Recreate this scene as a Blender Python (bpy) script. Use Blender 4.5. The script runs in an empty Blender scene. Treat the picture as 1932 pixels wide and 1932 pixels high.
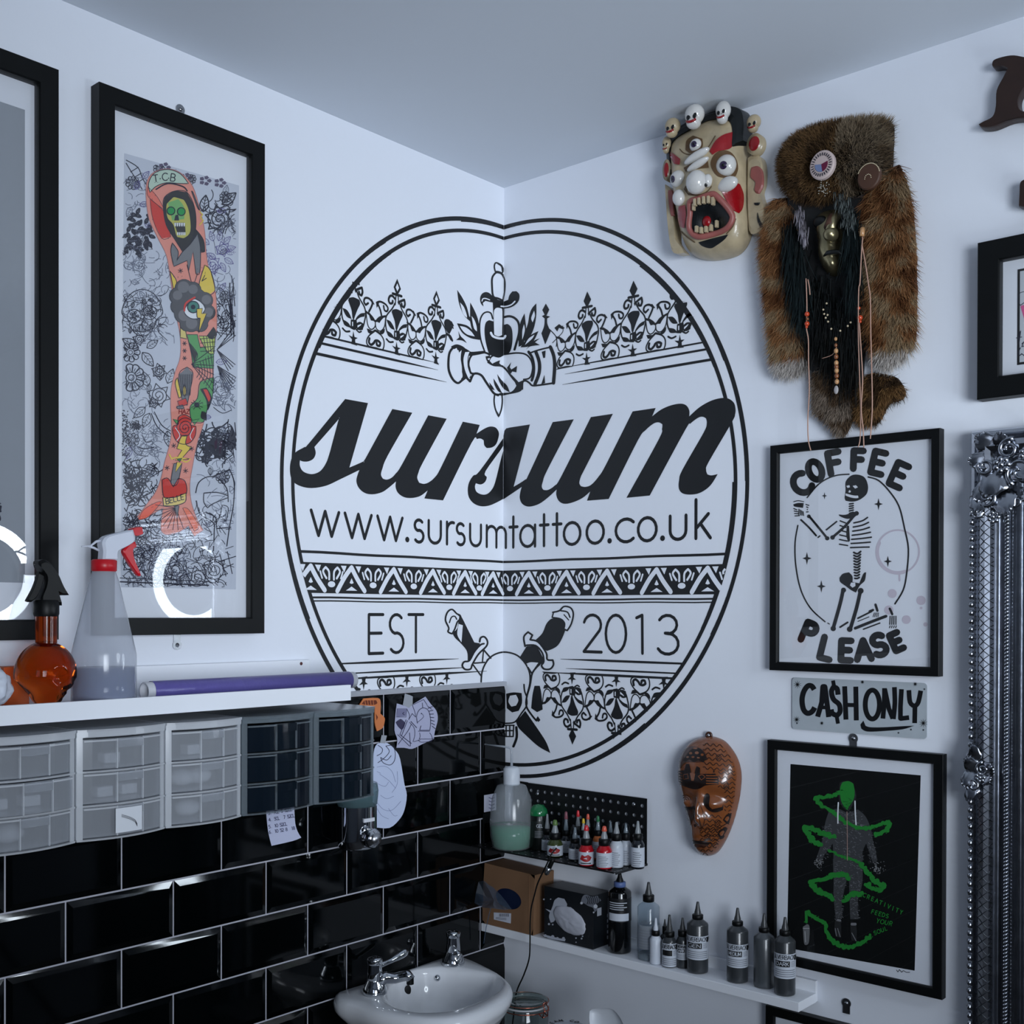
import bpy, bmesh, math, random
from mathutils import Vector, Matrix, noise
from mathutils.geometry import tessellate_polygon
import numpy as np
random.seed(7)
PI = math.pi
S = bpy.context.scene
COL = S.collection

# ------------------------------------------------------------------ camera
CAM = np.array([-2.02009, -1.80908, 1.38433])
YAW, PITCH, ROLL, FPX, SHY = 0.72233, -0.00582, 0.00242, 2132.387, 201.572
_d = np.array([math.cos(YAW)*math.cos(PITCH), math.sin(YAW)*math.cos(PITCH), math.sin(PITCH)])
_r = np.array([math.sin(YAW), -math.cos(YAW), 0.0])
_u = np.cross(_r, _d)
_r, _u = _r*math.cos(ROLL)+_u*math.sin(ROLL), -_r*math.sin(ROLL)+_u*math.cos(ROLL)
cam = bpy.data.cameras.new('camera'); camo = bpy.data.objects.new('camera', cam); COL.objects.link(camo)
M = Matrix.Identity(4)
for i in range(3):
    M[i][0] = _r[i]; M[i][1] = _u[i]; M[i][2] = -_d[i]; M[i][3] = CAM[i]
camo.matrix_world = M
cam.sensor_fit = 'HORIZONTAL'; cam.sensor_width = 36; cam.lens = FPX/1932*36
cam.shift_y = SHY/1932; cam.clip_start = 0.02
S.camera = camo

# ------------------------------------------------------------------ exposure, world and lights
S.view_settings.view_transform = 'Standard'; S.view_settings.look = 'None'
S.view_settings.exposure = 0.24; S.view_settings.gamma = 1.0; S.view_settings.use_curve_mapping = False
W = bpy.data.worlds.new('world'); S.world = W; W.use_nodes = True
W.node_tree.nodes['Background'].inputs[0].default_value = (0.55, 0.7, 1.0, 1); W.node_tree.nodes['Background'].inputs[1].default_value = 0.5
FLOOR, CEIL = -0.22, 2.3995
LAMP = Vector((-0.40, -1.96, 1.50))
def area(name, loc, target, sx, sy, power, color):
    l = bpy.data.lights.new(name, 'AREA'); l.shape = 'RECTANGLE'; l.size = sx; l.size_y = sy; l.energy = power; l.color = color
    o = bpy.data.objects.new(name, l); COL.objects.link(o); o.location = loc
    o.rotation_euler = (Vector(target)-Vector(loc)).to_track_quat('-Z', 'Y').to_euler(); return o
# daylight entering through the window behind the photographer, to the right
WINX, WINZ = -2.35, 1.4
wl = area('window_daylight', (WINX, -3.52, WINZ), (-.05, 0, 1.8), 1.1, 1.2, 9.5, (0.82, 0.90, 1.0)); wl.data.spread = math.radians(56)
# fill from an added, unseen side-wall window, brightening the right wall and metal
area('side_window_daylight', (-3.22, -2.3, 1.45), (0, -1.2, 1.3), 0.8, 1.1, 2.2, (0.80, 0.89, 1.0))
RINGPOW = 34

# ------------------------------------------------------------------ coordinates: u along a wall from the corner, v up, w out of the wall
def ray(px, py): return _d+(px-966)/FPX*_r-(py-966-SHY)/FPX*_u
def pL(px, py, w=0.0):
    v = ray(px, py); t = (-w-CAM[1])/v[1]; X = CAM+t*v; return (-X[0], X[2])
def pR(px, py, w=0.0):
    v = ray(px, py); t = (-w-CAM[0])/v[0]; X = CAM+t*v; return (-X[1], X[2])
def WL(u, v, w): return Vector((-u, -w, v))
def WR(u, v, w): return Vector((-w, -u, v))
ML = Matrix(((-1, 0, 0, 0), (0, 0, -1, 0), (0, 1, 0, 0), (0, 0, 0, 1)))   # local (u,v,w) -> world, left wall
MR = Matrix(((0, 0, -1, 0), (-1, 0, 0, 0), (0, 1, 0, 0), (0, 0, 0, 1)))   # right wall
def crop(ox, oy, s):
    def f(*pts): return [(ox+p[0]/s, oy+p[1]/s) for p in pts]
    return f

# ------------------------------------------------------------------ materials
MATS = {}
def srgb(c): return tuple(((x/255)/12.92 if x/255 <= .04045 else ((x/255+.055)/1.055)**2.4) for x in c)
def mat(name, col, rough=.6, metal=0.0, nz=0.0, nscale=60, bump=0.0, spec=.5, coat=0.0, trans=0.0, ior=1.45, alpha=1.0, emit=0.0, attr=None, sub=0.0):
    if name in MATS: return MATS[name]
    m = bpy.data.materials.new(name); m.use_nodes = True; nt = m.node_tree; b = nt.nodes['Principled BSDF']
    c = srgb(col)+(1,)
    b.inputs['Base Color'].default_value = c; b.inputs['Roughness'].default_value = rough; b.inputs['Metallic'].default_value = metal
    b.inputs['Specular IOR Level'].default_value = spec; b.inputs['Coat Weight'].default_value = coat; b.inputs['Coat Roughness'].default_value = .08
    b.inputs['Transmission Weight'].default_value = trans; b.inputs['IOR'].default_value = ior; b.inputs['Alpha'].default_value = alpha
    if emit: b.inputs['Emission Color'].default_value = c; b.inputs['Emission Strength'].default_value = emit
    if sub:
        b.inputs['Subsurface Weight'].default_value = sub; b.inputs['Subsurface Radius'].default_value = (.02, .02, .02)
    if nz or bump:
        tc = nt.nodes.new('ShaderNodeTexCoord'); n = nt.nodes.new('ShaderNodeTexNoise'); n.inputs['Scale'].default_value = nscale; n.inputs['Detail'].default_value = 5
        nt.links.new(tc.outputs['Object'], n.inputs['Vector'])
        if nz:
            mx = nt.nodes.new('ShaderNodeMix'); mx.data_type = 'RGBA'
            mx.inputs['A'].default_value = tuple(x*(1-nz) for x in c[:3])+(1,); mx.inputs['B'].default_value = tuple(min(1, x*(1+nz)) for x in c[:3])+(1,)
            nt.links.new(n.outputs['Fac'], mx.inputs['Factor']); nt.links.new(mx.outputs['Result'], b.inputs['Base Color'])
        if bump:
            bp = nt.nodes.new('ShaderNodeBump'); bp.inputs['Strength'].default_value = bump; bp.inputs['Distance'].default_value = .002
            nt.links.new(n.outputs['Fac'], bp.inputs['Height']); nt.links.new(bp.outputs['Normal'], b.inputs['Normal'])
    if attr:
        a = nt.nodes.new('ShaderNodeVertexColor'); a.layer_name = attr; nt.links.new(a.outputs['Color'], b.inputs['Base Color'])
    MATS[name] = m; return m
def fres(nt, ior):
    f = nt.nodes.new('ShaderNodeFresnel'); g = nt.nodes.new('ShaderNodeNewGeometry'); k = nt.nodes.new('ShaderNodeMath'); k.operation = 'MULTIPLY_ADD'
    k.inputs[1].default_value = 1/ior-ior; k.inputs[2].default_value = ior; nt.links.new(g.outputs['Backfacing'], k.inputs[0]); nt.links.new(k.outputs[0], f.inputs['IOR']); return f
def glassmat(name, tint=(255, 255, 255), ior=1.5, rough=0.0):
    if name in MATS: return MATS[name]
    m = bpy.data.materials.new(name); m.use_nodes = True; nt = m.node_tree; nt.nodes.clear()
    o = nt.nodes.new('ShaderNodeOutputMaterial'); mx = nt.nodes.new('ShaderNodeMixShader'); f = fres(nt, ior)
    t = nt.nodes.new('ShaderNodeBsdfTransparent'); t.inputs['Color'].default_value = srgb(tint)+(1,)
    g = nt.nodes.new('ShaderNodeBsdfGlossy'); g.inputs['Roughness'].default_value = rough
    nt.links.new(f.outputs[0], mx.inputs[0]); nt.links.new(t.outputs[0], mx.inputs[1]); nt.links.new(g.outputs[0], mx.inputs[2]); nt.links.new(mx.outputs[0], o.inputs[0])
    MATS[name] = m; return m
def frosted(name, col, op=.5, rough=.35):
    """milky plastic: part diffuse/translucent, part see-through, with a sheen"""
    if name in MATS: return MATS[name]
    m = bpy.data.materials.new(name); m.use_nodes = True; nt = m.node_tree; nt.nodes.clear(); c = srgb(col)+(1,)
    N = nt.nodes.new; o = N('ShaderNodeOutputMaterial'); d = N('ShaderNodeBsdfDiffuse'); tl = N('ShaderNodeBsdfTranslucent'); tp = N('ShaderNodeBsdfTransparent')
    d.inputs[0].default_value = c; tl.inputs[0].default_value = c; tp.inputs[0].default_value = tuple(min(1, x**.25) for x in c[:3])+(1,)
    a = N('ShaderNodeMixShader'); a.inputs[0].default_value = .35; b = N('ShaderNodeMixShader'); b.inputs[0].default_value = op
    g = N('ShaderNodeBsdfGlossy'); g.inputs['Roughness'].default_value = rough*.4; f = fres(nt, 1.45); e = N('ShaderNodeMixShader')
    L_ = nt.links.new; L_(d.outputs[0], a.inputs[1]); L_(tl.outputs[0], a.inputs[2]); L_(tp.outputs[0], b.inputs[1]); L_(a.outputs[0], b.inputs[2])
    L_(f.outputs[0], e.inputs[0]); L_(b.outputs[0], e.inputs[1]); L_(g.outputs[0], e.inputs[2]); L_(e.outputs[0], o.inputs[0])
    MATS[name] = m; return m

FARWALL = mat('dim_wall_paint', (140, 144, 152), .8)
WALL = mat('wall_paint', (232, 236, 244), .75, bump=.12, nscale=90)
CEILM = mat('ceiling_paint', (216, 222, 230), .8, bump=.08, nscale=60)
INK = mat('black_vinyl', (26, 28, 31), .5)
BLK = mat('black_frame_paint', (5, 7, 8), .5, nz=.3, nscale=40, spec=.3)
MAT = mat('mat_board', (226, 230, 238), .8)
PAPER = mat('poster_paper', (222, 226, 234), .7)
WHT = mat('white_laminate', (236, 239, 245), .45)
CHROME = mat('chrome', (205, 208, 212), .08, 1.0)
STEEL = mat('steel', (170, 172, 176), .3, 1.0)
PBLK = mat('black_plastic', (6, 7, 8), .45, spec=.3)
PANE = glassmat('picture_glass')
MIR = mat('mirror_silver', (235, 238, 240), .01, 1.0)
PORC = mat('porcelain', (226, 228, 232), .12, coat=.5)

# ------------------------------------------------------------------ object helpers
def link(name, me, parent=None):
    o = bpy.data.objects.new(name, me); COL.objects.link(o)
    if parent is not None: o.parent = parent
    return o
def tag(o, label=None, cat=None, group=None, kind=None):
    if label: o['label'] = label
    if cat: o['category'] = cat
    if group: o['group'] = group
    if kind: o['kind'] = kind
    return o
def thing(name, label, cat, group=None, M=None, loc=None, rz=0):
    o = bpy.data.objects.new(name, None); COL.objects.link(o); o.empty_display_size = .03
    if M is not None: o.matrix_world = M
    elif loc is not None: o.location = loc; o.rotation_euler = (0, 0, rz)
    return tag(o, label, cat, group)
def lift(label):   # part label
    return label
class MB:
    """mesh builder with material slots"""
    def __init__(s): s.v = []; s.f = []; s.m = []; s.mats = []; s.sm = []
    def mi(s, m):
        if m not in s.mats: s.mats.append(m)
        return s.mats.index(m)
    def add(s, vs, fs, m, smooth=False):
        o = len(s.v); s.v += [tuple(x) for x in vs]; i = s.mi(m)
        for f in fs: s.f.append(tuple(o+k for k in f)); s.m.append(i); s.sm.append(smooth)
    def box(s, a, b, m, bev=0):
        x0, y0, z0 = [min(p, q) for p, q in zip(a, b)]; x1, y1, z1 = [max(p, q) for p, q in zip(a, b)]
        if not bev:
            vs = [(x, y, z) for z in (z0, z1) for y in (y0, y1) for x in (x0, x1)]
            s.add(vs, [(0, 2, 3, 1), (4, 5, 7, 6), (0, 1, 5, 4), (2, 6, 7, 3), (0, 4, 6, 2), (1, 3, 7, 5)], m); return
        bm = bmesh.new(); bmesh.ops.create_cube(bm, size=1)
        for v in bm.verts: v.co = Vector(((x0+x1)/2+v.co.x*(x1-x0), (y0+y1)/2+v.co.y*(y1-y0), (z0+z1)/2+v.co.z*(z1-z0)))
        bmesh.ops.bevel(bm, geom=bm.edges[:], offset=bev, segments=2, affect='EDGES', profile=.5)
        s.bm(bm, m)
    def bm(s, bm, m, smooth=False):
        bm.verts.index_update(); s.add([v.co[:] for v in bm.verts], [[v.index for v in f.verts] for f in bm.faces], m, smooth); bm.free()
    def lathe(s, prof, m, c=(0, 0, 0), axis='Z', n=32, smooth=True, sx=1, sy=1, cap=True):
        vs = []; fs = []
        for r, h in prof:
            for k in range(n):
                a = 2*PI*k/n; x, y = r*math.cos(a)*sx, r*math.sin(a)*sy
                p = (x, y, h) if axis == 'Z' else ((x, h, y) if axis == 'Y' else (h, x, y))
                vs.append((c[0]+p[0], c[1]+p[1], c[2]+p[2]))
        for i in range(len(prof)-1):
            for k in range(n):
                j = (k+1) % n; fs.append((i*n+k, i*n+j, (i+1)*n+j, (i+1)*n+k))
        s.add(vs, fs, m, smooth)
        if cap:
            for i in (0, len(prof)-1):
                if prof[i][0] > 1e-5: s.add([vs[i*n+k] for k in range(n)], [tuple(range(n))], m)
    def tube(s, pts, r, m, n=8, closed=False, smooth=True):
        pts = [Vector(p) for p in pts]; N = len(pts); rs = r if isinstance(r, (list, tuple)) else [r]*N
        vs = []; prev = None
        for i, p in enumerate(pts):
            if closed: t = pts[(i+1) % N]-pts[i-1]
            else: t = pts[min(i+1, N-1)]-pts[max(i-1, 0)]
            t = t.normalized() if t.length > 1e-9 else Vector((0, 0, 1))
            if prev is None: a = t.orthogonal().normalized()
            else:
                a = prev-t*prev.dot(t); a = a.normalized() if a.length > 1e-6 else t.orthogonal().normalized()
            prev = a; b = t.cross(a)
            for k in range(n):
                th = 2*PI*k/n; vs.append(p+(a*math.cos(th)+b*math.sin(th))*rs[i])
        fs = []
        for i in range(N if closed else N-1):
            j = (i+1) % N
            for k in range(n):
                l = (k+1) % n; fs.append((i*n+k, i*n+l, j*n+l, j*n+k))
        if not closed: fs += [tuple(range(n))[::-1], tuple((N-1)*n+k for k in range(n))]
        s.add(vs, fs, m, smooth)
    def sphere(s, c, r, m, u=16, v=10, sc=(1, 1, 1), rot=None):
        bm = bmesh.new(); bmesh.ops.create_uvsphere(bm, u_segments=u, v_segments=v, radius=1)
        for q in bm.verts:
            p = Vector((q.co.x*sc[0]*r, q.co.y*sc[1]*r, q.co.z*sc[2]*r))
            if rot is not None: p = rot @ p
            q.co = p+Vector(c)
        s.bm(bm, m, True)
    def prism(s, poly, h0, h1, m, axis=2):
        """extrude 2d polygon (CCW or not) along axis between h0,h1; other axes in order"""
        n = len(poly)
        def P(p, h):
            return {2: (p[0], p[1], h), 1: (p[0], h, p[1]), 0: (h, p[0], p[1])}[axis]
        vs = [P(p, h0) for p in poly]+[P(p, h1) for p in poly]
        fs = [(i, (i+1) % n, n+(i+1) % n, n+i) for i in range(n)]
        tri = tessellate_polygon([[Vector((p[0], p[1], 0)) for p in poly]])
        fs += [tuple(t) for t in tri]+[tuple(n+k for k in t[::-1]) for t in tri]
        s.add(vs, fs, m)
    def mesh(s, name, mtx=None):
        me = bpy.data.meshes.new(name); v = s.v
        if mtx is not None: v = [tuple(mtx @ Vector(p)) for p in v]
        me.from_pydata(v, [], s.f); 
        for m in s.mats: me.materials.append(m)
        me.polygons.foreach_set('material_index', s.m); me.polygons.foreach_set('use_smooth', s.sm); me.update()
        return me
    def build(s, name, parent=None, mtx=None, fix=True):
        me = s.mesh(name, mtx)
        if fix:
            bm = bmesh.new(); bm.from_mesh(me); bmesh.ops.recalc_face_normals(bm, faces=bm.faces[:]); bm.to_mesh(me); bm.free()
        return link(name, me, parent)
def copytree(o, M=None, parent=None):
    c = o.copy(); COL.objects.link(c); c.parent = parent
    if parent is not None: c.matrix_parent_inverse = o.matrix_parent_inverse.copy()
    for ch in list(o.children): copytree(ch, None, c)
    if M is not None: c.matrix_world = M
    return c

# ------------------------------------------------------------------ 2d drawing on planes
def smooth2(pts, closed=True, lim=48, step=4):
    """Catmull-Rom through pts, keeping vertices that turn sharply as corners"""
    n = len(pts)
    if n < 3: return list(pts)
    def ang(i):
        a, b, c = pts[i-1], pts[i], pts[(i+1) % n]
        d1 = math.atan2(b[1]-a[1], b[0]-a[0]); d2 = math.atan2(c[1]-b[1], c[0]-b[0])
        d = abs((d2-d1+PI) % (2*PI)-PI); return math.degrees(d)
    cor = [(ang(i) > lim) if (closed or 0 < i < n-1) else True for i in range(n)]
    out = []
    for i in range(n if closed else n-1):
        p1, p2 = pts[i], pts[(i+1) % n]
        p0 = p1 if cor[i] else pts[i-1]; p3 = p2 if cor[(i+1) % n] else pts[(i+2) % n]
        L = math.hypot(p2[0]-p1[0], p2[1]-p1[1]); k = step if not (cor[i] and cor[(i+1) % n]) else 1
        for j in range(k):
            t = j/k
            def f(a, b, c, d):
                m1 = (c-a)/2; m2 = (d-b)/2
                return (2*t**3-3*t*t+1)*b+(t**3-2*t*t+t)*m1+(-2*t**3+3*t*t)*c+(t**3-t*t)*m2
            out.append((f(p0[0], p1[0], p2[0], p3[0]), f(p0[1], p1[1], p2[1], p3[1])))
    if not closed: out.append(pts[-1])
    return out
def ribbon(pts, w, closed=False, taper=None):
    """quads of a stroke in 2d; w width, taper=(start,end) relative widths"""
    n = len(pts); L = []; R = []
    for i in range(n):
        if closed: a, b = pts[i-1], pts[(i+1) % n]
        else: a, b = pts[max(i-1, 0)], pts[min(i+1, n-1)]
        dx, dy = b[0]-a[0], b[1]-a[1]; l = math.hypot(dx, dy) or 1e-9
        ww = w/2
        if taper:
            t = i/(n-1); m = taper[0]+(1-taper[0])*min(1, t*3) if t < .5 else taper[1]+(1-taper[1])*min(1, (1-t)*3); ww *= m
        L.append((pts[i][0]-dy/l*ww, pts[i][1]+dx/l*ww)); R.append((pts[i][0]+dy/l*ww, pts[i][1]-dx/l*ww))
    q = [(L[i], L[i+1], R[i+1], R[i]) for i in range(n-1)]
    if closed: q.append((L[-1], L[0], R[0], R[-1]))
    return q
def disc(c, r, n=10, ry=None): 
    ry = ry or r
    return [(c[0]+r*math.cos(2*PI*k/n), c[1]+ry*math.sin(2*PI*k/n)) for k in range(n)]
def clip(poly, axis, val, keep):
    out = []; n = len(poly)
    for i in range(n):
        a, b = poly[i], poly[(i+1) % n]; ia = (a[axis]-val)*keep >= 0; ib = (b[axis]-val)*keep >= 0
        if ia: out.append(a)
        if ia != ib:
            t = (val-a[axis])/(b[axis]-a[axis]); out.append((a[0]+t*(b[0]-a[0]), a[1]+t*(b[1]-a[1])))
    return out
class Art:
    """flat ink shapes; coordinates given by mapping fn 'mp' (2d -> 2d plane coords), put(poly,lay) gives 3d"""
    def __init__(s, mp, put, lay=.00025, base=.0006, cl=None): s.mp = mp; s.put = put; s.lay = lay; s.base = base; s.mb = MB(); s.cl = cl; s.n = 0
    def face(s, poly, m, lay=0):
        poly = [s.mp(*p) for p in poly] if s.mp else poly
        for pc in (s.cl(poly) if s.cl else [poly]):
            if len(pc) >= 3:
                off = s.base+s.lay*lay+s.lay*.85*(s.n % 32)/32
                for q in (s.cut(pc) if getattr(s, 'mx', None) else [pc]):
                    P = s.put(q, off); s.mb.add(P, [tuple(range(len(P)))], m)
    def cut(s, poly):
        st = [(poly[0], poly[i], poly[i+1]) for i in range(1, len(poly)-1)]; out = []
        while st:
            t = st.pop(); d = [math.dist(t[i], t[(i+1) % 3]) for i in range(3)]; k = d.index(max(d))
            if d[k] > s.mx:
                a, b, c = t[k], t[(k+1) % 3], t[(k+2) % 3]; mid = ((a[0]+b[0])/2, (a[1]+b[1])/2); st += [(a, mid, c), (mid, b, c)]
            else: out.append(t)
        return out
    def poly(s, pts, m, lay=0, sm=True, holes=(), lim=48):
        s.n += 1
        p = smooth2(pts, True, lim) if sm else list(pts)
        hs = [smooth2(h, True, lim) if sm else list(h) for h in holes]
        allp = p+[q for h in hs for q in h]
        tri = tessellate_polygon([[Vector((a, b, 0)) for a, b in p]]+[[Vector((a, b, 0)) for a, b in h] for h in hs])
        for t in tri: s.face([allp[k] for k in t], m, lay)
    def line(s, pts, w, m, lay=0, closed=False, sm=True, taper=None, cap=True, lim=75):
        p = smooth2(pts, closed, lim) if sm and len(pts) > 2 else list(pts)
        if len(p) == 2 and (taper):
            a, b = p; p = [(a[0]+(b[0]-a[0])*t/8, a[1]+(b[1]-a[1])*t/8) for t in range(9)]
        segs = [p]
        if not closed and not taper:
            segs = []; cur = [p[0]]
            for i in range(1, len(p)):
                cur.append(p[i])
                if i < len(p)-1:
                    a, b, c = p[i-1], p[i], p[i+1]
                    if abs((math.atan2(c[1]-b[1], c[0]-b[0])-math.atan2(b[1]-a[1], b[0]-a[0])+PI) % (2*PI)-PI) > .6: segs.append(cur); cur = [p[i]]
            segs.append(cur)
        for sg_ in segs:
            s.n += 1
            for q in ribbon(sg_, w, closed, taper): s.face(q, m, lay)
        if cap and not taper and not closed:
            for c in (p[0], p[-1]): s.dot(c, w/2, m, lay, 8) if True else s.face(disc(c, w/2, 8), m, lay)
        # round joints at sharp corners
        if not closed:
            for i in range(1, len(p)-1):
                a, b, c = p[i-1], p[i], p[i+1]
                d = abs((math.atan2(c[1]-b[1], c[0]-b[0])-math.atan2(b[1]-a[1], b[0]-a[0])+PI) % (2*PI)-PI)
                if d > .6: s.dot(b, w/2, m, lay, 8)
    def dot(s, c, r, m, lay=0, n=10, ry=None): s.n += 1; s.face(disc(c, r, n, ry), m, lay)
    def build(s, name, parent): return s.mb.build(name, parent, fix=False)
# stroke alphabet: strokes in a box 1 high; each glyph = (advance, [polylines])
def arc(cx, cy, rx, ry, a0, a1, n=14): return [(cx+rx*math.cos(math.radians(a0+(a1-a0)*k/n)), cy+ry*math.sin(math.radians(a0+(a1-a0)*k/n))) for k in range(n+1)]
GL = {
 'A': (.72, [[(0, 0), (.36, 1), (.72, 0)], [(.14, .36), (.58, .36)]]), 'B': (.6, [[(0, 0), (0, 1), (.32, 1)]+arc(.32, .76, .24, .24, 90, -90, 8)+[(0, .52), (.34, .52)]+arc(.34, .26, .26, .26, 90, -90, 8)+[(0, 0)]]),
 'C': (.7, [arc(.42, .5, .42, .5, 50, 310)]), 'D': (.68, [[(0, 0), (0, 1), (.2, 1)]+arc(.2, .5, .46, .5, 90, -90)+[(0, 0)]]),
 'E': (.52, [[(.5, 1), (0, 1), (0, 0), (.5, 0)], [(0, .52), (.44, .52)]]), 'F': (.5, [[(.5, 1), (0, 1), (0, 0)], [(0, .52), (.42, .52)]]),
 'G': (.75, [arc(.42, .5, .42, .5, 50, 350)+[(.84, .45), (.5, .45)]]), 'H': (.62, [[(0, 0), (0, 1)], [(.62, 0), (.62, 1)], [(0, .52), (.62, .52)]]), 'I': (.05, [[(0, 0), (0, 1)]]),
 'K': (.58, [[(0, 0), (0, 1)], [(.55, 1), (0, .45)], [(.18, .6), (.58, 0)]]), 'L': (.5, [[(0, 1), (0, 0), (.48, 0)]]), 'M': (.8, [[(0, 0), (.06, 1), (.4, .2), (.74, 1), (.8, 0)]]),
 'N': (.66, [[(0, 0), (0, 1), (.64, 0), (.64, 1)]]), 'O': (.84, [arc(.42, .5, .42, .5, 90, 450, 20)]), 'P': (.56, [[(0, 0), (0, 1), (.3, 1)]+arc(.3, .74, .26, .26, 90, -90, 8)+[(0, .48)]]),
 'R': (.6, [[(0, 0), (0, 1), (.3, 1)]+arc(.3, .74, .26, .26, 90, -90, 8)+[(0, .48)], [(.26, .48), (.58, 0)]]),
 'S': (.58, [arc(.29, .75, .27, .25, 40, 255, 10)+arc(.29, .26, .29, .26, 85, -140, 10)]), 'T': (.66, [[(0, 1), (.66, 1)], [(.33, 1), (.33, 0)]]),
 'U': (.62, [[(0, 1), (0, .32)]+arc(.31, .32, .31, .32, 180, 360, 10)+[(.62, 1)]]), 'V': (.66, [[(0, 1), (.33, 0), (.66, 1)]]), 'W': (.95, [[(0, 1), (.24, 0), (.475, .9), (.71, 0), (.95, 1)]]),
 'X': (.6, [[(0, 0), (.6, 1)], [(0, 1), (.6, 0)]]), 'Y': (.62, [[(0, 1), (.31, .48), (.62, 1)], [(.31, .48), (.31, 0)]]), 'Z': (.6, [[(0, 1), (.58, 1), (0, 0), (.6, 0)]]),
 'w': (.95, [[(0, .62), (.25, 0), (.475, .62), (.7, 0), (.95, .62)]]), 's': (.36, [arc(.18, .46, .165, .15, 40, 250, 9)+arc(.18, .165, .18, .165, 80, -140, 9)]),
 'u': (.46, [[(0, .62), (0, .23)]+arc(.23, .23, .23, .23, 180, 360, 10)+[(.46, .62)]]), 'r': (.26, [[(0, 0), (0, .62)], arc(.22, .38, .22, .24, 180, 75, 7)]),
 'm': (.78, [[(0, 0), (0, .62)], arc(.195, .41, .195, .2, 180, 0, 8)+[(.39, 0)], arc(.585, .41, .195, .2, 180, 0, 8)+[(.78, 0)]]), 't': (.26, [[(.13, .9), (.13, 0)], [(0, .6), (.27, .6)]]),
 'a': (.6, [arc(.3, .31, .3, .31, 90, 450, 18), [(.6, .62), (.6, 0)]]), 'o': (.62, [arc(.31, .31, .31, .31, 90, 450, 18)]), 'c': (.52, [arc(.31, .31, .31, .31, 45, 315, 14)]),
 'k': (.42, [[(0, 1), (0, 0)], [(.36, .62), (.02, .27)], [(.13, .38), (.42, 0)]]), '.': (.08, [[(.03, .04), (.05, .04)]]), ' ': (.3, []), '-': (.3, [[(0, .4), (.3, .4)]]), ':': (.08, [[(.03, .1), (.05, .1)], [(.03, .5), (.05, .5)]]),
 '0': (.6, [arc(.3, .5, .3, .5, 90, 450, 20)]), '1': (.16, [[(0, .93), (.14, 1), (.15, 0)]]), '2': (.56, [arc(.27, .73, .27, .27, 165, -35, 10)+[(0, 0), (.56, 0)]]),
 '3': (.55, [arc(.26, .76, .24, .24, 150, -80, 9)+[(.2, .54)]+arc(.26, .27, .28, .27, 85, -150, 10)]), '4': (.55, [[(.4, 0), (.4, 1), (0, .3), (.55, .3)]]), '5': (.5, [[(.46, 1), (.08, 1), (.04, .58)]+arc(.22, .32, .27, .32, 110, -140, 10)]),
 '6': (.5, [[(.38, 1), (.06, .45)]+arc(.25, .27, .25, .27, 160, 520, 14)]), '7': (.5, [[(0, 1), (.5, 1), (.15, 0)]]), '8': (.5, [arc(.25, .75, .21, .25, 270, 630, 12), arc(.25, .25, .25, .25, 90, 450, 12)]), '9': (.5, [arc(.25, .73, .25, .27, 0, 360, 12), [(.5, .73), (.12, 0)]]),
 '$': (.58, [arc(.29, .73, .27, .2, 40, 255, 10)+arc(.29, .3, .29, .22, 85, -140, 10), [(.24, 1.08), (.27, .92)], [(.31, .1), (.34, -.1)]]),
}
def text(art, s, x0, y0, h, w, m, lay=0, gap=.16, fit=None, fn=None, taper=None):
    """draw string; (x0,y0) baseline start, h cap height, w stroke width; y up in plane. fn maps (x,y) first"""
    tot = sum(GL[c][0] for c in s)+gap*(len(s)-1); sx = h if fit is None else fit/tot
    x = 0
    for c in s:
        adv, st = GL[c]
        for pl in st:
            pts = [(x0+(x+p[0])*sx, y0+p[1]*h) for p in pl]
            if fn: pts = [fn(*p) for p in pts]
            if c == '.': art.dot(pts[0], w*.75, m, lay)
            else: art.line(pts, w, m, lay, sm=False, taper=taper, cap=True)
        x += adv+gap
# ------------------------------------------------------------------ the room
RX, RY = -3.3, -3.6      # far ends of the walls (behind the photographer)
def slab(name, a, b, m, kids=()):
    mb = MB(); mb.box(a, b, m); o = mb.build(name); tag(o, kind='structure'); return o
T = .12
slab('wall_left', (RX-T, 0, FLOOR), (T, T, CEIL), WALL)
slab('wall_right', (0, RY-T, FLOOR), (T, 0, CEIL), WALL)
mb = MB(); sy0, sy1, sz0, sz1 = -2.75, -1.85, .85, 2.05
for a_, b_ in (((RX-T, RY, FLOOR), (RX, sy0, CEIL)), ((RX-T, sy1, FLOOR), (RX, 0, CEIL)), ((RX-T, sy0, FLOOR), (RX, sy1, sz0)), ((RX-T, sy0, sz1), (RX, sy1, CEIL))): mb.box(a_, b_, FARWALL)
tag(mb.build('wall_side'), kind='structure')
mb = MB()
for a_, b_ in (((sy0, sz0), (sy1, sz0+.05)), ((sy0, sz1-.05), (sy1, sz1)), ((sy0, sz0), (sy0+.05, sz1)), ((sy1-.05, sz0), (sy1, sz1))): mb.box((RX-.09, a_[0], a_[1]), (RX-.03, b_[0], b_[1]), WHT)
w2 = mb.build('added_fill_window'); tag(w2, kind='structure')  # added window, unseen, built round the side fill light
mb = MB(); mb.box((RX-.065, sy0, sz0), (RX-.06, sy1, sz1), glassmat('window_glass')); mb.build('pane', w2)
mb = MB()   # back wall with a window opening
wx0, wx1, wz0, wz1 = WINX-.6, WINX+.6, WINZ-.65, WINZ+.65
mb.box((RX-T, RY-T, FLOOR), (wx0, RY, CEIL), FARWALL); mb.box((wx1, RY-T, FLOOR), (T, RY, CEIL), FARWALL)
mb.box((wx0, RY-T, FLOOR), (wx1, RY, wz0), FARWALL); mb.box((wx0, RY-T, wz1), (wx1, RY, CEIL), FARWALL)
tag(mb.build('wall_back'), kind='structure')
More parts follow.
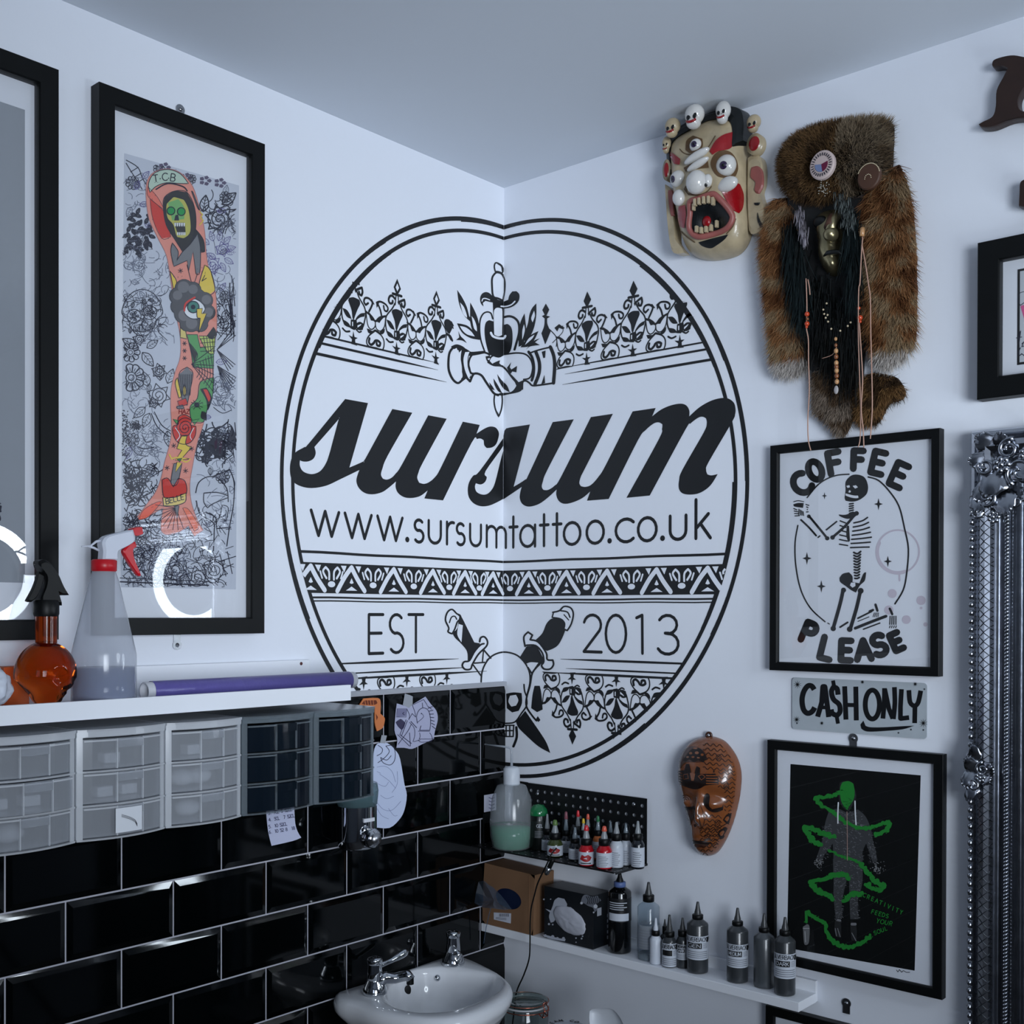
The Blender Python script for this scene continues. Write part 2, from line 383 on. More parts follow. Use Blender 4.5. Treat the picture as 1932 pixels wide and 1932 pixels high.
slab('ceiling', (RX-T, RY-T, CEIL), (T, T, CEIL+.1), CEILM)
slab('floor', (RX-T, RY-T, FLOOR-.1), (T, T, FLOOR), mat('floor_vinyl', (88, 84, 82), .45, nz=.2, nscale=12))
mb = MB()
for a, b in (((wx0, wz0), (wx1, wz0+.05)), ((wx0, wz1-.05), (wx1, wz1)), ((wx0, wz0), (wx0+.05, wz1)), ((wx1-.05, wz0), (wx1, wz1)), ((WINX-.02, wz0), (WINX+.02, wz1))):
    mb.box((a[0], RY-.09, a[1]), (b[0], RY-.03, b[1]), WHT)
wo = mb.build('window_1'); tag(wo, kind='structure')
mb = MB(); mb.box((wx0, RY-.065, wz0), (wx1, RY-.06, wz1), glassmat('window_glass')); tag(mb.build('pane', wo))

# black bevelled brick tiles, half-bond, on the lower left wall
TILE = mat('black_glazed_tile', (2, 4, 5), .06, spec=.42, bump=.05, nscale=9)
GROUT = mat('pale_grout', (188, 188, 198), .8)
mb = MB(); mb.box((RX, -.005, FLOOR), (-.0005, 0, 1.209), GROUT)
row = 2
z = 1.209-.103
while z > FLOOR-.1:
    u = .3883+(0 if row % 2 == 0 else .1015)-.203*3
    while u < 3.35:
        a, b = max(u+.0016, .0015), min(u+.203-.0016, -RX-.002); z0, z1 = max(z+.0016, FLOOR), z+.103-.0016
        if b-a > .01 and z1-z0 > .01:
            k = .011; i0, i1 = (u+k, u+.203-k); i0 = max(i0, a); i1 = min(i1, b)
            if a > u+.005: i0 = a
            w0, w1 = .0062, .0098
            jj = random.uniform(-.0004, .0004)
            vs = [WL(*p) for p in ((a, z0, .004), (b, z0, .004), (b, z1, .004), (a, z1, .004), (a, z0, w0), (b, z0, w0), (b, z1, w0), (a, z1, w0),
                  (i0, z0+k, w1+jj), (i1, z0+k, w1), (i1, z1-k, w1-jj), (i0, z1-k, w1))]
            fs = [(0, 1, 5, 4), (1, 2, 6, 5), (2, 3, 7, 6), (3, 0, 4, 7), (4, 5, 9, 8), (5, 6, 10, 9), (6, 7, 11, 10), (7, 4, 8, 11), (8, 9, 10, 11)]
            mb.add(vs, fs, TILE)
        u += .203
    z -= .103; row -= 1
o = mb.build('trim_1'); tag(o, kind='structure')
mb = MB(); mb.box((RX, -.0125, 1.2095), (-.0005, 0, 1.2185), mat('tile_edge_trim', (165, 168, 176), .5)); o = mb.build('trim_2'); tag(o, kind='structure')

# ring lamp on a tripod, behind and to the right of the photographer: the round light seen in the picture glass
t = thing('ring_lamp', 'white ring lamp on a slim tripod stand, seen reflected in the glass', 'lamp', loc=(LAMP.x, LAMP.y, FLOOR))
h = LAMP.z-FLOOR
em = bpy.data.materials.new('ring_lamp_light'); em.use_nodes = True
nt = em.node_tree; nt.nodes.clear(); oo = nt.nodes.new('ShaderNodeOutputMaterial'); ee = nt.nodes.new('ShaderNodeEmission')
ee.inputs[0].default_value = (.80, .90, 1, 1); ee.inputs[1].default_value = RINGPOW; nt.links.new(ee.outputs[0], oo.inputs[0])
mb = MB(); n = 48; R0, R1 = .130, .172
vs = [(r*math.cos(2*PI*k/n), .012, h+r*math.sin(2*PI*k/n)) for r in (R0, R1) for k in range(n)]
mb.add(vs, [(k, (k+1) % n, n+(k+1) % n, n+k) for k in range(n)], em); o = mb.build('light_tube', t, fix=False)
# face must look towards +y
if o.data.polygons[0].normal.y < 0: o.data.flip_normals()
mb = MB(); mb.lathe([(R0-.006, -.022), (R0-.006, .010), (R1+.006, .010), (R1+.006, -.022), (R0-.006, -.022)], WHT, c=(0, 0, h), axis='Y', n=48, cap=False); mb.build('lamp_housing', t)
mb = MB(); mb.tube([(0, -.01, h-R1-.02), (0, -.01, .5)], .011, PBLK); mb.tube([(0, -.01, .9), (0, -.01, .35)], .015, PBLK)
mb.box((-.012, -.03, h-R1-.035), (.012, .01, h-R1-.002), PBLK); mb.build('pole', t)
for k in range(3):
    a = k*2*PI/3+.4; mb = MB(); mb.tube([(0, -.01, .6), (.38*math.cos(a), -.01+.38*math.sin(a), .012)], .009, PBLK); mb.build('leg', t)
# ------------------------------------------------------------------ the round vinyl logo across the corner
SC, ZC, RO = .0034, 1.650, .6606
def pxs(x, y):     # pixel -> unwrapped (s, z)
    if x < 949.5: u, v = pL(x, y); return (-u, v)
    u, v = pR(x, y); return (u, v)
def mput(pc, w):
    c = sum(p[0] for p in pc)/len(pc)
    return [WL(-p[0], p[1], w) if c < 0 else WR(p[0], p[1], w) for p in pc]
def mclip(poly, inring=True):
    if inring:
        cx = sum(p[0] for p in poly)/len(poly); cz = sum(p[1] for p in poly)/len(poly)
        if math.hypot(cx-SC, cz-ZC) > RO+.002: return []
    r = []
    a = clip(poly, 0, -.001, -1)
    if len(a) >= 3:
        a = clip(a, 1, 1.2192, 1)
        if len(a) >= 3: r.append(a)
    b = clip(poly, 0, .001, 1)
    if len(b) >= 3: r.append(b)
    return r
def inner_only(poly):
    cx = sum(p[0] for p in poly)/len(poly); cz = sum(p[1] for p in poly)/len(poly)
    return mclip(poly) if math.hypot(cx-SC, cz-ZC) < .632 else []
mural = thing('wall_logo', 'large round black and white vinyl logo reading sursum spread across the room corner', 'wall decal', loc=(0, 0, ZC))
def mart(tr=pxs, c=mclip): return Art(tr, mput, cl=c)
def mdone(a, name, label=None):
    o = a.build(name, mural); o.location = (0, 0, -ZC)
    if label: o['label'] = label
    return o
# rings, with the small steps of the cut vinyl
a = mart(None)
for ra, rb, f in ((RO, RO-.0088, 1), (.6335, .6252, -1)):
    n = 240
    for k in range(n):
        t0, t1 = 2*PI*k/n, 2*PI*(k+1)/n
        def ex(t): return .0035*max(0, math.sin(t*3.5+1.2*f))*(1 if (t*7/(2*PI)) % 1 > .45 else .3)
        e = ex((t0+t1)/2); r0, r1 = (ra, rb-e)
        a.face([(SC+r*math.cos(t), ZC+r*math.sin(t)) for r, t in ((r0, t0), (r0, t1), (r1, t1), (r1, t0))], INK)
mdone(a, 'double_ring')
# the script word
a = mart()
A1 = crop(540, 700, 4.391); B1 = crop(940, 700, 4.025)
su = A1((487,232),(676,266),(522,800),(640,748),(655,725),(878,315),(1043,346),(840,700),(795,810),(784,860),(800,892),(832,900),(870,885),(905,850),(960,770),(1175,367),(1328,396),(1130,760),(1095,840),(1084,885),(1100,925),(1138,935),(1180,922),(1230,880),(1280,800),(1462,420),(1602,447),(1575,520),(1640,478),(1690,460),(1735,470),(1760,510),(1755,560),(1735,610),(1700,634),(1660,638),(1640,615),(1635,575),(1610,560),(1580,564),(1536,592),(1298,1072),(1143,1056),(1170,990),(1110,1035),(1040,1052),(975,1045),(925,1010),(905,960),(908,915),(850,965),(790,1005),(710,1022),(645,1008),(598,965),(580,910),(590,860),(605,820),(450,895),(330,950),(210,970),(120,955),(60,920),(35,870),(30,790),(45,720),(80,670),(150,630),(190,595))
hole = A1((437,385),(420,415),(232,630),(243,680),(225,725),(185,748),(140,750),(112,740),(112,785),(135,828),(180,850),(230,852),(285,825),(330,760),(358,680),(385,580))
a.poly(su, INK, holes=[hole])
a.poly(A1((1805,545),(1600,830),(1550,865),(1515,920),(1503,980),(1512,1045),(1550,1095),(1610,1120),(1680,1115),(1750,1085),(1801,1057),(1802,645),(1780,720),(1730,920),(1700,985),(1660,1020),(1615,1022),(1575,1000),(1562,960),(1570,930),(1610,940),(1645,920),(1660,880),(1650,830),(1802,612)), INK)
a.poly(B1((40,500),(85,430),(242,406),(118,880),(205,825),(235,780),(415,388),(575,367),(375,750),(340,840),(332,880),(345,903),(380,903),(430,870),(480,800),(705,350),(872,325),(660,740),(630,800),(617,850),(630,875),(665,880),(710,862),(765,800),(820,710),(1022,307),(1197,281),(1170,345),(1235,295),(1310,262),(1385,248),(1430,262),(1452,300),(1452,345),(1530,275),(1620,225),(1700,205),(1750,210),(1790,240),(1803,285),(1800,330),(1775,390),(1600,690),(1580,750),(1590,785),(1620,793),(1668,783),(1620,860),(1570,905),(1510,933),(1440,938),(1395,925),(1373,890),(1375,830),(1400,750),(1560,470),(1585,400),(1580,360),(1555,348),(1520,355),(1460,400),(1420,450),(1152,946),(975,963),(1220,520),(1245,440),(1248,405),(1220,390),(1180,400),(1120,450),(1060,530),(840,972),(675,985),(700,915),(640,965),(560,1000),(500,1008),(460,985),(442,940),(445,900),(380,960),(310,1010),(235,1030),(185,1010),(165,965),(170,915),(180,880),(40,975)), INK)
mdone(a, 'script_lettering')
# web address and year, laid out on the wall
a = mart(None)
s0, z0 = pxs(585, 1011); s1, z1 = pxs(1340, 1016)
xs0 = pxs(585, 963)
zb = (pxs(600, 1010)[1]+pxs(1320, 1016)[1])/2
hh = (pxs(603, 964)[1]-zb)/.62
# measured letter starts
def word(t, sa, sb, zb, h, w, gap=.2): text(a, t, sa, zb, h, w, INK, gap=gap, fit=sb-sa)
C3 = lambda x, y: pxs(520+x/4.2, 860+y/4.2)
D4 = lambda x, y: pxs(940+x/3.943, 860+y/3.943)
wd = .0072
for s, xa, xb, f in (('w', 280, 500, C3), ('w', 548, 758, C3), ('w', 806, 1003, C3)):
    text(a, s, f(xa, 600)[0], zb, hh, wd, INK, fit=f(xb, 600)[0]-f(xa, 600)[0])
a.dot((C3(1042, 668)[0], zb+.004), .0062, INK)
for s, xa, xb, f in (('s', 1098, 1170, C3), ('u', 1212, 1308, C3), ('r', 1357, 1408, C3), ('s', 1432, 1497, C3), ('u', 1540, 1626, C3)):
    text(a, s, f(xa, 600)[0], zb, hh, wd, INK, fit=f(xb, 600)[0]-f(xa, 600)[0])
sm0, sm1 = C3(1672, 600)[0], D4(58, 600)[0]; text(a, 'm', sm0, zb, hh, wd, INK, fit=sm1-sm0)
for s, xa, xb in (('t', 85, 142), ('a', 165, 275), ('t', 312, 372), ('t', 408, 468), ('o', 490, 612), ('o', 660, 786), ('c', 876, 1005), ('o', 1042, 1178), ('u', 1280, 1398), ('k', 1472, 1580)):
    text(a, s, D4(xa, 600)[0], zb, hh, wd, INK, fit=D4(xb, 600)[0]-D4(xa, 600)[0])
for x in (830, 1224): a.dot((D4(x, 620)[0], zb+.004), .0062, INK)
mdone(a, 'web_address_lettering')
a = mart(None)
zb = (C3(800, 1565)[1]+D4(1000, 1468)[1])/2; h = C3(800, 1258)[1]-zb
for s, xa, xb in (('E', 738, 855), ('S', 900, 1012), ('T', 1052, 1168)): text(a, s, C3(xa, 1400)[0], zb, h, .0068, INK, fit=C3(xb, 1400)[0]-C3(xa, 1400)[0])
mdone(a, 'word_lettering')
a = mart(None)
for s, xa, xb in (('2', 638, 770), ('0', 802, 952), ('1', 1030, 1078), ('3', 1186, 1345)): text(a, s, D4(xa, 1300)[0], zb, h, .0068, INK, fit=D4(xb, 1300)[0]-D4(xa, 1300)[0])
mdone(a, 'year_lettering')

# ornament band: two rails and a black strip of pierced chevrons
a = mart(None, inner_only)
def hz(p1, p2): return (pxs(*p1)[1]+pxs(*p2)[1])/2
zt = hz((565, 1041), (1375, 1044)); zk = hz((590, 1063), (1370, 1062)); zd = hz((590, 1121), (1350, 1119))
ze = hz((600, 1130), (1345, 1127)); zf = hz((600, 1135.5), (1345, 1134.5))
sr = .628
def hw(z): return math.sqrt(max(0, .63**2-(z-ZC)**2))
def hbar(z, t, s_a=None, s_b=None, tp=None, m=INK, lay=0):
    w = hw(z); sa = SC-w if s_a is None else s_a; sb = SC+w if s_b is None else s_b
    n = 24; a.line([(sa+(sb-sa)*k/n, z+.0006*math.sin(k*1.3)) for k in range(n+1)], t, m, lay, sm=False, taper=tp, cap=False)
hbar(zt, .0055); 
n = 40; w0, w1 = hw(zk)-.002, hw(zd)-.002
for k in range(n):
    a.face([(SC-w1+2*w1*k/n, zd), (SC-w1+2*w1*(k+1)/n, zd), (SC-w0+2*w0*(k+1)/n, zk), (SC-w0+2*w0*k/n, zk)], INK)
hbar(ze, .004); hbar(zf, .0028)
H = zk-zd
cents = [C3(x, 1000)[0] for x in (600, 935, 1245, 1500, 1722)]+[D4(x, 930)[0] for x in (230, 510, 812, 1180, 1560)]
def W_(p, **k): a.poly(p, WALL, 1, **k)
cents = [2*cents[0]-cents[1]+.012]+cents
for i, c in enumerate(cents):
    def q(*pts): return [(c+x*H, zd+y*H) for x, y in pts]
    a.line(q((-.62, .08), (-.3, .55), (0, .88), (.25, .5), (.58, .1)), .0105, WALL, 1, lim=90)
    W_(q((-.25, .1), (0, .24), (.25, .1))); a.poly(q((-.09, .36), (0, .52), (.09, .36), (0, .33)), WALL, 1)
    for d in (-.34, .3): W_(q((d-.13, .93), (d+.12, .93), (d+.02, .7)), sm=False)
    d = ((cents[i+1]-c)/H/2) if i+1 < len(cents) else .95
    # palmette between chevrons
    a.poly(q(*[(d+.16*math.cos(t), .3+.1*math.sin(t)) for t in [k*PI/5 for k in range(10)]]), WALL, 1)
    for sgn in (-1, 1):
        a.line(q((d+sgn*.1, .46), (d+sgn*.11, .72), (d+sgn*.25, .86), (d+sgn*.36, .72), (d+sgn*.22, .5)), .0048, WALL, 1)
        a.line(q((d+sgn*.4, .5), (d+sgn*.48, .72)), .004, WALL, 1)
mdone(a, 'ornament_band')

# fence tops. One motif traced in the crop (600,520)x7.431, centred on x=1105; everything goes through the wall plane
F1 = crop(600, 520, 7.431)
motif = []
c0 = pxs(600+1105/7.431, 640)[0]; zb0 = pxs(600+1105/7.431, 520+1085/7.431)[1]
def mo(kind, pts, *arg): motif.append((kind, [(p[0]-c0, p[1]-zb0) for p in [pxs(*q) for q in F1(*pts)]], arg))
k_ = .00029   # metres per crop pixel
mo('p', [(1108,45),(1160,190),(1118,262),(1095,262),(1058,160)], 1)
mo('w', [(1108,110),(1132,175),(1108,222),(1084,165)])
mo('l', [(1045,252),(1168,290)], 20); mo('l', [(1092,260),(1080,410)], 10); mo('l', [(1120,270),(1128,400)], 10)
mo('l', [(1080,330),(1040,285),(1005,290),(988,340),(1005,388),(1040,385),(1045,355)], 18)
mo('l', [(1125,375),(1180,350),(1208,340),(1217,400),(1203,445),(1178,430),(1170,395)], 18)
mo('l', [(1075,390),(1040,460),(960,560),(945,650),(955,750),(990,830),(1070,880)], 12)
mo('l', [(1140,380),(1175,480),(1240,600),(1257,690),(1245,780),(1215,880),(1150,900)], 12)
mo('p', [(1040,480),(1100,470),(1175,505),(1185,560),(1150,640),(1117,730),(1100,790),(1085,740),(1075,650),(1050,570),(1030,510)])
mo('p', [(955,615),(1010,640),(1050,700),(1075,765),(1020,740),(985,690)]); mo('p', [(960,770),(1030,815),(1070,885),(1010,865),(975,835)])
mo('p', [(1250,680),(1190,690),(1140,740),(1115,800),(1180,745),(1240,730)]); mo('p', [(1125,830),(1180,800),(1235,830),(1220,910),(1170,915),(1135,880)])
mo('p', [(1065,770),(1140,775),(1150,880),(1110,915),(1060,890)]); mo('w', [(1080,800),(1092,800),(1092,860),(1080,860)]); mo('w', [(1150,850),(1200,830),(1190,850),(1150,880)])
mo('l', [(958,890),(1000,932),(1050,930)], 14); mo('l', [(1130,900),(1170,940),(1200,930)], 12)
mo('p', [(1098,925),(1112,1005),(1155,1020),(1120,1040),(1125,1085),(1150,1125),(1070,1100),(1080,1040),(1035,980),(1085,1005)])
mo('l', [(890,575),(870,480),(835,400),(820,380),(870,365),(940,400),(978,455),(965,500),(930,485),(918,425)], 15)
mo('p', [(812,372),(860,368),(835,430),(820,455)])
mo('l', [(1300,660),(1330,600),(1345,540),(1300,485),(1250,480),(1235,530),(1258,572),(1290,548)], 16); mo('l', [(1335,500),(1365,560)], 9)
mo('l', [(670,505),(735,560),(800,640),(860,590),(945,570)], 16)
mo('p', [(700,500),(770,580),(805,640),(740,630),(720,580)]); mo('p', [(805,640),(850,590),(930,580),(885,625),(860,665)])
mo('l', [(672,520),(690,670),(720,740),(760,752),(798,710),(800,640)], 9); mo('l', [(800,640),(810,730),(850,775),(890,770),(930,710),(945,600)], 9)
mo('p', [(680,740),(720,755),(760,775),(800,755),(860,795),(935,740),(925,800),(880,825),(800,775),(740,815),(700,800)])
mo('l', [(800,775),(720,835),(682,900),(685,960),(720,1000)], 11); mo('l', [(800,775),(880,835),(920,910),(922,990),(905,1040)], 11)
mo('l', [(720,880),(712,935),(742,970),(780,945),(800,915),(840,915),(872,945),(860,985),(825,975),(820,945)], 19)
mo('p', [(700,985),(760,995),(830,1010),(905,1045),(905,1055),(660,1000)])
def fence(a, cs, zb, flip=1, solid=False):
    for i, c in enumerate(cs):
        for kind, pts, arg in motif:
            P = [(c+x, zb+flip*y) for x, y in pts]
            if kind == 'l': a.line(P, arg[0]*k_, INK, 0, lim=80)
            elif kind == 'p': a.poly(P, INK, 0)
            elif not (solid and len(pts) == 4 and pts[0][1] > .12): a.poly(P, WALL, 1)
def upper(poly): return [p for p in inner_only(poly)]
a = mart(None, upper)
zt1 = (pxs(640, 520+925/7.431)[1]+pxs(1020+1700/5.682, 520+790/5.682)[1])/2
pitch = pxs(600+1655/7.431, 640)[0]-c0
fence(a, [c0-pitch*1.02, c0, c0+pitch], zb0)
# odd leaf-scroll next to the cuff
r0 = pxs(1108, 620)[0]; r1 = pxs(1195, 620)[0]; r2 = pxs(1284, 620)[0]
fence(a, [r0, r1, r2], zb0, solid=True)
E2 = crop(1020, 520, 5.682)
for pl in ([(58,300),(95,365),(72,415),(65,430),(105,440),(72,460),(75,520),(110,600),(60,720),(50,735),(10,620),(40,540),(45,460),(15,435),(45,420),(20,370)],): a.poly(E2(*pl) and [pxs(*q) for q in E2(*pl)], INK)
a.line([pxs(*q) for q in E2((90,570),(170,660),(170,760))], .0022, INK); a.poly([pxs(*q) for q in E2((150,560),(200,520),(260,560),(240,575),(200,560),(180,600))], INK)
a.line([pxs(*q) for q in E2((240,540),(240,600),(200,650),(130,720))], .002, INK)
a.poly([pxs(*q) for q in F1((1790,625),(1870,660),(1900,740),(1890,750),(1865,700),(1850,780),(1815,810),(1770,700),(1765,650))], INK)
a.line([pxs(*q) for q in F1((1800,820),(1850,850),(1880,910))], .006, INK)
a.poly([pxs(*q) for q in F1((1855,905),(1890,915),(1830,830),(1810,820))], INK)
# rails
sL, sR = pxs(1560/7.431+600, 740)[0], pxs(1020+240/5.682, 690)[0]
zr2 = zb0-.0165; zr3 = zb0-.0395
hh_ = lambda z: math.sqrt(.63**2-(z-ZC)**2)
for z, t, x1, x2 in ((zb0-.001, .004, F1((1700,0))[0][0], E2((200,0))[0][0]), (zr2, .0052, F1((1680,0))[0][0], E2((260,0))[0][0]), (zr3, .0062, F1((1800,0))[0][0], E2((235,0))[0][0])):
    sa = SC-hh_(z); sb = pxs(x1, 720)[0]; sc = pxs(x2, 720)[0]; sd = SC+hh_(z)
    a.line([(sa+(sb-sa)*k/10, z) for k in range(11)], t, INK, 0, sm=False, taper=(1, .1)); a.line([(sc+(sd-sc)*k/10, z) for k in range(11)], t*.9, INK, 0, sm=False, taper=(.1, 1))
mdone(a, 'upper_railing_ornament')
# lower railing, hanging
a = mart(None, upper)
K5 = crop(820, 1120, 4.025)
l1 = pxs(820+1385/4.025, 1280)[0]; l0 = pxs(820+1048/4.025, 1280)[0]; zlow = pxs(820+1048/4.025, 1120+612/4.025)[1]
def lowclip(poly):
    cx = sum(p[0] for p in poly)/len(poly)
    return [] if -.145 < cx < pxs(1022, 1300)[0] else inner_only(poly)
a.cl = lowclip
fence(a, [l0, l1, l1+(l1-l0), -.19, -.19-(l1-l0), -.19-2*(l1-l0)], zlow, flip=-1, solid=True)
a.cl = inner_only
n = 10
for z, t, x1, x2 in ((zlow+.0015, .0055, pxs(918, 1272)[0], pxs(1040, 1272)[0]), (zlow+.0125, .004, pxs(890, 1262)[0], pxs(1068, 1264)[0]), (zlow+.0335, .0052, pxs(865, 1245)[0], pxs(1058, 1245)[0])):
    sa, sd = SC-hh_(z), SC+hh_(z)
    a.line([(sa+(x1-sa)*k/n, z) for k in range(n+1)], t, INK, 0, sm=False, taper=(.6, .15)); a.line([(x2+(sd-x2)*k/n, z) for k in range(n+1)], t, INK, 0, sm=False, taper=(.15, .8))
mdone(a, 'lower_railing_ornament')

# handshake, dagger and heart emblem
a = mart(); Hc = crop(820, 470, 5.854); wpx = 1.25/5.854
def P(m, lay, *pts, **k): a.poly(Hc(*pts), m, lay, **k)
def Ln(w, m, lay, *pts, **k): a.line(Hc(*pts), w*wpx, m, lay, **k)
for m, l, pts in (
 (INK,0,[(248,452),(300,530),(350,630),(375,720),(392,800),(330,740),(285,650),(260,560)]), (WALL,1,[(278,590),(320,640),(350,720),(355,760),(310,710)]),
 (INK,0,[(392,590),(440,680),(475,770),(490,860),(495,1000),(440,940),(400,850),(390,720)]), (WALL,1,[(405,740),(435,780),(460,850),(465,910),(430,870)]),
 (INK,0,[(245,820),(310,830),(380,860),(470,960),(495,1003),(400,985),(320,940),(280,890)]), (WALL,1,[(275,850),(340,865),(400,910),(440,965),(360,945),(310,905)]),
 (INK,0,[(375,740),(500,830),(500,1003),(430,940)]),
 (INK,0,[(1125,600),(1080,650),(1050,720),(1030,830),(985,960),(1000,1020),(1060,960),(1105,850),(1125,720)]), (WALL,1,[(1102,680),(1110,740),(1085,810),(1070,760)]),
 (INK,0,[(995,710),(965,770),(945,830),(930,960),(930,1080),(985,1040),(1012,900),(1005,800)]), (WALL,1,[(990,830),(1000,890),(985,960),(970,1000),(972,900)]),
 (INK,0,[(1150,905),(1080,940),(1020,990),(950,1085),(1040,1075),(1100,1010)]), (WALL,1,[(1105,945),(1080,990),(1000,1060),(1040,990)]),
 (INK,0,[(260,905),(285,960),(325,1000),(355,1040),(300,1010),(235,1005),(270,975)]), (INK,0,[(1165,985),(1110,1030),(1165,1060),(1060,1075),(1010,1110),(1090,1020)]),
 (INK,0,[(650,800),(600,785),(565,810),(550,880),(555,980),(575,1080),(600,1165),(700,1200),(765,1172),(830,1140),(858,1050),(862,930),(845,860),(805,828),(760,835)]),
 (INK,0,[(640,575),(775,590),(765,960),(655,960)]), (WALL,1,[(650,720),(662,665),(690,648),(730,655),(745,690),(742,950),(700,965),(655,945)]),
 (INK,0,[(640,520),(600,485),(560,475),(520,495),(500,545),(510,600),(538,634),(530,595),(560,572),(635,590),(700,600),(770,650),(775,580),(700,560)]),
 (INK,0,[(768,580),(815,560),(828,510),(860,468),(905,465),(937,500),(935,560),(900,610),(840,645),(768,658)])): P(m, l, *pts)
Ln(13, INK, 0, (640,770),(620,710),(575,695),(530,720),(500,790),(495,900),(510,1010),(545,1115)); Ln(20, INK, 0, (768,752),(830,742),(890,765),(930,820),(935,920),(905,1040),(885,1110))
Ln(12, WALL, 1, (730,632),(790,634),(850,615),(890,578)); Ln(9, WALL, 1, (520,575),(530,550),(560,546),(605,562))
Ln(20, WALL, 2, (618,925),(640,962),(700,985),(765,985),(785,960))
Ln(13, INK, 0, (685,152),(735,180),(755,230),(742,268),(705,250),(668,248),(658,200),(664,162), closed=True); Ln(16, INK, 0, (700,160),(740,190),(750,240))
Ln(17, INK, 0, (690,258),(740,275),(772,340),(775,440),(755,570),(700,545),(645,520),(632,400),(634,320),(660,275), closed=True)
# cuffs and hands: wall-coloured shapes laid over black
P(INK, 0, (180,1075),(240,1052),(310,1075),(380,1130),(480,1130),(560,1120),(560,1150),(380,1180),(300,1130),(200,1100))
Ln(20, INK, 0, (215,1075),(165,1140),(150,1250),(158,1350),(200,1440),(255,1480),(300,1450),(345,1415),(390,1462),(425,1385),(470,1375),(520,1400),(560,1460),(600,1520),(650,1590),(700,1615))
P(INK, 0, (255,1085),(320,1090),(390,1130),(365,1260),(400,1420),(340,1430),(290,1440),(300,1300)); P(WALL, 1, (240,1092),(200,1120),(175,1190),(165,1300),(190,1400),(240,1448),(290,1430),(305,1395),(288,1300),(285,1190),(295,1115),(262,1150))
P(WALL, 1, (335,1138),(315,1220),(330,1330),(370,1428),(390,1395),(362,1300),(362,1200),(382,1135))
Ln(17, INK, 0, (385,1330),(372,1270),(390,1200),(430,1155),(500,1138),(570,1148),(605,1168)); 
Ln(18, INK, 0, (470,1375),(400,1370),(380,1310))
P(INK, 1, (560,1185),(605,1178),(620,1205),(605,1235),(650,1285),(620,1275),(575,1235)); P(WALL, 2, (578,1212),(600,1203),(608,1215),(592,1228))
P(INK, 0, (640,1262),(700,1235),(720,1230),(712,1262),(740,1285),(660,1285)); Ln(17, INK, 0, (590,1250),(650,1282),(740,1292),(800,1340),(860,1420),(920,1490))
Ln(14, INK, 0, (610,1205),(650,1175),(760,1165),(900,1148),(1000,1160),(1060,1215),(1085,1300),(1070,1390),(1040,1430),(985,1440))
P(INK, 0, (800,1312),(848,1248),(832,1305),(850,1330),(912,1290),(905,1362),(860,1352),(838,1382))
P(INK, 0, (690,1382),(740,1450),(800,1505),(832,1582),(760,1540),(710,1460)); P(INK, 0, (648,1428),(695,1500),(745,1592),(700,1570),(660,1500)); P(INK, 0, (600,1470),(640,1520),(662,1562),(620,1535))
P(INK, 0, (850,1385),(930,1470),(1000,1440),(975,1480),(972,1540),(930,1580),(770,1612),(700,1612),(720,1590),(820,1585),(870,1560),(905,1510))
Ln(16, INK, 0, (970,1545),(975,1470),(1010,1455),(1050,1480),(1085,1508),(1180,1500),(1325,1478))
Ln(24, INK, 0, (1040,1135),(1080,1200),(1098,1300),(1092,1390),(1075,1450)); Ln(30, INK, 0, (1120,1135),(1158,1250),(1155,1370),(1110,1492)); Ln(30, INK, 0, (1280,1080),(1318,1180),(1328,1300),(1315,1480)); Ln(14, INK, 0, (1050,1150),(1150,1115),(1285,1082))
P(INK, 0, (1185,1135),(1228,1120),(1222,1200),(1203,1205)); P(INK, 0, (1180,1492),(1215,1388),(1222,1480))
Ln(13, INK, 0, (662,1600),(700,1605),(742,1612),(746,1680),(735,1770),(705,1852),(670,1770),(655,1680), closed=True); P(INK, 0, (690,1790),(705,1860),(728,1790),(708,1830))
mdone(a, 'handshake_emblem')

# skull with crossed daggers
a = mart(); wpx = 1.25/4.025
def P(m, lay, *pts, **k): a.poly(K5(*pts), m, lay, **k)
def Ln(w, m, lay, *pts, **k): a.line(K5(*pts), w*wpx, m, lay, **k)
P(INK, 0, (150,150),(195,165),(250,270),(300,370),(345,378),(320,420),(250,515),(245,440),(200,380),(150,330),(130,270))
P(WALL, 1, (130,124),(160,150),(185,175),(178,215),(165,270),(128,300),(104,285),(84,200),(98,142)); Ln(10, INK, 2, (130,120),(165,152),(190,165),(195,190),(170,215),(150,270),(130,305),(100,290),(105,260),(80,200),(95,142), closed=True)
Ln(8, INK, 2, (110,220),(125,180),(150,172),(165,195)); P(WALL, 1, (180,230),(212,240),(202,370),(170,310)); P(WALL, 1, (150,225),(175,215),(172,260),(148,275))
P(WALL, 1, (345,360),(350,335),(385,335),(400,375),(380,410),(300,500),(280,570),(240,575),(210,550),(215,520),(260,510),(330,410)); Ln(11, INK, 2, (340,365),(348,335),(375,328),(398,360),(390,400),(330,460),(285,535),(270,572),(230,575),(208,548),(222,518),(262,508),(300,440),(345,390),(372,380))
Ln(10, INK, 0, (365,420),(425,490)); Ln(9, INK, 0, (290,540),(352,625)); Ln(9, INK, 0, (300,528),(378,522)); Ln(8, INK, 0, (370,430),(362,515)); Ln(8, INK, 0, (380,540),(400,500))
P(INK, 0, (890,190),(960,175),(1000,220),(990,290),(940,390),(870,430),(840,425),(770,350),(820,300),(850,230))
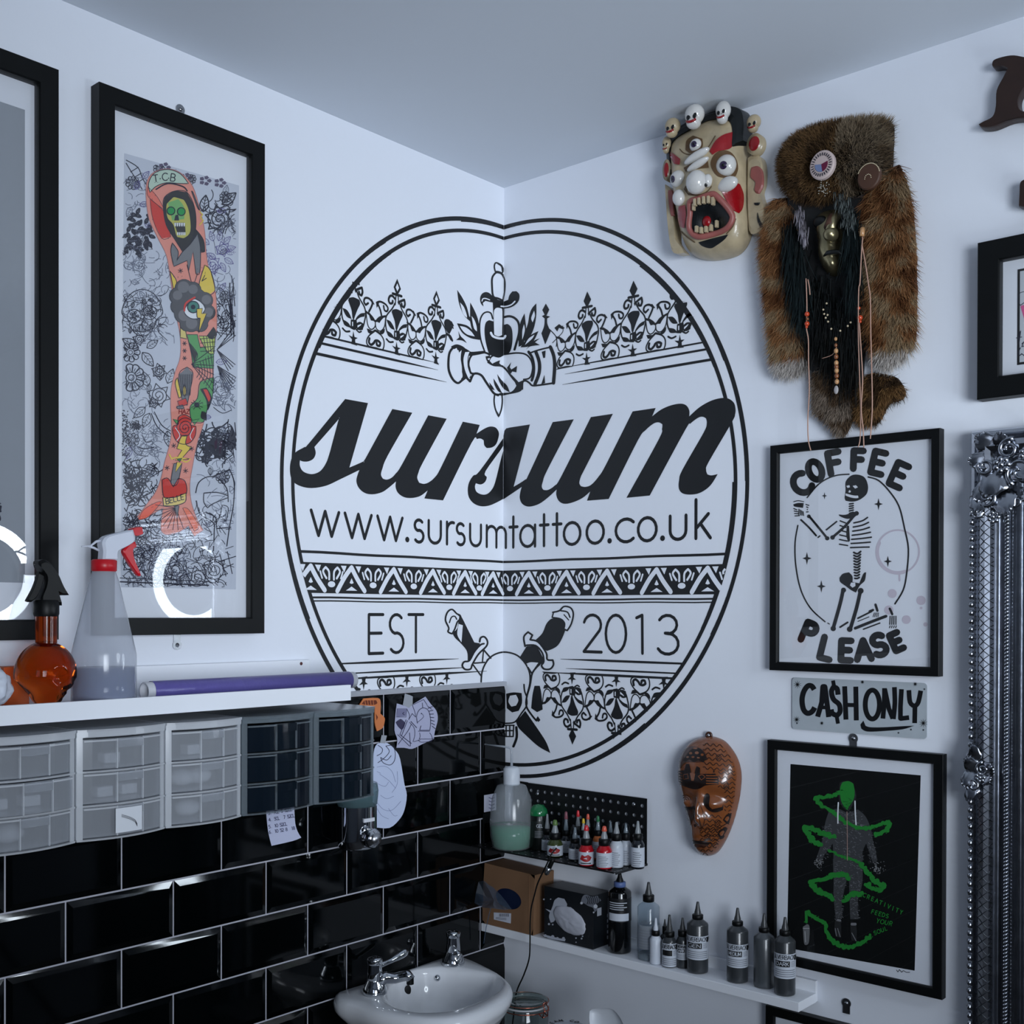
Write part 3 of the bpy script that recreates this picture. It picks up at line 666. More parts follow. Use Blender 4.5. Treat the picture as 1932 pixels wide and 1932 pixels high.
P(WALL, 1, (905,145),(950,130),(985,100),(1040,112),(1052,160),(1020,278),(985,262),(995,230),(960,195),(895,180)); Ln(10, INK, 2, (900,142),(950,130),(985,98),(1035,108),(1056,155),(1040,230),(1010,280),(980,270)); Ln(8, INK, 2, (905,145),(895,180),(960,192),(990,225),(985,268)); Ln(9, INK, 2, (960,130),(1010,140),(1030,180)); Ln(7, INK, 2, (985,160),(1020,200))
P(INK, 0, (650,480),(700,400),(770,395),(825,470),(835,540),(790,530),(720,520),(690,535))
P(WALL, 1, (700,520),(740,515),(800,520),(735,605),(715,570)); Ln(9, INK, 2, (700,525),(735,515),(800,520),(740,605),(712,560))
P(WALL, 1, (690,395),(682,335),(710,295),(742,315),(740,350),(800,370),(850,450),(860,500),(905,525),(888,568),(840,570),(818,545),(832,510),(790,420),(740,388)); Ln(11, INK, 2, (690,400),(680,330),(712,292),(745,315),(728,350),(790,368),(850,450),(858,500),(900,505),(905,540),(880,572),(835,572),(815,545),(832,515),(820,450),(770,395),(700,392))
Ln(10, INK, 0, (352,670),(358,600),(380,540),(420,485),(480,452),(550,445),(630,470),(690,530),(722,600),(725,680),(700,780))
Ln(9, INK, 0, (680,690),(685,740),(702,785)); Ln(11, INK, 0, (800,535),(745,600),(725,700),(700,790),(700,860),(745,930),(775,965))
Ln(9, INK, 0, (700,790),(700,850),(660,910),(610,975),(540,985)); P(INK, 0, (760,700),(800,700),(812,760),(822,880),(780,900),(735,870),(745,770))
P(INK, 0, (545,760),(600,750),(662,755),(665,830),(640,890),(590,902),(550,870)); P(WALL, 1, (575,775),(620,768),(638,810),(620,850),(585,858),(562,820))
P(INK, 0, (620,975),(690,890),(745,970),(800,1050),(850,1130),(880,1210),(790,1160),(700,1080),(640,1020))
for l in ([(530,1000),(605,1000)], [(530,1042),(600,1040)], [(530,1085),(595,1085)], [(545,1000),(545,1085)], [(572,1000),(572,1085)], [(602,1000),(598,1085)]): Ln(8, INK, 0, *l)
Ln(15, INK, 0, (622,1015),(625,1090),(600,1160)); P(INK, 0, (530,850),(540,885),(533,935)); P(INK, 0, (785,930),(805,960),(790,975),(770,955))
mdone(a, 'skull_and_daggers')
# crease of the vinyl: a thin pale line up the very corner is left by the clipping above
# ------------------------------------------------------------------ things hung on the walls
class WT:
    """a thing on a wall: parts are given in wall coordinates (u, v, w)"""
    def __init__(s, wall, name, label, cat, u, v, group=None):
        s.wall = wall; s.loc = (WL if wall == 'L' else WR)(u, v, 0)
        s.e = thing(name, label, cat, group, loc=s.loc); s.M = Matrix.Translation(-s.loc) @ (ML if wall == 'L' else MR)
    def part(s, mb, name, label=None, parent=None, kind=None):
        o = mb.build(name, parent or s.e, s.M)
        if label: o['label'] = label
        if kind: o['kind'] = kind
        return o
    def art(s, w, base=0, lay=.00025, cl=None, mp='px'):
        f = (pL if s.wall == 'L' else pR)
        return Art((lambda x, y: f(x, y, w)) if mp == 'px' else None, lambda pc, ww: [s.M @ Vector((p[0], p[1], ww)) for p in pc], lay=lay, base=w+base, cl=cl)
def rect(mb, u0, v0, u1, v1, w0, w1, m, bev=0): mb.box((u0, v0, w0), (u1, v1, w1), m, bev)
def frame_mb(u0, v0, u1, v1, fw, d, m, w0=.002):
    mb = MB()
    # mitred rail with a sloped inner lip
    out = [(u0, v0), (u1, v0), (u1, v1), (u0, v1)]; sg = [(1, 1), (-1, 1), (-1, -1), (1, -1)]
    prof = [(0, w0), (0, d-.001), (.001, d), (fw-.002, d), (fw, d-.003), (fw, w0)]
    vs = [(o[0]+s_[0]*k, o[1]+s_[1]*k, w) for o, s_ in zip(out, sg) for k, w in prof]; n = len(prof)
    fs = [(i*n+j, i*n+j+1, ((i+1) % 4)*n+j+1, ((i+1) % 4)*n+j) for i in range(4) for j in range(n-1)]
    mb.add(vs, fs, m); return mb
def plate(wall, px, py, label, down=False):
    u, v = (pL if wall == 'L' else pR)(px, py)
    t = WT(wall, 'mirror_plate', label, 'mounting plate', u, v, 'metal hanging plates at the picture frames')
    s_ = -1 if down else 1
    mb = MB(); poly = [(u+.009*math.cos(a), v+s_*-.0+.009*math.sin(a)) for a in [PI*k/8 for k in range(16)]]
    mb.prism(poly, .001, .0028, STEEL); mb.box((u-.007, v, .001), (u+.007, v-(-s_)*.02 if False else v+s_*.02, .0025), STEEL); t.part(mb, 'plate')
    mb = MB(); mb.lathe([(.0001, .0055), (.0025, .005), (.004, .003), (.004, .0028)], STEEL, c=(u, v, 0), n=16); mb.box((u-.003, v-.0005, .005), (u+.003, v+.0005, .0058), PBLK); t.part(mb, 'screw')

def picture(wall, u0, v0, u1, v1, fw, d, label, cat='picture', matw=.012, name='framed_picture', matm=MAT, matname='mat'):
    t = WT(wall, name, label, cat, (u0+u1)/2, v0)
    t.part(frame_mb(u0, v0, u1, v1, fw, d, BLK), 'frame')
    mb = MB(); rect(mb, u0+fw-.003, v0+fw-.003, u1-fw+.003, v1-fw+.003, .003, matw, matm); t.part(mb, matname)
    mb = MB(); rect(mb, u0+fw-.002, v0+fw-.002, u1-fw+.002, v1-fw+.002, d-.008, d-.006, PANE); t.pane = t.part(mb, 'glass')
    return t

def C(r, g, b, rough=.75): return mat('print_ink_%d_%d_%d' % (r, g, b), (r, g, b), rough)
# --- tattoo sleeve print
d = .03; fw = .030
PM = .0125
t = picture('L', .7145, 1.343, 1.0520, 2.274, fw, d, 'tall black framed print of a colourful tattooed arm over ink sketches')
u0, v1 = pL(234, 289, PM); u1, v1b = pL(451, 350, PM); u1b, v0 = pL(445, 1112, PM)
a = t.art(PM); gb = C(196, 202, 214)
a.poly([(234.5,289),(451,350),(445,1112),(228,1108)], gb, 0, sm=False)
K1 = crop(0, 0, 3.578); K2 = crop(0, 500, 3.578); K3 = crop(0, 940, 4.2); LN = C(38, 40, 56); LG = C(104, 110, 128); LP = C(92, 84, 140)
X0, X1 = 229.5, 446.5
def pcl(x, y): return X0+1 < x < X1-1 and 293+(x-234)*.28 < y < 1108
random.seed(11)
def cl_line(pts, w, m, lay=1, **k):
    pts = [q for q in pts if pcl(*q)]
    if len(pts) > 1: a.line(pts, w*1.35, m, lay, cap=False, **k)
def leaf(x, y, ang, L, w=1.1, m=LN, wid=.3):
    c, s_ = math.cos(ang), math.sin(ang)
    def q(t, o): return (x+c*L*t-s_*o*L, y+s_*L*t+c*o*L)
    cl_line([q(0,0), q(.3,wid*.8), q(.65,wid*.7), q(1,0)], w, m); cl_line([q(0,0), q(.3,-wid*.8), q(.65,-wid*.7), q(1,0)], w, m); cl_line([q(0,0), q(.95,0)], w*.6, m)
    for t_ in (.25, .45, .65): cl_line([q(t_,0), q(t_+.14,wid*.55)], w*.5, m); cl_line([q(t_,0), q(t_+.14,-wid*.55)], w*.5, m)
def flower(x, y, r, n=9, w=1.1, m=LN):
    a.line(disc((x, y), r*.22, 12), w, m, 1, closed=True); a.line(disc((x, y), r*.42, 14), w, m, 1, closed=True)
    for k in range(n):
        b = 2*PI*k/n; cl_line([(x+r*.42*math.cos(b-.25), y+r*.42*math.sin(b-.25)), (x+r*.95*math.cos(b-.28), y+r*.95*math.sin(b-.28)), (x+r*1.08*math.cos(b), y+r*1.08*math.sin(b)), (x+r*.95*math.cos(b+.28), y+r*.95*math.sin(b+.28)), (x+r*.42*math.cos(b+.25), y+r*.42*math.sin(b+.25))], w, m)
        cl_line([(x+r*.5*math.cos(b), y+r*.5*math.sin(b)), (x+r*.8*math.cos(b), y+r*.8*math.sin(b))], w*.6, m)
def rose(x, y, r, w=1.1, m=LN):
    cl_line([(x+r*(.12+.8*k/26)*math.cos(k*.62), y+r*(.12+.8*k/26)*math.sin(k*.62)) for k in range(27)], w, m)
    for k in range(6):
        b = k*PI/3+.3; cl_line([(x+r*.7*math.cos(b-.5), y+r*.7*math.sin(b-.5)), (x+r*1.15*math.cos(b), y+r*1.15*math.sin(b)), (x+r*.7*math.cos(b+.5), y+r*.7*math.sin(b+.5))], w, m)
def scribble(cx, cy, r, n, w=.8, m=LG):
    for _ in range(n):
        x, y, b = cx+random.uniform(-r, r), cy+random.uniform(-r, r), random.uniform(0, 6.28); P_ = [(x, y)]
        cv = random.uniform(-.7, .7)
        for _k in range(random.randint(2, 5)): b += cv; x += 5.5*math.cos(b); y += 5.5*math.sin(b); P_.append((x, y))
        cl_line(P_, w, m)
def petals(cx, cy, n, r, m=LN, w=1.6):
    for k in range(n):
        b = random.uniform(-1.4, 1.4)-.2; rr = random.uniform(.2, 1)*r; leaf(cx+rr*math.cos(b*1.2)*.6, cy+rr*math.sin(b*1.6)*1.2, b, 13, w, m, .22)
# lantern and flowers at the top
cl_line(K1((850,1080),(890,1060),(930,1130),(960,1200),(1000,1270)), 1.3, LN); cl_line(K1((850,1100),(880,1150),(930,1230),(960,1280)), 1.3, LN)
for q in ((905,1150),(925,1190),(945,1225)): cl_line(K1((q[0]-25, q[1]+12), (q[0]+30, q[1]-22)), 1.2, LN)
for c in ((1255,1200),(1385,1220),(1110,1130),(1485,1235)):
    x, y = K1(c)[0]
    for k in range(5):
        b = k*1.257; a.poly([(x+10*math.cos(b+o)*f, y+8*math.sin(b+o)*f) for o, f in ((-.5,.4),(-.5,1),(0,1.25),(.5,1),(.5,.4))], C(92, 84, 108), 1)
leaf(*K1((1370,1430))[0], -1.4, 32, 1.8); rose(*K1((1480,1480))[0], 24, 1.8); leaf(*K1((1500,1380))[0], -.7, 34, 1.7); scribble(*K1((1480,1450))[0], 26, 40, 1.2, LN)
for k in range(46): leaf(random.uniform(234,282), random.uniform(402,480), random.choice((-1.1, 1.1, .4, 2.6)), 13, 1.8, LN, .25)
x, y = K1((980,1640))[0]
for r in (15, 10, 5): a.line([(x+r*math.cos(b), y-r*math.sin(b)*1.6) for b in (PI/2, PI/2+2.09, PI/2+4.19)], 2, LN, 2, closed=True, sm=False)
for x, y, r in ((262,500,14),(420,470,13),(400,500,16)): rose(x, y, r, .9, LP if x > 300 else LG)
for k in range(12): leaf(408+18*math.cos(k*.55), 476+22*math.sin(k*.55), k*.55, 20, .8, LP)
# sugar skull
sx, sy = K2((960,330))[0]
a.line([(sx+38*math.cos(b)*(1 if math.sin(b) < .2 else .72), sy+(46 if math.sin(b) < 0 else 42)*math.sin(b)) for b in [2*PI*k/22 for k in range(22)]], 1.7, LN, 1, closed=True)
for ex, ey in ((905,345),(1010,322)):
    x, y = K2((ex, ey))[0]; a.line(disc((x, y), 13, 14), 1.6, LN, 1, closed=True); flower(x, y, 8, 5, 1.3)
a.line(K2((970,370),(945,410),(965,405),(985,415),(995,400),(970,370)), 1.3, LN, 1)
for k in range(10): cl_line([(sx-16+k*3.8, sy+26+abs(k-5)*-.7), (sx-16+k*3.8, sy+36+abs(k-5)*-.7)], 1.2, LN)
cl_line([(sx-18, sy+30), (sx, sy+34), (sx+20, sy+27)], 1.2, LN)
for q in ((900,250),(960,230),(1040,240),(880,420),(1050,400)): leaf(*K2(q)[0], random.uniform(0,6), 12, 1.1)
scribble(sx, sy, 38, 90, .9, LN)
# flowers, roses, leaves down the left side
flower(*K2((880,590))[0], 17, 9, 1.3); flower(*K2((885,760))[0], 24, 11, 1.6); leaf(*K2((930,560))[0], -2.6, 34, 1.4); leaf(*K2((960,590))[0], .9, 34, 1.3); leaf(*K2((990,560))[0], -.6, 26, 1.1); rose(*K2((1070,880))[0], 20, 1.2)
for q, b in (((1000,820),-1.9),((1080,780),-1.6),((1130,800),-1.2),((980,960),2.4),((1010,1000),2.0),((1130,1120),1.5)): leaf(*K2(q)[0], b, 30, 1.1)
cl_line(K2((1040,990),(1090,1080),(1150,1120)), 1.3, LN); cl_line(K2((1020,1000),(1060,1090),(1140,1160)), 1.3, LN)
# shaded portrait sketch
for _ in range(260):
    x, y = random.gauss(0, 6), random.gauss(0, 5); qx, qy = K2((915,1085))[0]; a.dot((qx+x, qy+y), random.uniform(.5, 1.5), LN, 1, 5)
for _ in range(260):
    x, y = K2((random.gauss(830, 16), random.uniform(980, 1290)))[0]
    if pcl(x, y): a.dot((x, y), random.uniform(.5, 1.6), LN, 1, 5)
cl_line(K2((860,1040),(850,1120),(880,1220),(930,1280),(1000,1290)), 1.2, LN); cl_line(K2((925,1225),(970,1240),(1040,1230)), 2, LN); cl_line(K2((960,1150),(985,1195),(1020,1190)), 1.5, LN); cl_line(K2((930,1240),(980,1262),(1030,1245)), 1.1, LG)
scribble(*K2((960,1200))[0], 26, 60, .7)
# lower left feathers and eye
for k in range(60): x, y = random.uniform(229, 262), random.uniform(870, 1000); cl_line([(x, y), (x+random.uniform(4,10), y+random.uniform(-12,12)), (x+random.uniform(8,20), y+random.uniform(-14,14))], 1.5, LN)
x, y = K2((940,1510))[0]; a.line(disc((x, y), 8, 12), 1.4, LN, 1, closed=True); a.dot((x, y), 3.2, LN, 1); a.line([(x-17,y+4),(x-6,y-10),(x+10,y-9),(x+22,y+6)], 1.6, LN, 1); scribble(x, y-14, 34, 120, 1.1, LN); scribble(262, 1010, 30, 90, 1.2, LN)
scribble(330, 1060, 96, 380, .9, LN); scribble(300, 1075, 60, 160, .9, LG)
for q in ((250,1060,20),(290,1085,20),(330,1075,22),(372,1090,20),(405,1075,22)): rose(*q, 1.1)
# right column: tower, wings, lace, crest, helmet
for k in range(9): cl_line([(432+random.uniform(-2,9), 520+k*7), (434+random.uniform(0,9), 545+k*11)], 1.3, LN)
cl_line(K2((1550,120),(1560,480)), 1.6, LN); cl_line(K2((1590,120),(1595,480)), 1.6, LN); cl_line(K2((1530,130),(1600,115)), 1.3, LN); cl_line(K2((1540,480),(1600,490)), 1.3, LN)
for k in range(16): b = -.9+k*.13; cl_line([(409, 660), (409+44*math.cos(b), 660+46*math.sin(b))], 1.2, LN)
for k in range(12): b = -.2+k*.12; cl_line([(410, 690), (410+38*math.cos(b), 690+58*math.sin(b))], 1.2, LN)
leaf(*K2((1470,340))[0], 1.2, 28, 1.2); leaf(*K2((1480,150))[0], 1.4, 36, 1.2); leaf(*K2((1530,300))[0], 1.8, 26, 1.1)
scribble(418, 600, 26, 60, 1, LN); scribble(422, 740, 24, 60, 1, LG); a.line(disc(K2((1500,850))[0], 12, 12, 9), 1, LN, 1, closed=True); cl_line(K2((1440,960),(1500,1000),(1560,980)), 1, LN)
for k in range(7): rose(*K2((random.uniform(1370,1480), random.uniform(1080,1310)))[0], 9, 1.9)
scribble(*K2((1410,1200))[0], 26, 110, 1.7, LN); scribble(*K2((1555,1180))[0], 14, 50, 1.3, LN)
a.poly(K2((1560,1080),(1590,1150),(1585,1240),(1530,1250)), C(70, 72, 84), 1)
cl_line(K2((1570,1280),(1510,1330),(1500,1370)), 1.3, LN); cl_line(K2((1430,1440),(1500,1400),(1555,1385)), 1.3, LN)
HL = 1.5
cl_line(K2((1320,1540),(1340,1470),(1400,1430),(1470,1440),(1530,1510),(1540,1600)), HL, LN); cl_line(K2((1430,1430),(1550,1380),(1580,1470),(1575,1620),(1550,1760),(1530,1900)), HL, LN)
a.line(K2((1375,1540),(1460,1535),(1530,1555),(1540,1570),(1440,1610),(1400,1640),(1375,1600)), HL*1.3, LN, 1, closed=True)
cl_line(K2((1325,1590),(1350,1680),(1440,1740),(1445,1800),(1440,1932)), HL, LN); cl_line(K2((1390,1670),(1450,1700),(1460,1740)), HL, LN); a.line(K2((1500,1620),(1480,1710),(1525,1730),(1540,1640)), HL, LN, 1, closed=True); cl_line(K2((1460,1780),(1560,1770)), HL, LN); cl_line(K2((1330,1740),(1370,1710),(1400,1760)), HL, LN)
cl_line(K3((1740,500),(1870,460)), 1.2, LN); cl_line(K3((1760,560),(1850,520)), 1.2, LN); cl_line(K3((1800,420),(1840,600)), 1.2, LN); cl_line(K3((1740,440),(1790,620)), 1.2, LN)
for _k in range(26):
    x, y = random.choice(((random.uniform(233, 300), random.uniform(300, 900)), (random.uniform(395, 440), random.uniform(350, 1000)))); leaf(x, y, random.uniform(0, 6.28), random.uniform(14, 24), .9, random.choice((LN, LG, LP)))
for q in ((250,345,12),(300,318,10),(360,338,9),(425,372,10),(262,640,11),(300,700,13),(290,760,10),(410,820,11),(425,560,10),(250,830,12),(420,900,12),(270,900,12)): random.choice((flower, rose))(*q)
for q in ((262,360,26),(262,470,34),(300,620,30),(262,740,34),(300,830,34),(424,430,26),(424,540,26),(420,880,30),(262,570,34),(290,520,30),(420,960,30)): scribble(*q, 34, .8, LG)
# -- the coloured arm
SK = C(226, 148, 132); YE = C(226, 198, 84); GR = C(92, 158, 96); RD = C(206, 66, 58); DK = C(52, 52, 54); GY = C(120, 122, 126); PG = C(184, 206, 188); WH = C(226, 230, 234)
arm = K1((990,1230),(1035,1165),(1130,1140),(1220,1170),(1300,1260),(1350,1420),(1380,1560),(1390,1700),(1405,1800))+K2((1420,40),(1455,200),(1462,420),(1442,560),(1440,700),(1430,860),(1400,950),(1370,1080),(1330,1200),(1300,1350),(1280,1480),(1290,1600),(1330,1720),(1370,1790),(1310,1830),(1270,1760),(1210,1800),(1120,1820),(1085,1780),(1100,1640),(1010,1690),(950,1720),(925,1700),(985,1620),(1050,1530),(1085,1440),(1110,1330),(1150,1180),(1155,1060),(1150,950),(1155,830),(1182,720),(1215,620),(1215,480),(1180,300),(1150,100))+K1((1145,1850),(1120,1720),(1060,1600),(1005,1480),(985,1340))
a.poly(arm, SK, 2); a.line(arm, 1.2, C(170,120,120), 3, closed=True)
def Q(K, m, lay, *p, o=1.4, **k): a.poly(K(*p), m, lay, **k); (o and a.line(K(*p), o, LN, lay+1, closed=True))
Q(K1, PG, 4, (1000,1240),(1040,1170),(1130,1145),(1215,1175),(1270,1240),(1210,1240),(1120,1235),(1050,1260),(1010,1300))
Q(K1, C(228,120,104), 3, (995,1260),(1060,1330),(1110,1420),(1000,1330), o=.8); Q(K1, RD, 3, (1010,1340),(1120,1450),(1150,1600),(1090,1610),(1030,1480), o=.8)
def lt(s_, x, y, h, ang, w, m, lay, K, xs=1, sx_=1.0):
    adv, st = GL[s_]; ca, sa = math.cos(math.radians(ang)), math.sin(math.radians(ang))
    for pl in st:
        P_ = []
        for px_, py_ in pl:
            lx = (px_-adv/2)*h*sx_; ly = -(py_-.5)*h
            P_.append((x+lx*ca-ly*sa, y+lx*sa+ly*ca))
        a.line(K(*P_), w, m, lay, sm=False)
lt('T',1048,1205,46,-8,1.8,LN,6,K1); lt('C',1110,1195,50,0,1.8,LN,6,K1); lt('B',1165,1200,50,8,1.8,LN,6,K1)
for q in ((1078,1208),(1135,1205)): a.dot(K1(q)[0], 1.2, LN, 6)
Q(K1, DK, 4, (1110,1330),(1180,1290),(1260,1300),(1310,1400),(1320,1530),(1290,1640),(1230,1700),(1180,1620),(1120,1520),(1100,1400)); Q(K1, C(190,186,96), 5, (1120,1380),(1170,1330),(1240,1350),(1275,1430),(1285,1560),(1240,1610),(1190,1600),(1165,1520),(1125,1470))
Q(K1, C(120,176,110), 6, (1130,1370),(1200,1345),(1240,1400),(1240,1480),(1160,1490), o=0)
for q in ((1150,1425),(1220,1430)): a.dot(K1(q)[0], 8.5, LN, 7, 14, 8.5); a.dot(K1(q)[0], 6.5, C(40,150,80), 8, 14)
a.poly(K1((1180,1455),(1198,1450),(1205,1490),(1172,1490)), LN, 8); a.poly(K1((1170,1505),(1245,1505),(1250,1580),(1200,1590)), DK, 7)
for k in range(5): a.poly(K1((1172+k*15,1507),(1184+k*15,1507),(1182+k*15,1530),(1174+k*15,1530)), WH, 9, sm=False); a.poly(K1((1190+k*12,1570),(1199+k*12,1570),(1198+k*12,1590),(1191+k*12,1590)), WH, 9, sm=False)
Q(K1, GY, 4, (1290,1290),(1330,1400),(1345,1420),(1320,1350),(1300,1300)); Q(K1, DK, 4, (1320,1550),(1370,1620),(1380,1700),(1340,1700),(1300,1640)); Q(K1, GY, 5, (1160,1640),(1200,1700),(1190,1760),(1230,1700),(1280,1650),(1330,1580),(1350,1680),(1345,1840),(1320,1850),(1300,1700),(1270,1830),(1260,1760),(1170,1800),(1150,1700))
a.line(K1((1050,1280),(1130,1240),(1230,1260),(1260,1290)), 2.4, LN, 6); a.line(K1((1345,1430),(1365,1450),(1350,1470),(1370,1490),(1345,1520)), 2, YE, 6, sm=False)
Q(K2, YE, 3, (1340,150),(1380,0),(1420,40),(1450,170),(1400,210)); Q(K2, YE, 3, (1145,40),(1190,110),(1170,170)); a.line(K2((1380,70),(1360,110),(1390,90)), 1.4, LN, 5)
for b in ((1260,0,1290,120),(1310,120,1350,0)): a.line(K2((b[0],b[1]),(b[2],b[3])), 1.3, LN, 5)
# cloud with the eye and the lightning bolt
for q, r in (((1240,160),17),((1200,210),16),((1300,170),15),((1205,280),15),((1240,330),18),((1380,240),15),((1400,320),14),((1290,390),17),((1350,400),14),((1260,400),13),((1300,260),30),((1320,330),28)): a.dot(K2(q)[0], r+1, LN, 4, 18); a.dot(K2(q)[0], r, C(84,84,88), 5, 18)
for q, r in (((1235,150),11),((1195,205),9),((1300,165),9),((1390,235),9),((1405,320),9),((1240,340),11),((1290,395),11)): a.dot(K2(q)[0], r, C(116,116,120), 6, 16)
Q(K2, WH, 7, (1240,320),(1260,270),(1310,230),(1360,260),(1380,300),(1340,360),(1280,360)); a.dot(K2((1300,285))[0], 12, LN, 8, 16); a.dot(K2((1300,285))[0], 10, C(70,130,118), 9, 16); a.dot(K2((1298,285))[0], 4.5, LN, 10, 12); a.line(K2((1240,310),(1250,260),(1310,220)), 3.4, RD, 9)
Q(K2, YE, 11, (1322,298),(1360,295),(1355,330),(1388,330),(1335,460),(1345,360),(1325,355), sm=False)
# middle: green field, spider web, swallow
Q(K2, C(214,196,120), 3, (1218,400),(1245,420),(1260,500),(1215,490),(1215,440)); Q(K2, GR, 3, (1260,470),(1330,470),(1350,560),(1440,540),(1440,700),(1300,690),(1290,600))
Q(K2, C(188,205,110), 4, (1340,480),(1450,480),(1442,600),(1400,590)); Q(K2, DK, 4, (1440,420),(1460,470),(1430,500),(1395,480)); Q(K2, DK, 4, (1270,520),(1330,600),(1310,660),(1295,600)); Q(K2, GR, 4, (1350,790),(1440,760),(1430,900),(1400,960),(1370,1060),(1290,1060),(1280,960),(1330,900))
for k in range(6): a.line(K2((1290,670),(1440,560+k*60)), 1.3, LN, 6, sm=False); a.line(K2((1330+k*18,670-k*14),(1345+k*18,720+k*6),(1325+k*16,760+k*14)), 1.2, LN, 6)
for k in range(4): a.line(K2((1370+k*20,480),(1390+k*16,590)), 1.2, LN, 6); a.line(K2((1350,500+k*28),(1450,490+k*30)), 1.2, LN, 6)
for k in range(3): x, y = 1243, 530+k*50; [a.line(K2((x-14*math.cos(b), y-14*math.sin(b)), (x+14*math.cos(b), y+14*math.sin(b))), 1.3, LN, 6) for b in (0, 1.05, 2.1)]
Q(K2, YE, 5, (1180,800),(1195,760),(1210,830),(1225,880),(1205,900)); Q(K2, YE, 5, (1240,800),(1255,850),(1245,890),(1230,860)); Q(K2, GY, 4, (1205,740),(1260,690),(1300,730),(1280,850),(1260,950),(1225,900)); Q(K2, RD, 6, (1195,920),(1250,900),(1265,940),(1210,960)); Q(K2, GY, 6, (1190,955),(1230,945),(1240,970),(1195,970))
for k in range(7): a.line(K2((1212+k*13,740),(1225+k*9,880)), 1.3, LN, 7)
Q(K2, DK, 5, (1350,840),(1390,830),(1425,900),(1400,980),(1390,910)); Q(K2, RD, 6, (1365,840),(1395,840),(1420,900),(1405,930)); Q(K2, DK, 5, (1360,990),(1385,1000),(1390,1050),(1355,1030))
a.dot(K2((1325,945))[0], 5, LN, 7); [a.line(K2((1325,945),(1325+44*math.cos(b),945+34*math.sin(b))), 1.2, LN, 7) for b in (-2.6,-2.1,-1,-.5,.5,1,2.1,2.6)]
for s_, x in (('H',1215),('A',1240),('Z',1265)): lt(s_, x, 990, 30, 4, 1.4, C(130,24,34), 7, K2)
# rose, dagger, heart and banner
Q(K2, RD, 5, (1165,1090),(1200,1075),(1200,1030),(1240,1010),(1290,1040),(1280,1080),(1320,1090),(1315,1150),(1280,1200),(1230,1210),(1190,1190),(1165,1140)); rx, ry = K2((1245,1100))[0]
a.line([(rx+(1.5+.55*k)*math.cos(k*.62), ry+(1.5+.62*k)*math.sin(k*.62)) for k in range(30)], 1.4, LN, 7); a.line(K2((1180,1100),(1210,1150),(1190,1185)), 1.3, WH, 7); a.line(K2((1305,1100),(1280,1150),(1290,1180)), 1.3, WH, 7)
Q(K2, GR, 5, (1165,1040),(1200,1050),(1190,1075)); Q(K2, GR, 5, (1290,1050),(1340,1040),(1310,1080)); Q(K2, YE, 6, (1220,1160),(1260,1150),(1250,1210),(1290,1230),(1230,1300),(1280,1310),(1180,1320),(1225,1250),(1190,1240)); a.line(K2((1140,1280),(1155,1310),(1190,1300),(1250,1330),(1280,1310)), 2.6, YE, 7); Q(K2, C(60,110,70), 7, (1190,1310),(1225,1305),(1210,1330))
Q(K2, GY, 6, (1170,1340),(1225,1340),(1200,1460),(1180,1490),(1150,1470)); Q(K2, YE, 7, (1190,1330),(1225,1340),(1180,1400))
for q in ((1125,1370),(1250,1390),(1170,1220),(1290,1240),(1215,40)): [a.line(K2((q[0]-16*math.cos(b), q[1]-16*math.sin(b)), (q[0]+16*math.cos(b), q[1]+16*math.sin(b))), 1.2, LN, 7) for b in (.3, 1.35, 2.4)]
Q(K2, RD, 7, (1090,1450),(1130,1440),(1165,1500),(1200,1440),(1245,1460),(1255,1540),(1200,1620),(1150,1620),(1100,1560)); Q(K2, C(226,203,120), 8, (1095,1570),(1170,1570),(1250,1540),(1245,1600),(1170,1625),(1100,1625))
for k, s_ in enumerate('BELLE'): lt(s_, 1125+k*25, 1595-k*7, 36, -8, 1.5, LN, 10, K2)
for k in range(9): b = 1.2+k*.26; a.line([K2((1185,1640))[0], K2((1185+140*math.cos(b), 1640+150*math.sin(b)))[0]], 1.2, LN, 5)
Q(K2, GY, 7, (1175,1625),(1205,1625),(1192,1720)); Q(K2, C(238,104,78), 4, (1060,1600),(1090,1600),(1000,1700),(930,1720),(970,1650), o=.8); Q(K2, C(240,130,104), 4, (1230,1640),(1270,1650),(1340,1760),(1310,1800), o=.8)
for s_, x, y in (('B',1305,330),('E',1410,350),('L',1360,345)): lt(s_, x, y, 60, 0, 1.0, LN, 5, K3)
for k in range(70):
    x, y = random.choice(arm); x += random.uniform(6, 24)*(1 if x < 345 else -1); a.dot((x, y+random.uniform(-6, 6)), .7, LN, 5, 5)
a.line(K3((950,632),(1650,660)), 1.5, LN, 4); a.line(K3((950,662),(1650,690)), 2.4, LN, 4)
t.part_art = a.build('art_print', t.e)
plate('L', 339, 207, 'small metal hanging plate above the tall tattoo arm print', down=True)
plate('L', 333, 1217, 'small metal hanging plate under the tall tattoo arm print', down=False)

# --- the picture cut by the left edge
u0, u1 = 1.1225, 1.62
t = picture('L', u0, 1.338, u1, 2.268, .0325, d, 'black framed grey print with white mat, cut by the left edge of the photo')
a = t.art(PM); x = [pL(47, 200, PM)[0], u1-.0325-.055]; z = [1.43, pL(40, 205, PM)[1]]
a.mp = None; gp = C(150, 156, 164)
a.face([(x[0], z[0]), (x[1], z[0]), (x[1], z[1]), (x[0], z[1])], gp, 0)
ux, vx = pL(2, 968, PM); random.seed(3)
for k in range(60): a.dot((ux+abs(random.gauss(.0, .012)), vx+random.gauss(0, .012)), random.uniform(.0006, .0022), LN, 1, 6)
a.build('art_print', t.e)

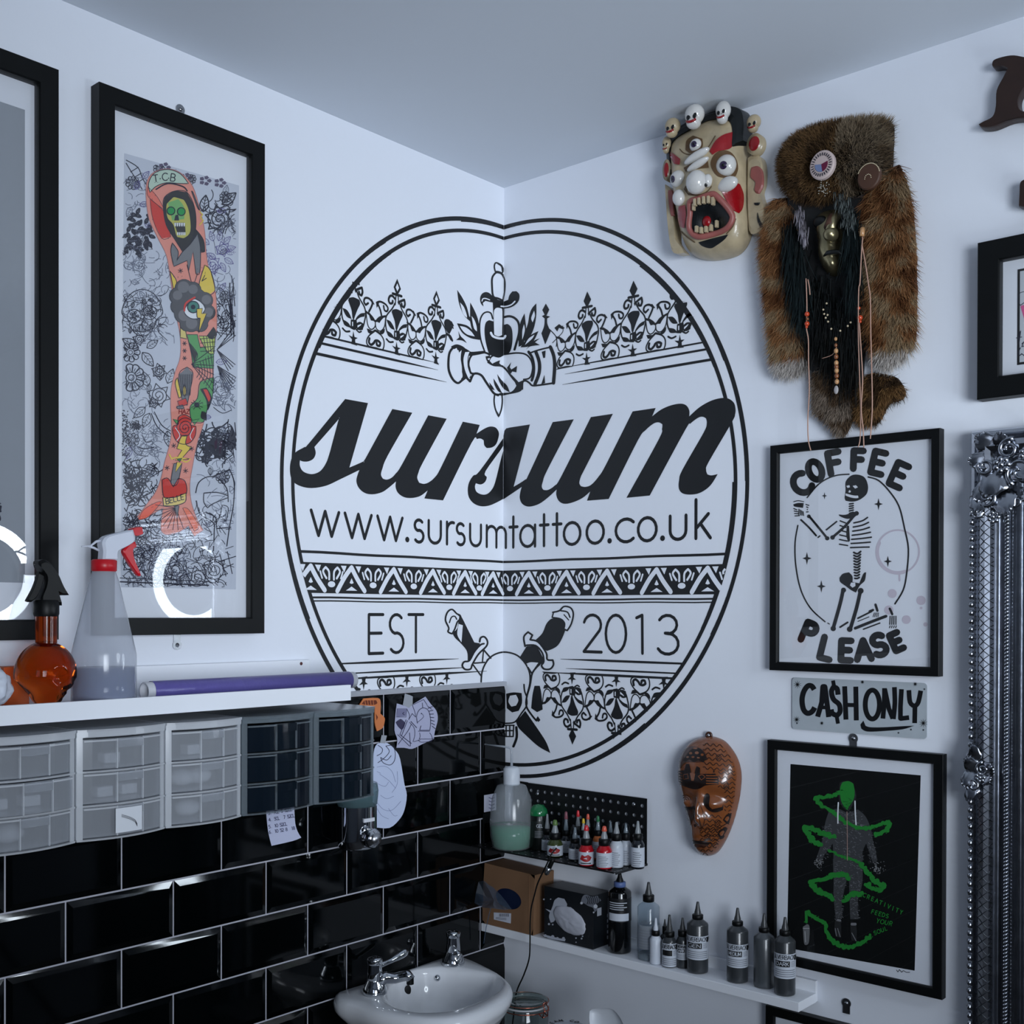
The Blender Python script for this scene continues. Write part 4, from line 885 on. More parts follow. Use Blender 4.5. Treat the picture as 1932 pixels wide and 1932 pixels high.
# --- coffee poster
Z5 = crop(1430, 790, 3.865)
t = picture('R', .7215, 1.272, 1.0545, 1.712, .0165, .022, 'black framed poster of a kneeling skeleton reading coffee please', matm=PAPER, matname='poster', matw=.012)
a = t.art(.0122); B_ = C(12, 13, 16); f5 = 1/3.865
def Z(w, *p, **k): a.line(Z5(*p), w*1.25*f5, B_, 1, **k)
def ZP(*p, m=B_, lay=1, **k): a.poly(Z5(*p), m, lay, **k)
for s_, x, y, h, g, sx_ in (('C',318,475,145,-38,1.0),('O',418,378,135,-24,.75),('F',560,322,150,-10,1.0),('F',733,300,130,2,1.0),('E',880,322,155,13,.95),('E',1030,412,165,24,.95),('P',375,1560,135,22,.95),('L',505,1675,150,14,.95),('E',645,1690,140,2,.95),('A',772,1685,135,-4,1.0),('S',885,1650,145,-12,1.0),('E',1012,1625,120,-24,.95)):
    lt(s_, x, y, h*1.02, g, 50*f5, B_, 1, Z5, sx_=sx_*1.05)
Z(8,(360,575),(430,490),(500,440),(580,412),(665,405)); Z(9,(805,425),(880,450),(960,530),(1030,640),(1070,800),(1098,950),(1085,1130),(1060,1250),(1000,1350)); Z(8,(292,778),(272,900),(275,1050),(300,1200),(340,1310),(400,1400),(490,1480)); Z(6,(510,1490),(522,1497))
def star(x, y, r, ry=None):
    ry = ry or r*1.25; ZP(*[(x+(r if k % 4 == 0 else (0 if k % 2 == 0 else .26*r))*[1,.9,0,-.9,-1,-.9,0,.9][k]*(1), y+[0,.26,1,.26,0,-.26,-1,-.26][k]*ry) for k in range(8)], sm=False)
for x, y, r in ((486,562,19),(880,622,32),(358,1018,34),(948,1040,30),(463,1222,33)):
    ZP((x-r,y),(x-r*.25,y-r*.25),(x,y-r*1.35),(x+r*.25,y-r*.25),(x+r,y),(x+r*.25,y+r*.28),(x,y+r*1.4),(x-r*.25,y+r*.28), sm=False)
ZP((640,520),(640,460),(680,415),(730,408),(780,430),(803,490),(795,545),(760,580),(720,600),(680,605),(640,598),(633,575)); 
for p in (((645,490),(668,485),(672,500),(655,505)),((692,490),(715,485),(730,500),(710,510),(700,500)),((668,520),(680,530),(672,540),(660,535)),((640,545),(700,560),(730,560),(735,575),(720,580),(680,575),(640,560))): ZP(*p, m=PAPER, lay=2)
for k in range(4): Z(3.5,(652+k*16,548),(652+k*16,572))
for k in range(5): Z(9,(668-k*0,622+k*17),(696,618+k*16))
ZP((590,698),(640,700),(700,680),(735,690),(700,720),(650,730),(600,712)); Z(15,(715,690),(640,780),(545,865)); a.dot(Z5((545,866))[0], 17*f5, B_, 1); a.dot(Z5((720,690))[0], 17*f5, B_, 1)
Z(13,(375,712),(440,790),(505,870)); a.dot(Z5((372,712))[0], 14*f5, B_, 1); a.dot(Z5((506,872))[0], 16*f5, B_, 1); Z(11,(315,738),(370,790),(425,852)); Z(9,(440,865),(452,855)); Z(9,(500,810),(575,750))
ZP((258,625),(290,615),(335,615),(330,650),(290,645),(265,640)); Z(5,(262,605),(295,598),(335,605)); 
for k in range(4): Z(6,(262+k*3,655+k*18),(285+k*6,665+k*14)); Z(6,(300+k*10,660+k*6),(298+k*12,700+k*2)); Z(6,(350+k*6,625+k*18),(372-k*6,632+k*16))
for k in range(7):
    y = 700+k*38; Z(9,(700-k*4,760+k*30),(760,745+k*32),(800+min(k,4)*7-max(0,k-4)*8,720+k*36)); Z(8,(600-k*1,745+k*34),(640+k*3,760+k*33)) if k < 6 else None
ZP((650,780),(665,780),(672,890),(660,900),(645,850))
for k in range(10): Z(11,(700+k*.8,975+k*21),(725,985+k*20),(750-k*1.2,968+k*21))
ZP((595,1160),(620,1130),(665,1120),(690,1150),(690,1190),(740,1200),(770,1130),(790,1120),(780,1180),(745,1215),(715,1268),(680,1250),(640,1220),(600,1190)); ZP((680,1195),(710,1195),(712,1220),(690,1232),(672,1215), m=PAPER, lay=2)
Z(21,(622,1250),(600,1350),(552,1520)); a.dot(Z5((625,1250))[0], 19*f5, B_, 1); a.dot(Z5((550,1530))[0], 20*f5, B_, 1); Z(21,(748,1255),(720,1380),(675,1530)); a.dot(Z5((750,1255))[0], 22*f5, B_, 1); a.dot(Z5((670,1535))[0], 21*f5, B_, 1)
Z(11,(600,1520),(655,1485)); Z(17,(710,1528),(830,1480),(935,1440)); Z(8,(770,1535),(890,1490)); Z(10,(730,1455),(830,1405)); Z(14,(815,1405),(840,1395)); Z(5,(730,1478),(810,1445)); Z(14,(858,1355),(872,1400)); Z(14,(962,1385),(980,1425))
for k in range(4): Z(6,(965+k*14,1440),(962+k*15,1500)); Z(5,(965+k*15,1510),(960+k*15,1525)); Z(4,(850+k*10,1415),(840+k*12,1445))
ST = C(196, 188, 200)
a.line(Z5(*[(1020+155*math.cos(b), 970+158*math.sin(b)) for b in [2*PI*k/30 for k in range(30)]]), 13*f5, ST, 0, closed=True); a.line(Z5(*[(1020+150*math.cos(b), 972+152*math.sin(b)) for b in [1.2+2.4*k/14 for k in range(15)]]), 26*f5, ST, 0)
a.line(Z5((1030,1120),(1033,1180)), 14*f5, ST, 0)
for x, y, r in ((980,1275,33),(1190,1325,34),(1083,1465,32),(955,1395,34),(1190,1380,10),(1222,1500,16)): a.dot(Z5((x, y))[0], r*f5, ST, 0, 16)
a.build('poster_print', t.e)

# --- cash only sign, a small painted sheet metal plate
Q6 = crop(1430, 1260, 5.222)
t = WT('R', 'painted_sign', 'small scratched white metal sign hand painted with cash only', 'sign', .893, 1.158)
mb = MB(); u0, u1, v0, v1 = .7615, 1.0265, 1.158, 1.2585; r = .006
poly = [(cx+r*math.cos(b), cy+r*math.sin(b)) for cx, cy, b0 in ((u1-r, v1-r, 0), (u0+r, v1-r, PI/2), (u0+r, v0+r, PI), (u1-r, v0+r, 1.5*PI)) for b in [b0+k*PI/8 for k in range(5)]]
mb.prism(poly, .002, .0035, mat('sign_enamel', (172, 180, 186), .4, nz=.12, nscale=30)); t.part(mb, 'plate')
a = t.art(.0037, lay=.0001); f6 = 1/5.222; B2 = C(10, 12, 16, .45)
def c6(w, *p, **k): a.line(Q6(*p), w*f6, B2, 1, cap=False, **k)
c6(52,(555,215),(530,180),(490,180),(450,240),(435,320),(450,410),(490,448),(535,430),(560,390)); c6(50,(588,482),(630,340),(640,185),(660,185),(680,340),(698,485), sm=False); c6(36,(610,390),(690,390))
c6(50,(790,265),(780,205),(745,190),(725,235),(745,310),(800,360),(810,430),(780,470),(735,450),(722,410)); c6(38,(740,125),(752,190)); c6(38,(775,470),(790,550))
c6(48,(855,182),(868,510)); c6(48,(965,185),(970,518)); c6(40,(870,365),(970,368))
a.line(Q6(*[(1128+70*math.cos(b), 362+142*math.sin(b)) for b in [2*PI*k/18 for k in range(18)]]), 48*f6, B2, 1, closed=True)
c6(46,(1248,200),(1245,340),(1232,500)); c6(46,(1250,210),(1290,400),(1330,500), sm=False); c6(46,(1345,190),(1350,350),(1335,505)); c6(46,(1415,210),(1405,380),(1405,500),(1490,490), sm=False); c6(46,(1488,220),(1500,340),(1545,380),(1580,340),(1605,225)); c6(46,(1548,370),(1545,545))
a.poly(Q6((1040,520),(1010,560),(1020,600),(1080,628),(1250,622),(1430,605),(1540,570),(1420,575),(1250,585),(1110,585),(1060,570)), B2, 1)
for x, y, r in ((390,165,42),(382,510,36),(1030,140,20),(1550,160,24),(1630,545,46),(630,545,20)):
    for k in range(5): b = .3+k*PI/5; a.line(Q6((x-r*math.cos(b), y-r*math.sin(b)), (x+r*math.cos(b), y+r*math.sin(b))), 6*f6, B2, 1, taper=(.1, .1))
for x, y in ((385,545),(1508,608),(1385,640),(1630,612),(1640,210),(968,435)): a.dot(Q6((x, y))[0], 9*f6, C(60,66,72), 1)
a.build('painted_letters', t.e)
plate('R', 1611, 1393, 'metal hanging plate between the cash only sign and the green figure print', down=True)

# --- green figure print
t = picture('R', .7165, .7, 1.0620, 1.1345, .0185, .02, 'black framed dark print of a striding hooded figure wrapped in green smoke')
G8 = crop(1430, 1380, 3.5); a = t.art(.0122); f8 = 1/3.5
a.poly(G8((215,215),(1075,290),(1035,1580),(192,1430)), C(6, 9, 10, .5), 0, sm=False)
GN = C(26, 128, 44); FG = C(120, 122, 126); FD = C(58, 60, 63)
def Gp(m, lay, *p, **k): a.poly(G8(*p), m, lay, **k)
random.seed(5)
Gp(FD, 1, (470,525),(530,510),(590,535),(660,515),(710,560),(745,640),(760,720),(790,850),(760,870),(715,740),(690,800),(700,850),(600,860),(500,850),(495,740),(450,800),(420,850),(385,840),(430,700),(445,600))
Gp(FD, 1, (495,840),(600,860),(690,850),(690,1000),(660,1120),(665,1240),(610,1240),(605,1100),(600,930),(560,1100),(550,1230),(515,1240),(500,1100),(500,980)); Gp(C(36,38,40), 1, (540,340),(580,325),(625,335),(650,420),(640,460),(600,530),(560,500),(535,440))
Gp(GN, 3, (545,370),(560,335),(600,328),(632,345),(640,400),(632,450),(600,500),(592,520),(560,480),(545,430)); 
for k in range(10): a.line(G8((560+random.uniform(0,60),440+k*7),(575+random.uniform(0,50),446+k*7)), .8, C(16,84,30), 4)
for cx, cy, w, h, n in ((600,680,90,150,330),(540,930,40,90,110),(640,930,40,90,110),(530,1130,28,120,100),(640,1130,30,110,90),(450,720,28,110,90),(750,770,26,110,80)):
    for _ in range(n):
        x, y = cx+random.uniform(-w, w), cy+random.uniform(-h, h); b = random.uniform(-.5, .9); L_ = random.uniform(5, 16); a.line(G8((x, y), (x+L_*math.cos(b), y+L_*math.sin(b))), .7, random.choice((FG, FD, C(84,86,90))), 2, cap=False)
for _ in range(60):
    for cx, cy in ((405,865),(790,900)): a.dot(G8((cx+random.gauss(0,17), cy+random.gauss(0,22)))[0], .8, C(150,152,155), 2, 5)
a.line(G8((533,470),(530,540),(530,605)), 2.4, WH, 5); a.line(G8((643,460),(645,540),(650,615)), 2.4, WH, 5); a.line(G8((590,530),(592,700),(592,850)), 1.2, C(170,140,130), 5)
Gp(C(30,32,34), 3, (510,1255),(548,1245),(552,1300),(550,1360),(520,1355),(505,1310)); Gp(C(30,32,34), 3, (612,1255),(650,1260),(655,1340),(650,1385),(620,1380),(612,1320)); a.line(G8((528,1245),(545,1248)), 4, FG, 4); a.line(G8((622,1272),(645,1272)), 5, FG, 4)
for p in (((528,1300),(545,1355)),((622,1330),(650,1382)),((512,1300),(520,1350))): a.line(G8(*p), 1.5, FG, 4)
def smoke(w, *p):
    P_ = smooth2(G8(*p), False, 80, 8); n = len(P_)
    Q_ = [(x+random.uniform(-1, 1)*w*.12, y+random.uniform(-1, 1)*w*.12) for x, y in P_]
    for i in range(n-1): a.line([Q_[i], Q_[i+1]], w*random.uniform(.75, 1.25)*f8, GN, 3+(i % 3)*.2)
    for i in range(n): a.dot((P_[i][0]+random.uniform(-1, 1)*w*.5*f8*1.6, P_[i][1]+random.uniform(-1, 1)*w*.5*f8*1.6), random.uniform(.5, 1.3), GN, 3, 6)
smoke(20,(560,395),(500,420),(440,430),(375,440),(430,490),(500,540),(560,580),(620,625),(700,640),(780,625),(850,600),(875,615),(840,660),(780,680)); smoke(26,(500,690),(440,675),(380,650),(310,635),(340,680),(360,720),(410,745)); smoke(14,(470,785),(540,820),(620,845),(680,870)); smoke(26,(680,870),(730,930),(780,990),(840,1015),(800,1050),(710,1005))
smoke(26,(600,965),(540,945),(470,960),(350,1000),(390,1040),(450,1075),(500,1105)); smoke(26,(575,1110),(620,1075),(680,1070)); smoke(22,(325,1250),(325,1190),(380,1230),(430,1260),(470,1350),(520,1400),(600,1425),(680,1400),(740,1350))
for s_, x0, y0, dx, dy, h in (('CREATIVITY',705,1080,27,12.5,26),('FEEDS',760,1190,24,7,26),('YOUR',795,1250,28,6,28),('SOUL',775,1330,24,-10,26)):
    for k, c in enumerate(s_): lt(c, x0+k*dx, y0+k*dy, h, 18 if s_ != 'SOUL' else -15, 1.4, GN, 4, G8)
Gp(C(110,112,114), 2, (298,1290),(325,1272),(342,1290),(338,1390),(320,1410),(305,1395)); a.line(G8((300,1300),(340,1300)), 1.2, C(180,182,184), 3); a.line(G8((312,1320),(316,1390)), 1.3, C(180,182,184), 3)
lt('J',0,0,1,0,1,B_,1,G8) if 'J' in GL else None
a.line(G8((915,1575),(925,1588),(935,1572),(950,1590),(962,1580),(980,1590),(1003,1590)), 1.1, C(20,22,26), 1)
a.build('art_print', t.e)
# --- the picture below it, cut by the photo's lower edge
u0, v1 = pR(1444, 1893, .02)
t = picture('R', u0, v1-.42, u0+.345, v1-.004, .0185, .02, 'black framed picture at the bottom edge, under the green figure print')
a = t.art(.0122, mp=None); x0, x1, z0, z1 = u0+.04, u0+.305, v1-.38, v1-.036
a.face([(x0, z0), (x1, z0), (x1, z1), (x0, z1)], C(10, 12, 14), 0)
a.build('art_print', t.e)
plate('R', 1598, 1892, 'metal hanging plate right above the bottommost picture frame', down=True)

# --- picture at the right edge
t = picture('R', 1.1215, 1.752, 1.56, 2.021, .036, .032, 'wide black frame with a pink line drawing, cut by the right edge of the photo')
a = t.art(PM); R4 = crop(1700, 60, 2.683); a.mp = None
x0, x1, z0, z1 = 1.1815, 1.50, 1.806, 1.968
a.face([(x0, z0), (x1, z0), (x1, z1), (x0, z1)], C(10, 10, 12), 0); a.face([(x0+.004, z0+.004), (x1-.004, z0+.004), (x1-.004, z1-.004), (x0+.004, z1-.004)], C(190, 196, 202), 1)
a.mp = lambda x, y: pR(x, y, PM)
PK = C(208, 90, 140)
a.line(R4((625,1315),(600,1325),(592,1360),(605,1385),(625,1370)), 1.2, LN, 2); a.poly(R4((612,1380),(623,1400),(623,1440)), PK, 2); a.poly(R4((605,1390),(630,1380),(660,1450),(640,1500),(620,1440)), PK, 2)
a.line(R4((592,1560),(600,1530),(606,1515),(600,1560),(598,1580)), 1.7, LN, 2); a.line(R4((585,1550),(612,1545)), 1.4, LN, 2); a.line(R4((612,1580),(622,1570),(612,1595),(625,1590)), 1.4, LN, 2); a.line(R4((605,1600),(595,1625),(600,1640),(612,1630),(625,1640)), 1.7, LN, 2)
a.line(R4((640,1560),(660,1540),(655,1600),(690,1570),(720,1560)), 1.5, LN, 2); a.line(R4((650,1300),(690,1320),(700,1400),(680,1460)), 1.4, LN, 2); a.poly(R4((690,1340),(740,1360),(730,1440),(700,1420)), PK, 2)
a.build('art_print', t.e)

# --- dark carved wooden ornaments at the top right
WOOD = mat('dark_carved_wood', (44, 27, 21), .45, nz=.45, nscale=35)
S4 = lambda *p: [pR(*q, .02) for q in R4(*p)]
def carved(name, label, pts, u, v):
    t = WT('R', name, label, 'wall ornament', u, v)
    P_ = smooth2(pts, True, 70, 4); n = len(P_); cx = sum(p[0] for p in P_)/n; cy = sum(p[1] for p in P_)/n
    mb = MB(); rings = []
    for w, k in ((.003, 0), (.018, 0), (.0215, .0004), (.024, .0012)):
        ring = []
        for i in range(n):
            aa, bb = P_[i-1], P_[(i+1) % n]; dx, dy = bb[0]-aa[0], bb[1]-aa[1]; l = math.hypot(dx, dy) or 1; ar = SGN
            ring.append((P_[i][0]-dy/l*k*ar, P_[i][1]+dx/l*k*ar, w))
        rings.append(ring)
    vs = [p for r_ in rings for p in r_]; fs = [(j*n+i, j*n+(i+1) % n, (j+1)*n+(i+1) % n, (j+1)*n+i) for j in range(3) for i in range(n)]
    fs += [tuple(3*n+k for k in t_) for t_ in tessellate_polygon([[Vector((p[0], p[1], 0)) for p in P_]])]; mb.add(vs, fs, WOOD); o = t.part(mb, 'body'); return t
def area2(p): return sum(p[i-1][0]*p[i][1]-p[i][0]*p[i-1][1] for i in range(len(p)))/2
pts = S4((462,165),(480,140),(560,120),(623,128),(700,145),(750,190),(720,240),(655,255),(612,310),(596,355),(610,398),(670,408),(740,420),(720,460),(640,444),(560,450),(470,485),(410,487),(394,470),(420,455),(465,430),(480,380),(485,300),(520,230),(540,190),(510,178),(470,182))
SGN = 1 if area2(pts) > 0 else -1
carved('carved_ornament', 'large dark wooden hook-shaped wall ornament near the ceiling, cut by the right edge', pts, 1.16, 2.22)
pts = S4((605,765),(640,745),(700,748),(740,800),(730,890),(640,892),(597,885),(600,820)); SGN = 1 if area2(pts) > 0 else -1
carved('carved_ornament', 'small dark wooden block ornament just below the hook-shaped one, at the right edge', pts, 1.2, 2.07)
# ------------------------------------------------------------------ carved and fur masks on the right wall
class Relief:
    """a domed carved form on the wall: star-shaped outline in (u,v), height as a function of position"""
    def __init__(s, outline, depth, w0=.004, p=2.6, q=2.2, bumps=(), c=None):
        s.o = outline; n = len(outline); s.c = c or (sum(p_[0] for p_ in outline)/n, sum(p_[1] for p_ in outline)/n)
        s.pol = sorted((math.atan2(y-s.c[1], x-s.c[0]), math.hypot(x-s.c[0], y-s.c[1])) for x, y in outline)
        s.depth, s.w0, s.p, s.q, s.bumps = depth, w0, p, q, list(bumps)
        A_ = [a for a, _ in s.pol]; R_ = [r for _, r in s.pol]
        s.A = np.array([A_[-1]-2*PI]+A_+[A_[0]+2*PI]); s.R = np.array([R_[-1]]+R_+[R_[0]])
    def rad(s, a): return float(np.interp(a, s.A, s.R))
    def H(s, u, v):
        a = math.atan2(v-s.c[1], u-s.c[0]); t = min(1, math.hypot(u-s.c[0], v-s.c[1])/s.rad(a))
        w = s.w0+s.depth*(1-t**s.p)**(1/s.q)
        for bu, bv, amp, ru, rv, *e in s.bumps:
            d = ((u-bu)/ru)**2+((v-bv)/rv)**2
            if d < 6: w += amp*math.exp(-d*(1 if not e else 1)) if not e else amp*max(0, 1-d)**.5
        return max(w, s.w0)
    def at(s, px, py):
        w = s.depth*.7
        for _ in range(14):
            u, v = pR(px, py, w); w = .6*w+.4*s.H(u, v)
        u, v = pR(px, py, w); return (u, v, w)
    def mesh(s, m, na=96, nr=40, inset=0):
        mb = MB(); vs = [(s.c[0], s.c[1], s.H(*s.c))]
        for i in range(1, nr+1):
            t = math.sin(i/nr*PI/2)**.8 if True else i/nr
            for k in range(na):
                a = -PI+2*PI*k/na; r = s.rad(a)*t; u, v = s.c[0]+r*math.cos(a), s.c[1]+r*math.sin(a)
                vs.append((u, v, s.H(u, v) if i < nr else s.w0))
        fs = [(0, 1+k, 1+(k+1) % na) for k in range(na)]
        for i in range(nr-1):
            o = 1+i*na
            fs += [(o+k, o+na+k, o+na+(k+1) % na, o+(k+1) % na) for k in range(na)]
        n0 = len(vs); vs += [(vs[1+(nr-1)*na+k][0], vs[1+(nr-1)*na+k][1], .0015) for k in range(na)]
        fs += [(1+(nr-1)*na+k, n0+k, n0+(k+1) % na, 1+(nr-1)*na+(k+1) % na) for k in range(na)]; fs.append(tuple(n0+k for k in range(na)))
        mb.add(vs, fs, m, True); return mb
class Drape(Art):
    def __init__(s, rl, t, off=.0012, lay=.0004, mx=5.0):
        Art.__init__(s, None, None, lay=lay, base=off); s.rl = rl; s.t = t; s.mx = mx; s.cache = {}
    def pt(s, p, w):
        k = (round(p[0], 2), round(p[1], 2))
        if k not in s.cache: s.cache[k] = s.rl.at(*k)
        u, v, ww = s.cache[k]; return (u, v, ww+w)
    def face(s, poly, m, lay=0):
        st = [(poly[0], poly[i], poly[i+1]) for i in range(1, len(poly)-1)]; w = s.base+s.lay*lay; out = []
        while st:
            t = st.pop(); d = [math.dist(t[i], t[(i+1) % 3]) for i in range(3)]; k = d.index(max(d))
            if d[k] > s.mx:
                a, b, c = t[k], t[(k+1) % 3], t[(k+2) % 3]; mid = ((a[0]+b[0])/2, (a[1]+b[1])/2); st += [(a, mid, c), (mid, b, c)]
            else: out.append(t)
        for t in out:
            P3 = [s.pt(p, w) for p in t]
            if any(math.hypot(q[0]-s.rl.c[0], q[1]-s.rl.c[1])/s.rl.rad(math.atan2(q[1]-s.rl.c[1], q[0]-s.rl.c[0])) > .985 for q in P3): continue
            s.mb.add(P3, [(0, 1, 2)], m, True); continue
        for t in []: s.mb.add([s.pt(p, w) for p in t], [(0, 1, 2)], m, True)
    def done(s, name, parent=None, label=None): return s.t.part(s.mb, name, label, parent)

# --- painted three-eyed mask
IV = mat('aged_ivory_paint', (176, 160, 130), .35, nz=.42, nscale=38, coat=.3, bump=.35); IVW = mat('white_glossy_paint', (206, 204, 200), .2, nz=.1, nscale=60, coat=.5)
RDP = mat('red_mask_paint', (140, 12, 20), .28, nz=.3, nscale=50, coat=.4); PKP = mat('dusty_pink_paint', (150, 86, 80), .4, nz=.2, nscale=40); BKP = mat('black_mask_paint', (14, 18, 20), .35)
GRM = mat('brown_grime', (92, 68, 42), .6)
M1 = crop(1220, 160, 5.682)
t = WT('R', 'painted_wall_mask', 'white and red painted three-eyed mask with open mouth and a crown of small skulls', 'mask', .60, 2.13)
def gp(x, y, w): return pR(*M1((x, y))[0], w)
front = .062
ol = [gp(*p) for p in ((255,700,.03),(300,560,.03),(500,430,.03),(760,330,.02),(1000,330,.012),(1090,430,.008),(1105,700,.006),(1110,1000,.006),(1115,1300,.006),(1120,1500,.01),(1050,1680,.02),(900,1800,.03),(620,1840,.04),(430,1800,.04),(340,1650,.045),(290,1400,.045),(255,1100,.045),(240,900,.04))]
ol = smooth2(ol, True, 90, 4)
rl = Relief(ol, .070, .004, 3.6, 2.0)
def bump(x, y, amp, rx, ry, hard=False):
    u, v, w = rl.at(*M1((x, y))[0]); rl.bumps.append((u, v, amp, rx, ry)+((1,) if hard else ()))
k1 = .00108/5.682*5.4   # metres per crop pixel, about
sc = 1.02/1000
for b in ((520,640,.006,.014,.016),(840,880,.010,.026,.028),(310,1020,.010,.018,.026),(560,760,.012,.03,.009),(550,850,.010,.026,.008),(540,1040,.020,.024,.024),(870,1060,.010,.026,.014),(345,1210,.012,.015,.017),(700,1400,.010,.055,.055),(820,620,.005,.02,.015)): bump(*b)
u, v, w = rl.at(*M1((680,1440))[0]); rl.bumps.append((u, v, -.034, .034, .030))
t.part(rl.mesh(IV, 120, 60), 'face')
D = Drape(rl, t)
def dp(m, lay, *p, **k): D.poly(M1(*p), m, lay, **k)
dp(GRM, 0, (690,860),(720,760),(800,705),(900,720),(965,800),(985,900),(960,980),(850,1000),(750,970)); dp(GRM, 0, (400,890),(520,830),(660,820),(670,890),(540,905),(420,930)); dp(GRM, 0, (420,1080),(440,1160),(560,1175),(650,1140),(700,1080),(690,1110),(600,1190),(450,1185),(400,1120))
dp(GRM, 0, (430,600),(500,545),(600,580),(605,660),(560,720),(480,740),(420,700))
D.line(M1((360,690),(400,730),(470,750),(560,740),(650,690),(740,550)), 1.6, GRM, 1); D.line(M1((960,1440),(930,1520),(860,1600)), 2, GRM, 1); D.line(M1((360,1560),(420,1620),(520,1690)), 2, GRM, 1)
D.done('grime_lines')
mb = MB(); NB = 60; sec = []
for k in range(NB+1):
    a_ = math.radians(38+118*k/NB); R_ = rl.rad(a_); c_, s_ = math.cos(a_), math.sin(a_)
    def q_(f_, w_): return (rl.c[0]+R_*f_*c_, min(2.3955, rl.c[1]+R_*f_*s_), w_)
    wt = rl.H(rl.c[0]+R_*.86*c_, rl.c[1]+R_*.86*s_)+.004
    sec.append([q_(.86, wt-.008), q_(.86, wt), q_(.95, wt-.004), q_(1.06, wt-.016), q_(1.08, .006)])
vs = [p for r_ in sec for p in r_]; mb.add(vs, [(i*5+j, (i+1)*5+j, (i+1)*5+j+1, i*5+j+1) for i in range(NB) for j in range(4)]+[(0, 1, 2, 3, 4), tuple(NB*5+k for k in (4, 3, 2, 1, 0))], BKP); t.part(mb, 'crown_band')
D = Drape(rl, t, off=.003)
dp(RDP, 0, (685,720),(700,680),(750,600),(830,540),(935,508),(945,620),(900,690),(780,715),(715,755)); dp(RDP, 0, (232,715),(290,740),(370,800),(362,860),(300,850),(262,780)); dp(RDP, 0, (815,1150),(880,1150),(930,1120),(960,1050),(1010,1070),(1050,1180),(1042,1320),(1000,1382),(930,1340),(860,1240)); dp(RDP, 0, (350,1310),(420,1290),(430,1400),(410,1545),(360,1520),(340,1420))
D.done('red_markings')
D = Drape(rl, t, off=.0015); dp(BKP, 0, (560,1690),(700,1650),(880,1605),(840,1660),(760,1720),(690,1755),(600,1730)); D.done('goatee')
D = Drape(rl, t, off=.0015); dp(BKP, 0, (505,1350),(550,1270),(700,1240),(800,1275),(885,1380),(875,1470),(800,1560),(640,1600),(530,1590),(490,1540)); mo_ = D.done('mouth')
# lips: a modelled roll round the mouth
def spt(x, y, dw=0): u, v, w = rl.at(*M1((x, y))[0]); return (u, v, w+dw)
mb = MB(); lipc = smooth2([(470,1260),(560,1225),(640,1195),(720,1175),(790,1230),(880,1330),(925,1420),(890,1510),(820,1570),(700,1610),(560,1630),(480,1580),(455,1500),(470,1380)], True, 90, 4)
mb.tube([spt(x, y, .0015) for x, y in lipc], .0062, PKP, 10, closed=True); t.part(mb, 'lips')
for x, y, w_, h_ in ((545,1275,26,60),(590,1262,26,56),(640,1250,28,60),(690,1245,26,60),(738,1262,26,66),(530,1325,20,56),(562,1560,26,54),(612,1572,26,52),(664,1562,28,52),(716,1546,26,56),(776,1505,24,60)):
    mb = MB(); p = spt(x, y, .010); q = [(-w_*.19/1000*1.05, 0), (w_*.19/1000*1.05, 0)]
    a_ = w_*.00011; b_ = h_*.00012
    mb.box((p[0]-a_, p[1]-b_, p[2]-.006), (p[0]+a_, p[1]+b_, p[2]+.003), IV, .0012); t.part(mb, 'tooth')
mb = MB(); p = spt(665, 1475, .008); mb.sphere(p, .010, RDP, sc=(1, 1.1, .6)); t.part(mb, 'tongue')
IRIS = mat('violet_iris', (44, 30, 62), .2, coat=.5)
for x, y, r, ix, iy, ir, lab in ((520,645,.013,505,635,.0062,0),(330,1005,.017,275,1010,.0070,0),(845,865,.0215,820,860,.0078,1)):
    p = spt(x, y, -.002); mb = MB(); mb.sphere(p, r, IVW, 24, 16, sc=(1, 1, .8)); e = t.part(mb, 'eyeball')
    view = Vector((CAM[0], CAM[1], CAM[2])); pw = WR(*p[:2], p[2])
    d = (view-pw).normalized(); n_ = Vector((-d.y, d.z, -d.x))   # in (u,v,w)
    g = pR(*M1((ix, iy))[0], p[2]+r*.8); off = Vector((g[0]-p[0], g[1]-p[1], 0)); off.z = math.sqrt(max(1e-8, (r)**2-off.x**2-off.y**2))*.8
    c_ = Vector(p)+off; mb = MB(); rot = Vector((0, 0, 1)).rotation_difference(off.normalized()).to_matrix()
    mb.sphere(c_, ir, IRIS, 16, 8, sc=(1, 1, .25), rot=rot); t.part(mb, 'iris', parent=e)
    mb = MB(); mb.sphere(c_+off.normalized()*ir*.2, ir*.45, BKP, 12, 6, sc=(1, 1, .25), rot=rot); t.part(mb, 'pupil', parent=e)
for nm, x, y, rx, ry, rz, dw in (('nose',535,1045,.0215,.0235,.020,0),('nostril',662,1030,.009,.013,.010,.002),('brow_ridge',540,765,.030,.0085,.010,.001),('brow_ridge',555,855,.026,.007,.009,.002),('cheek',862,1068,.024,.0145,.012,0),('cheek',345,1210,.0135,.0165,.011,0)):
    p = spt(x, y, dw); mb = MB(); rot = Matrix.Rotation(.28 if nm == 'brow_ridge' else (.1 if nm == 'cheek' else 0), 3, 'Z'); mb.sphere(p, 1, IVW, 24, 14, sc=(rx, ry, rz), rot=rot); t.part(mb, nm)
mb = MB(); p = spt(658, 1086, .008); mb.sphere(p, .0035, BKP); t.part(mb, 'nostril_hole')
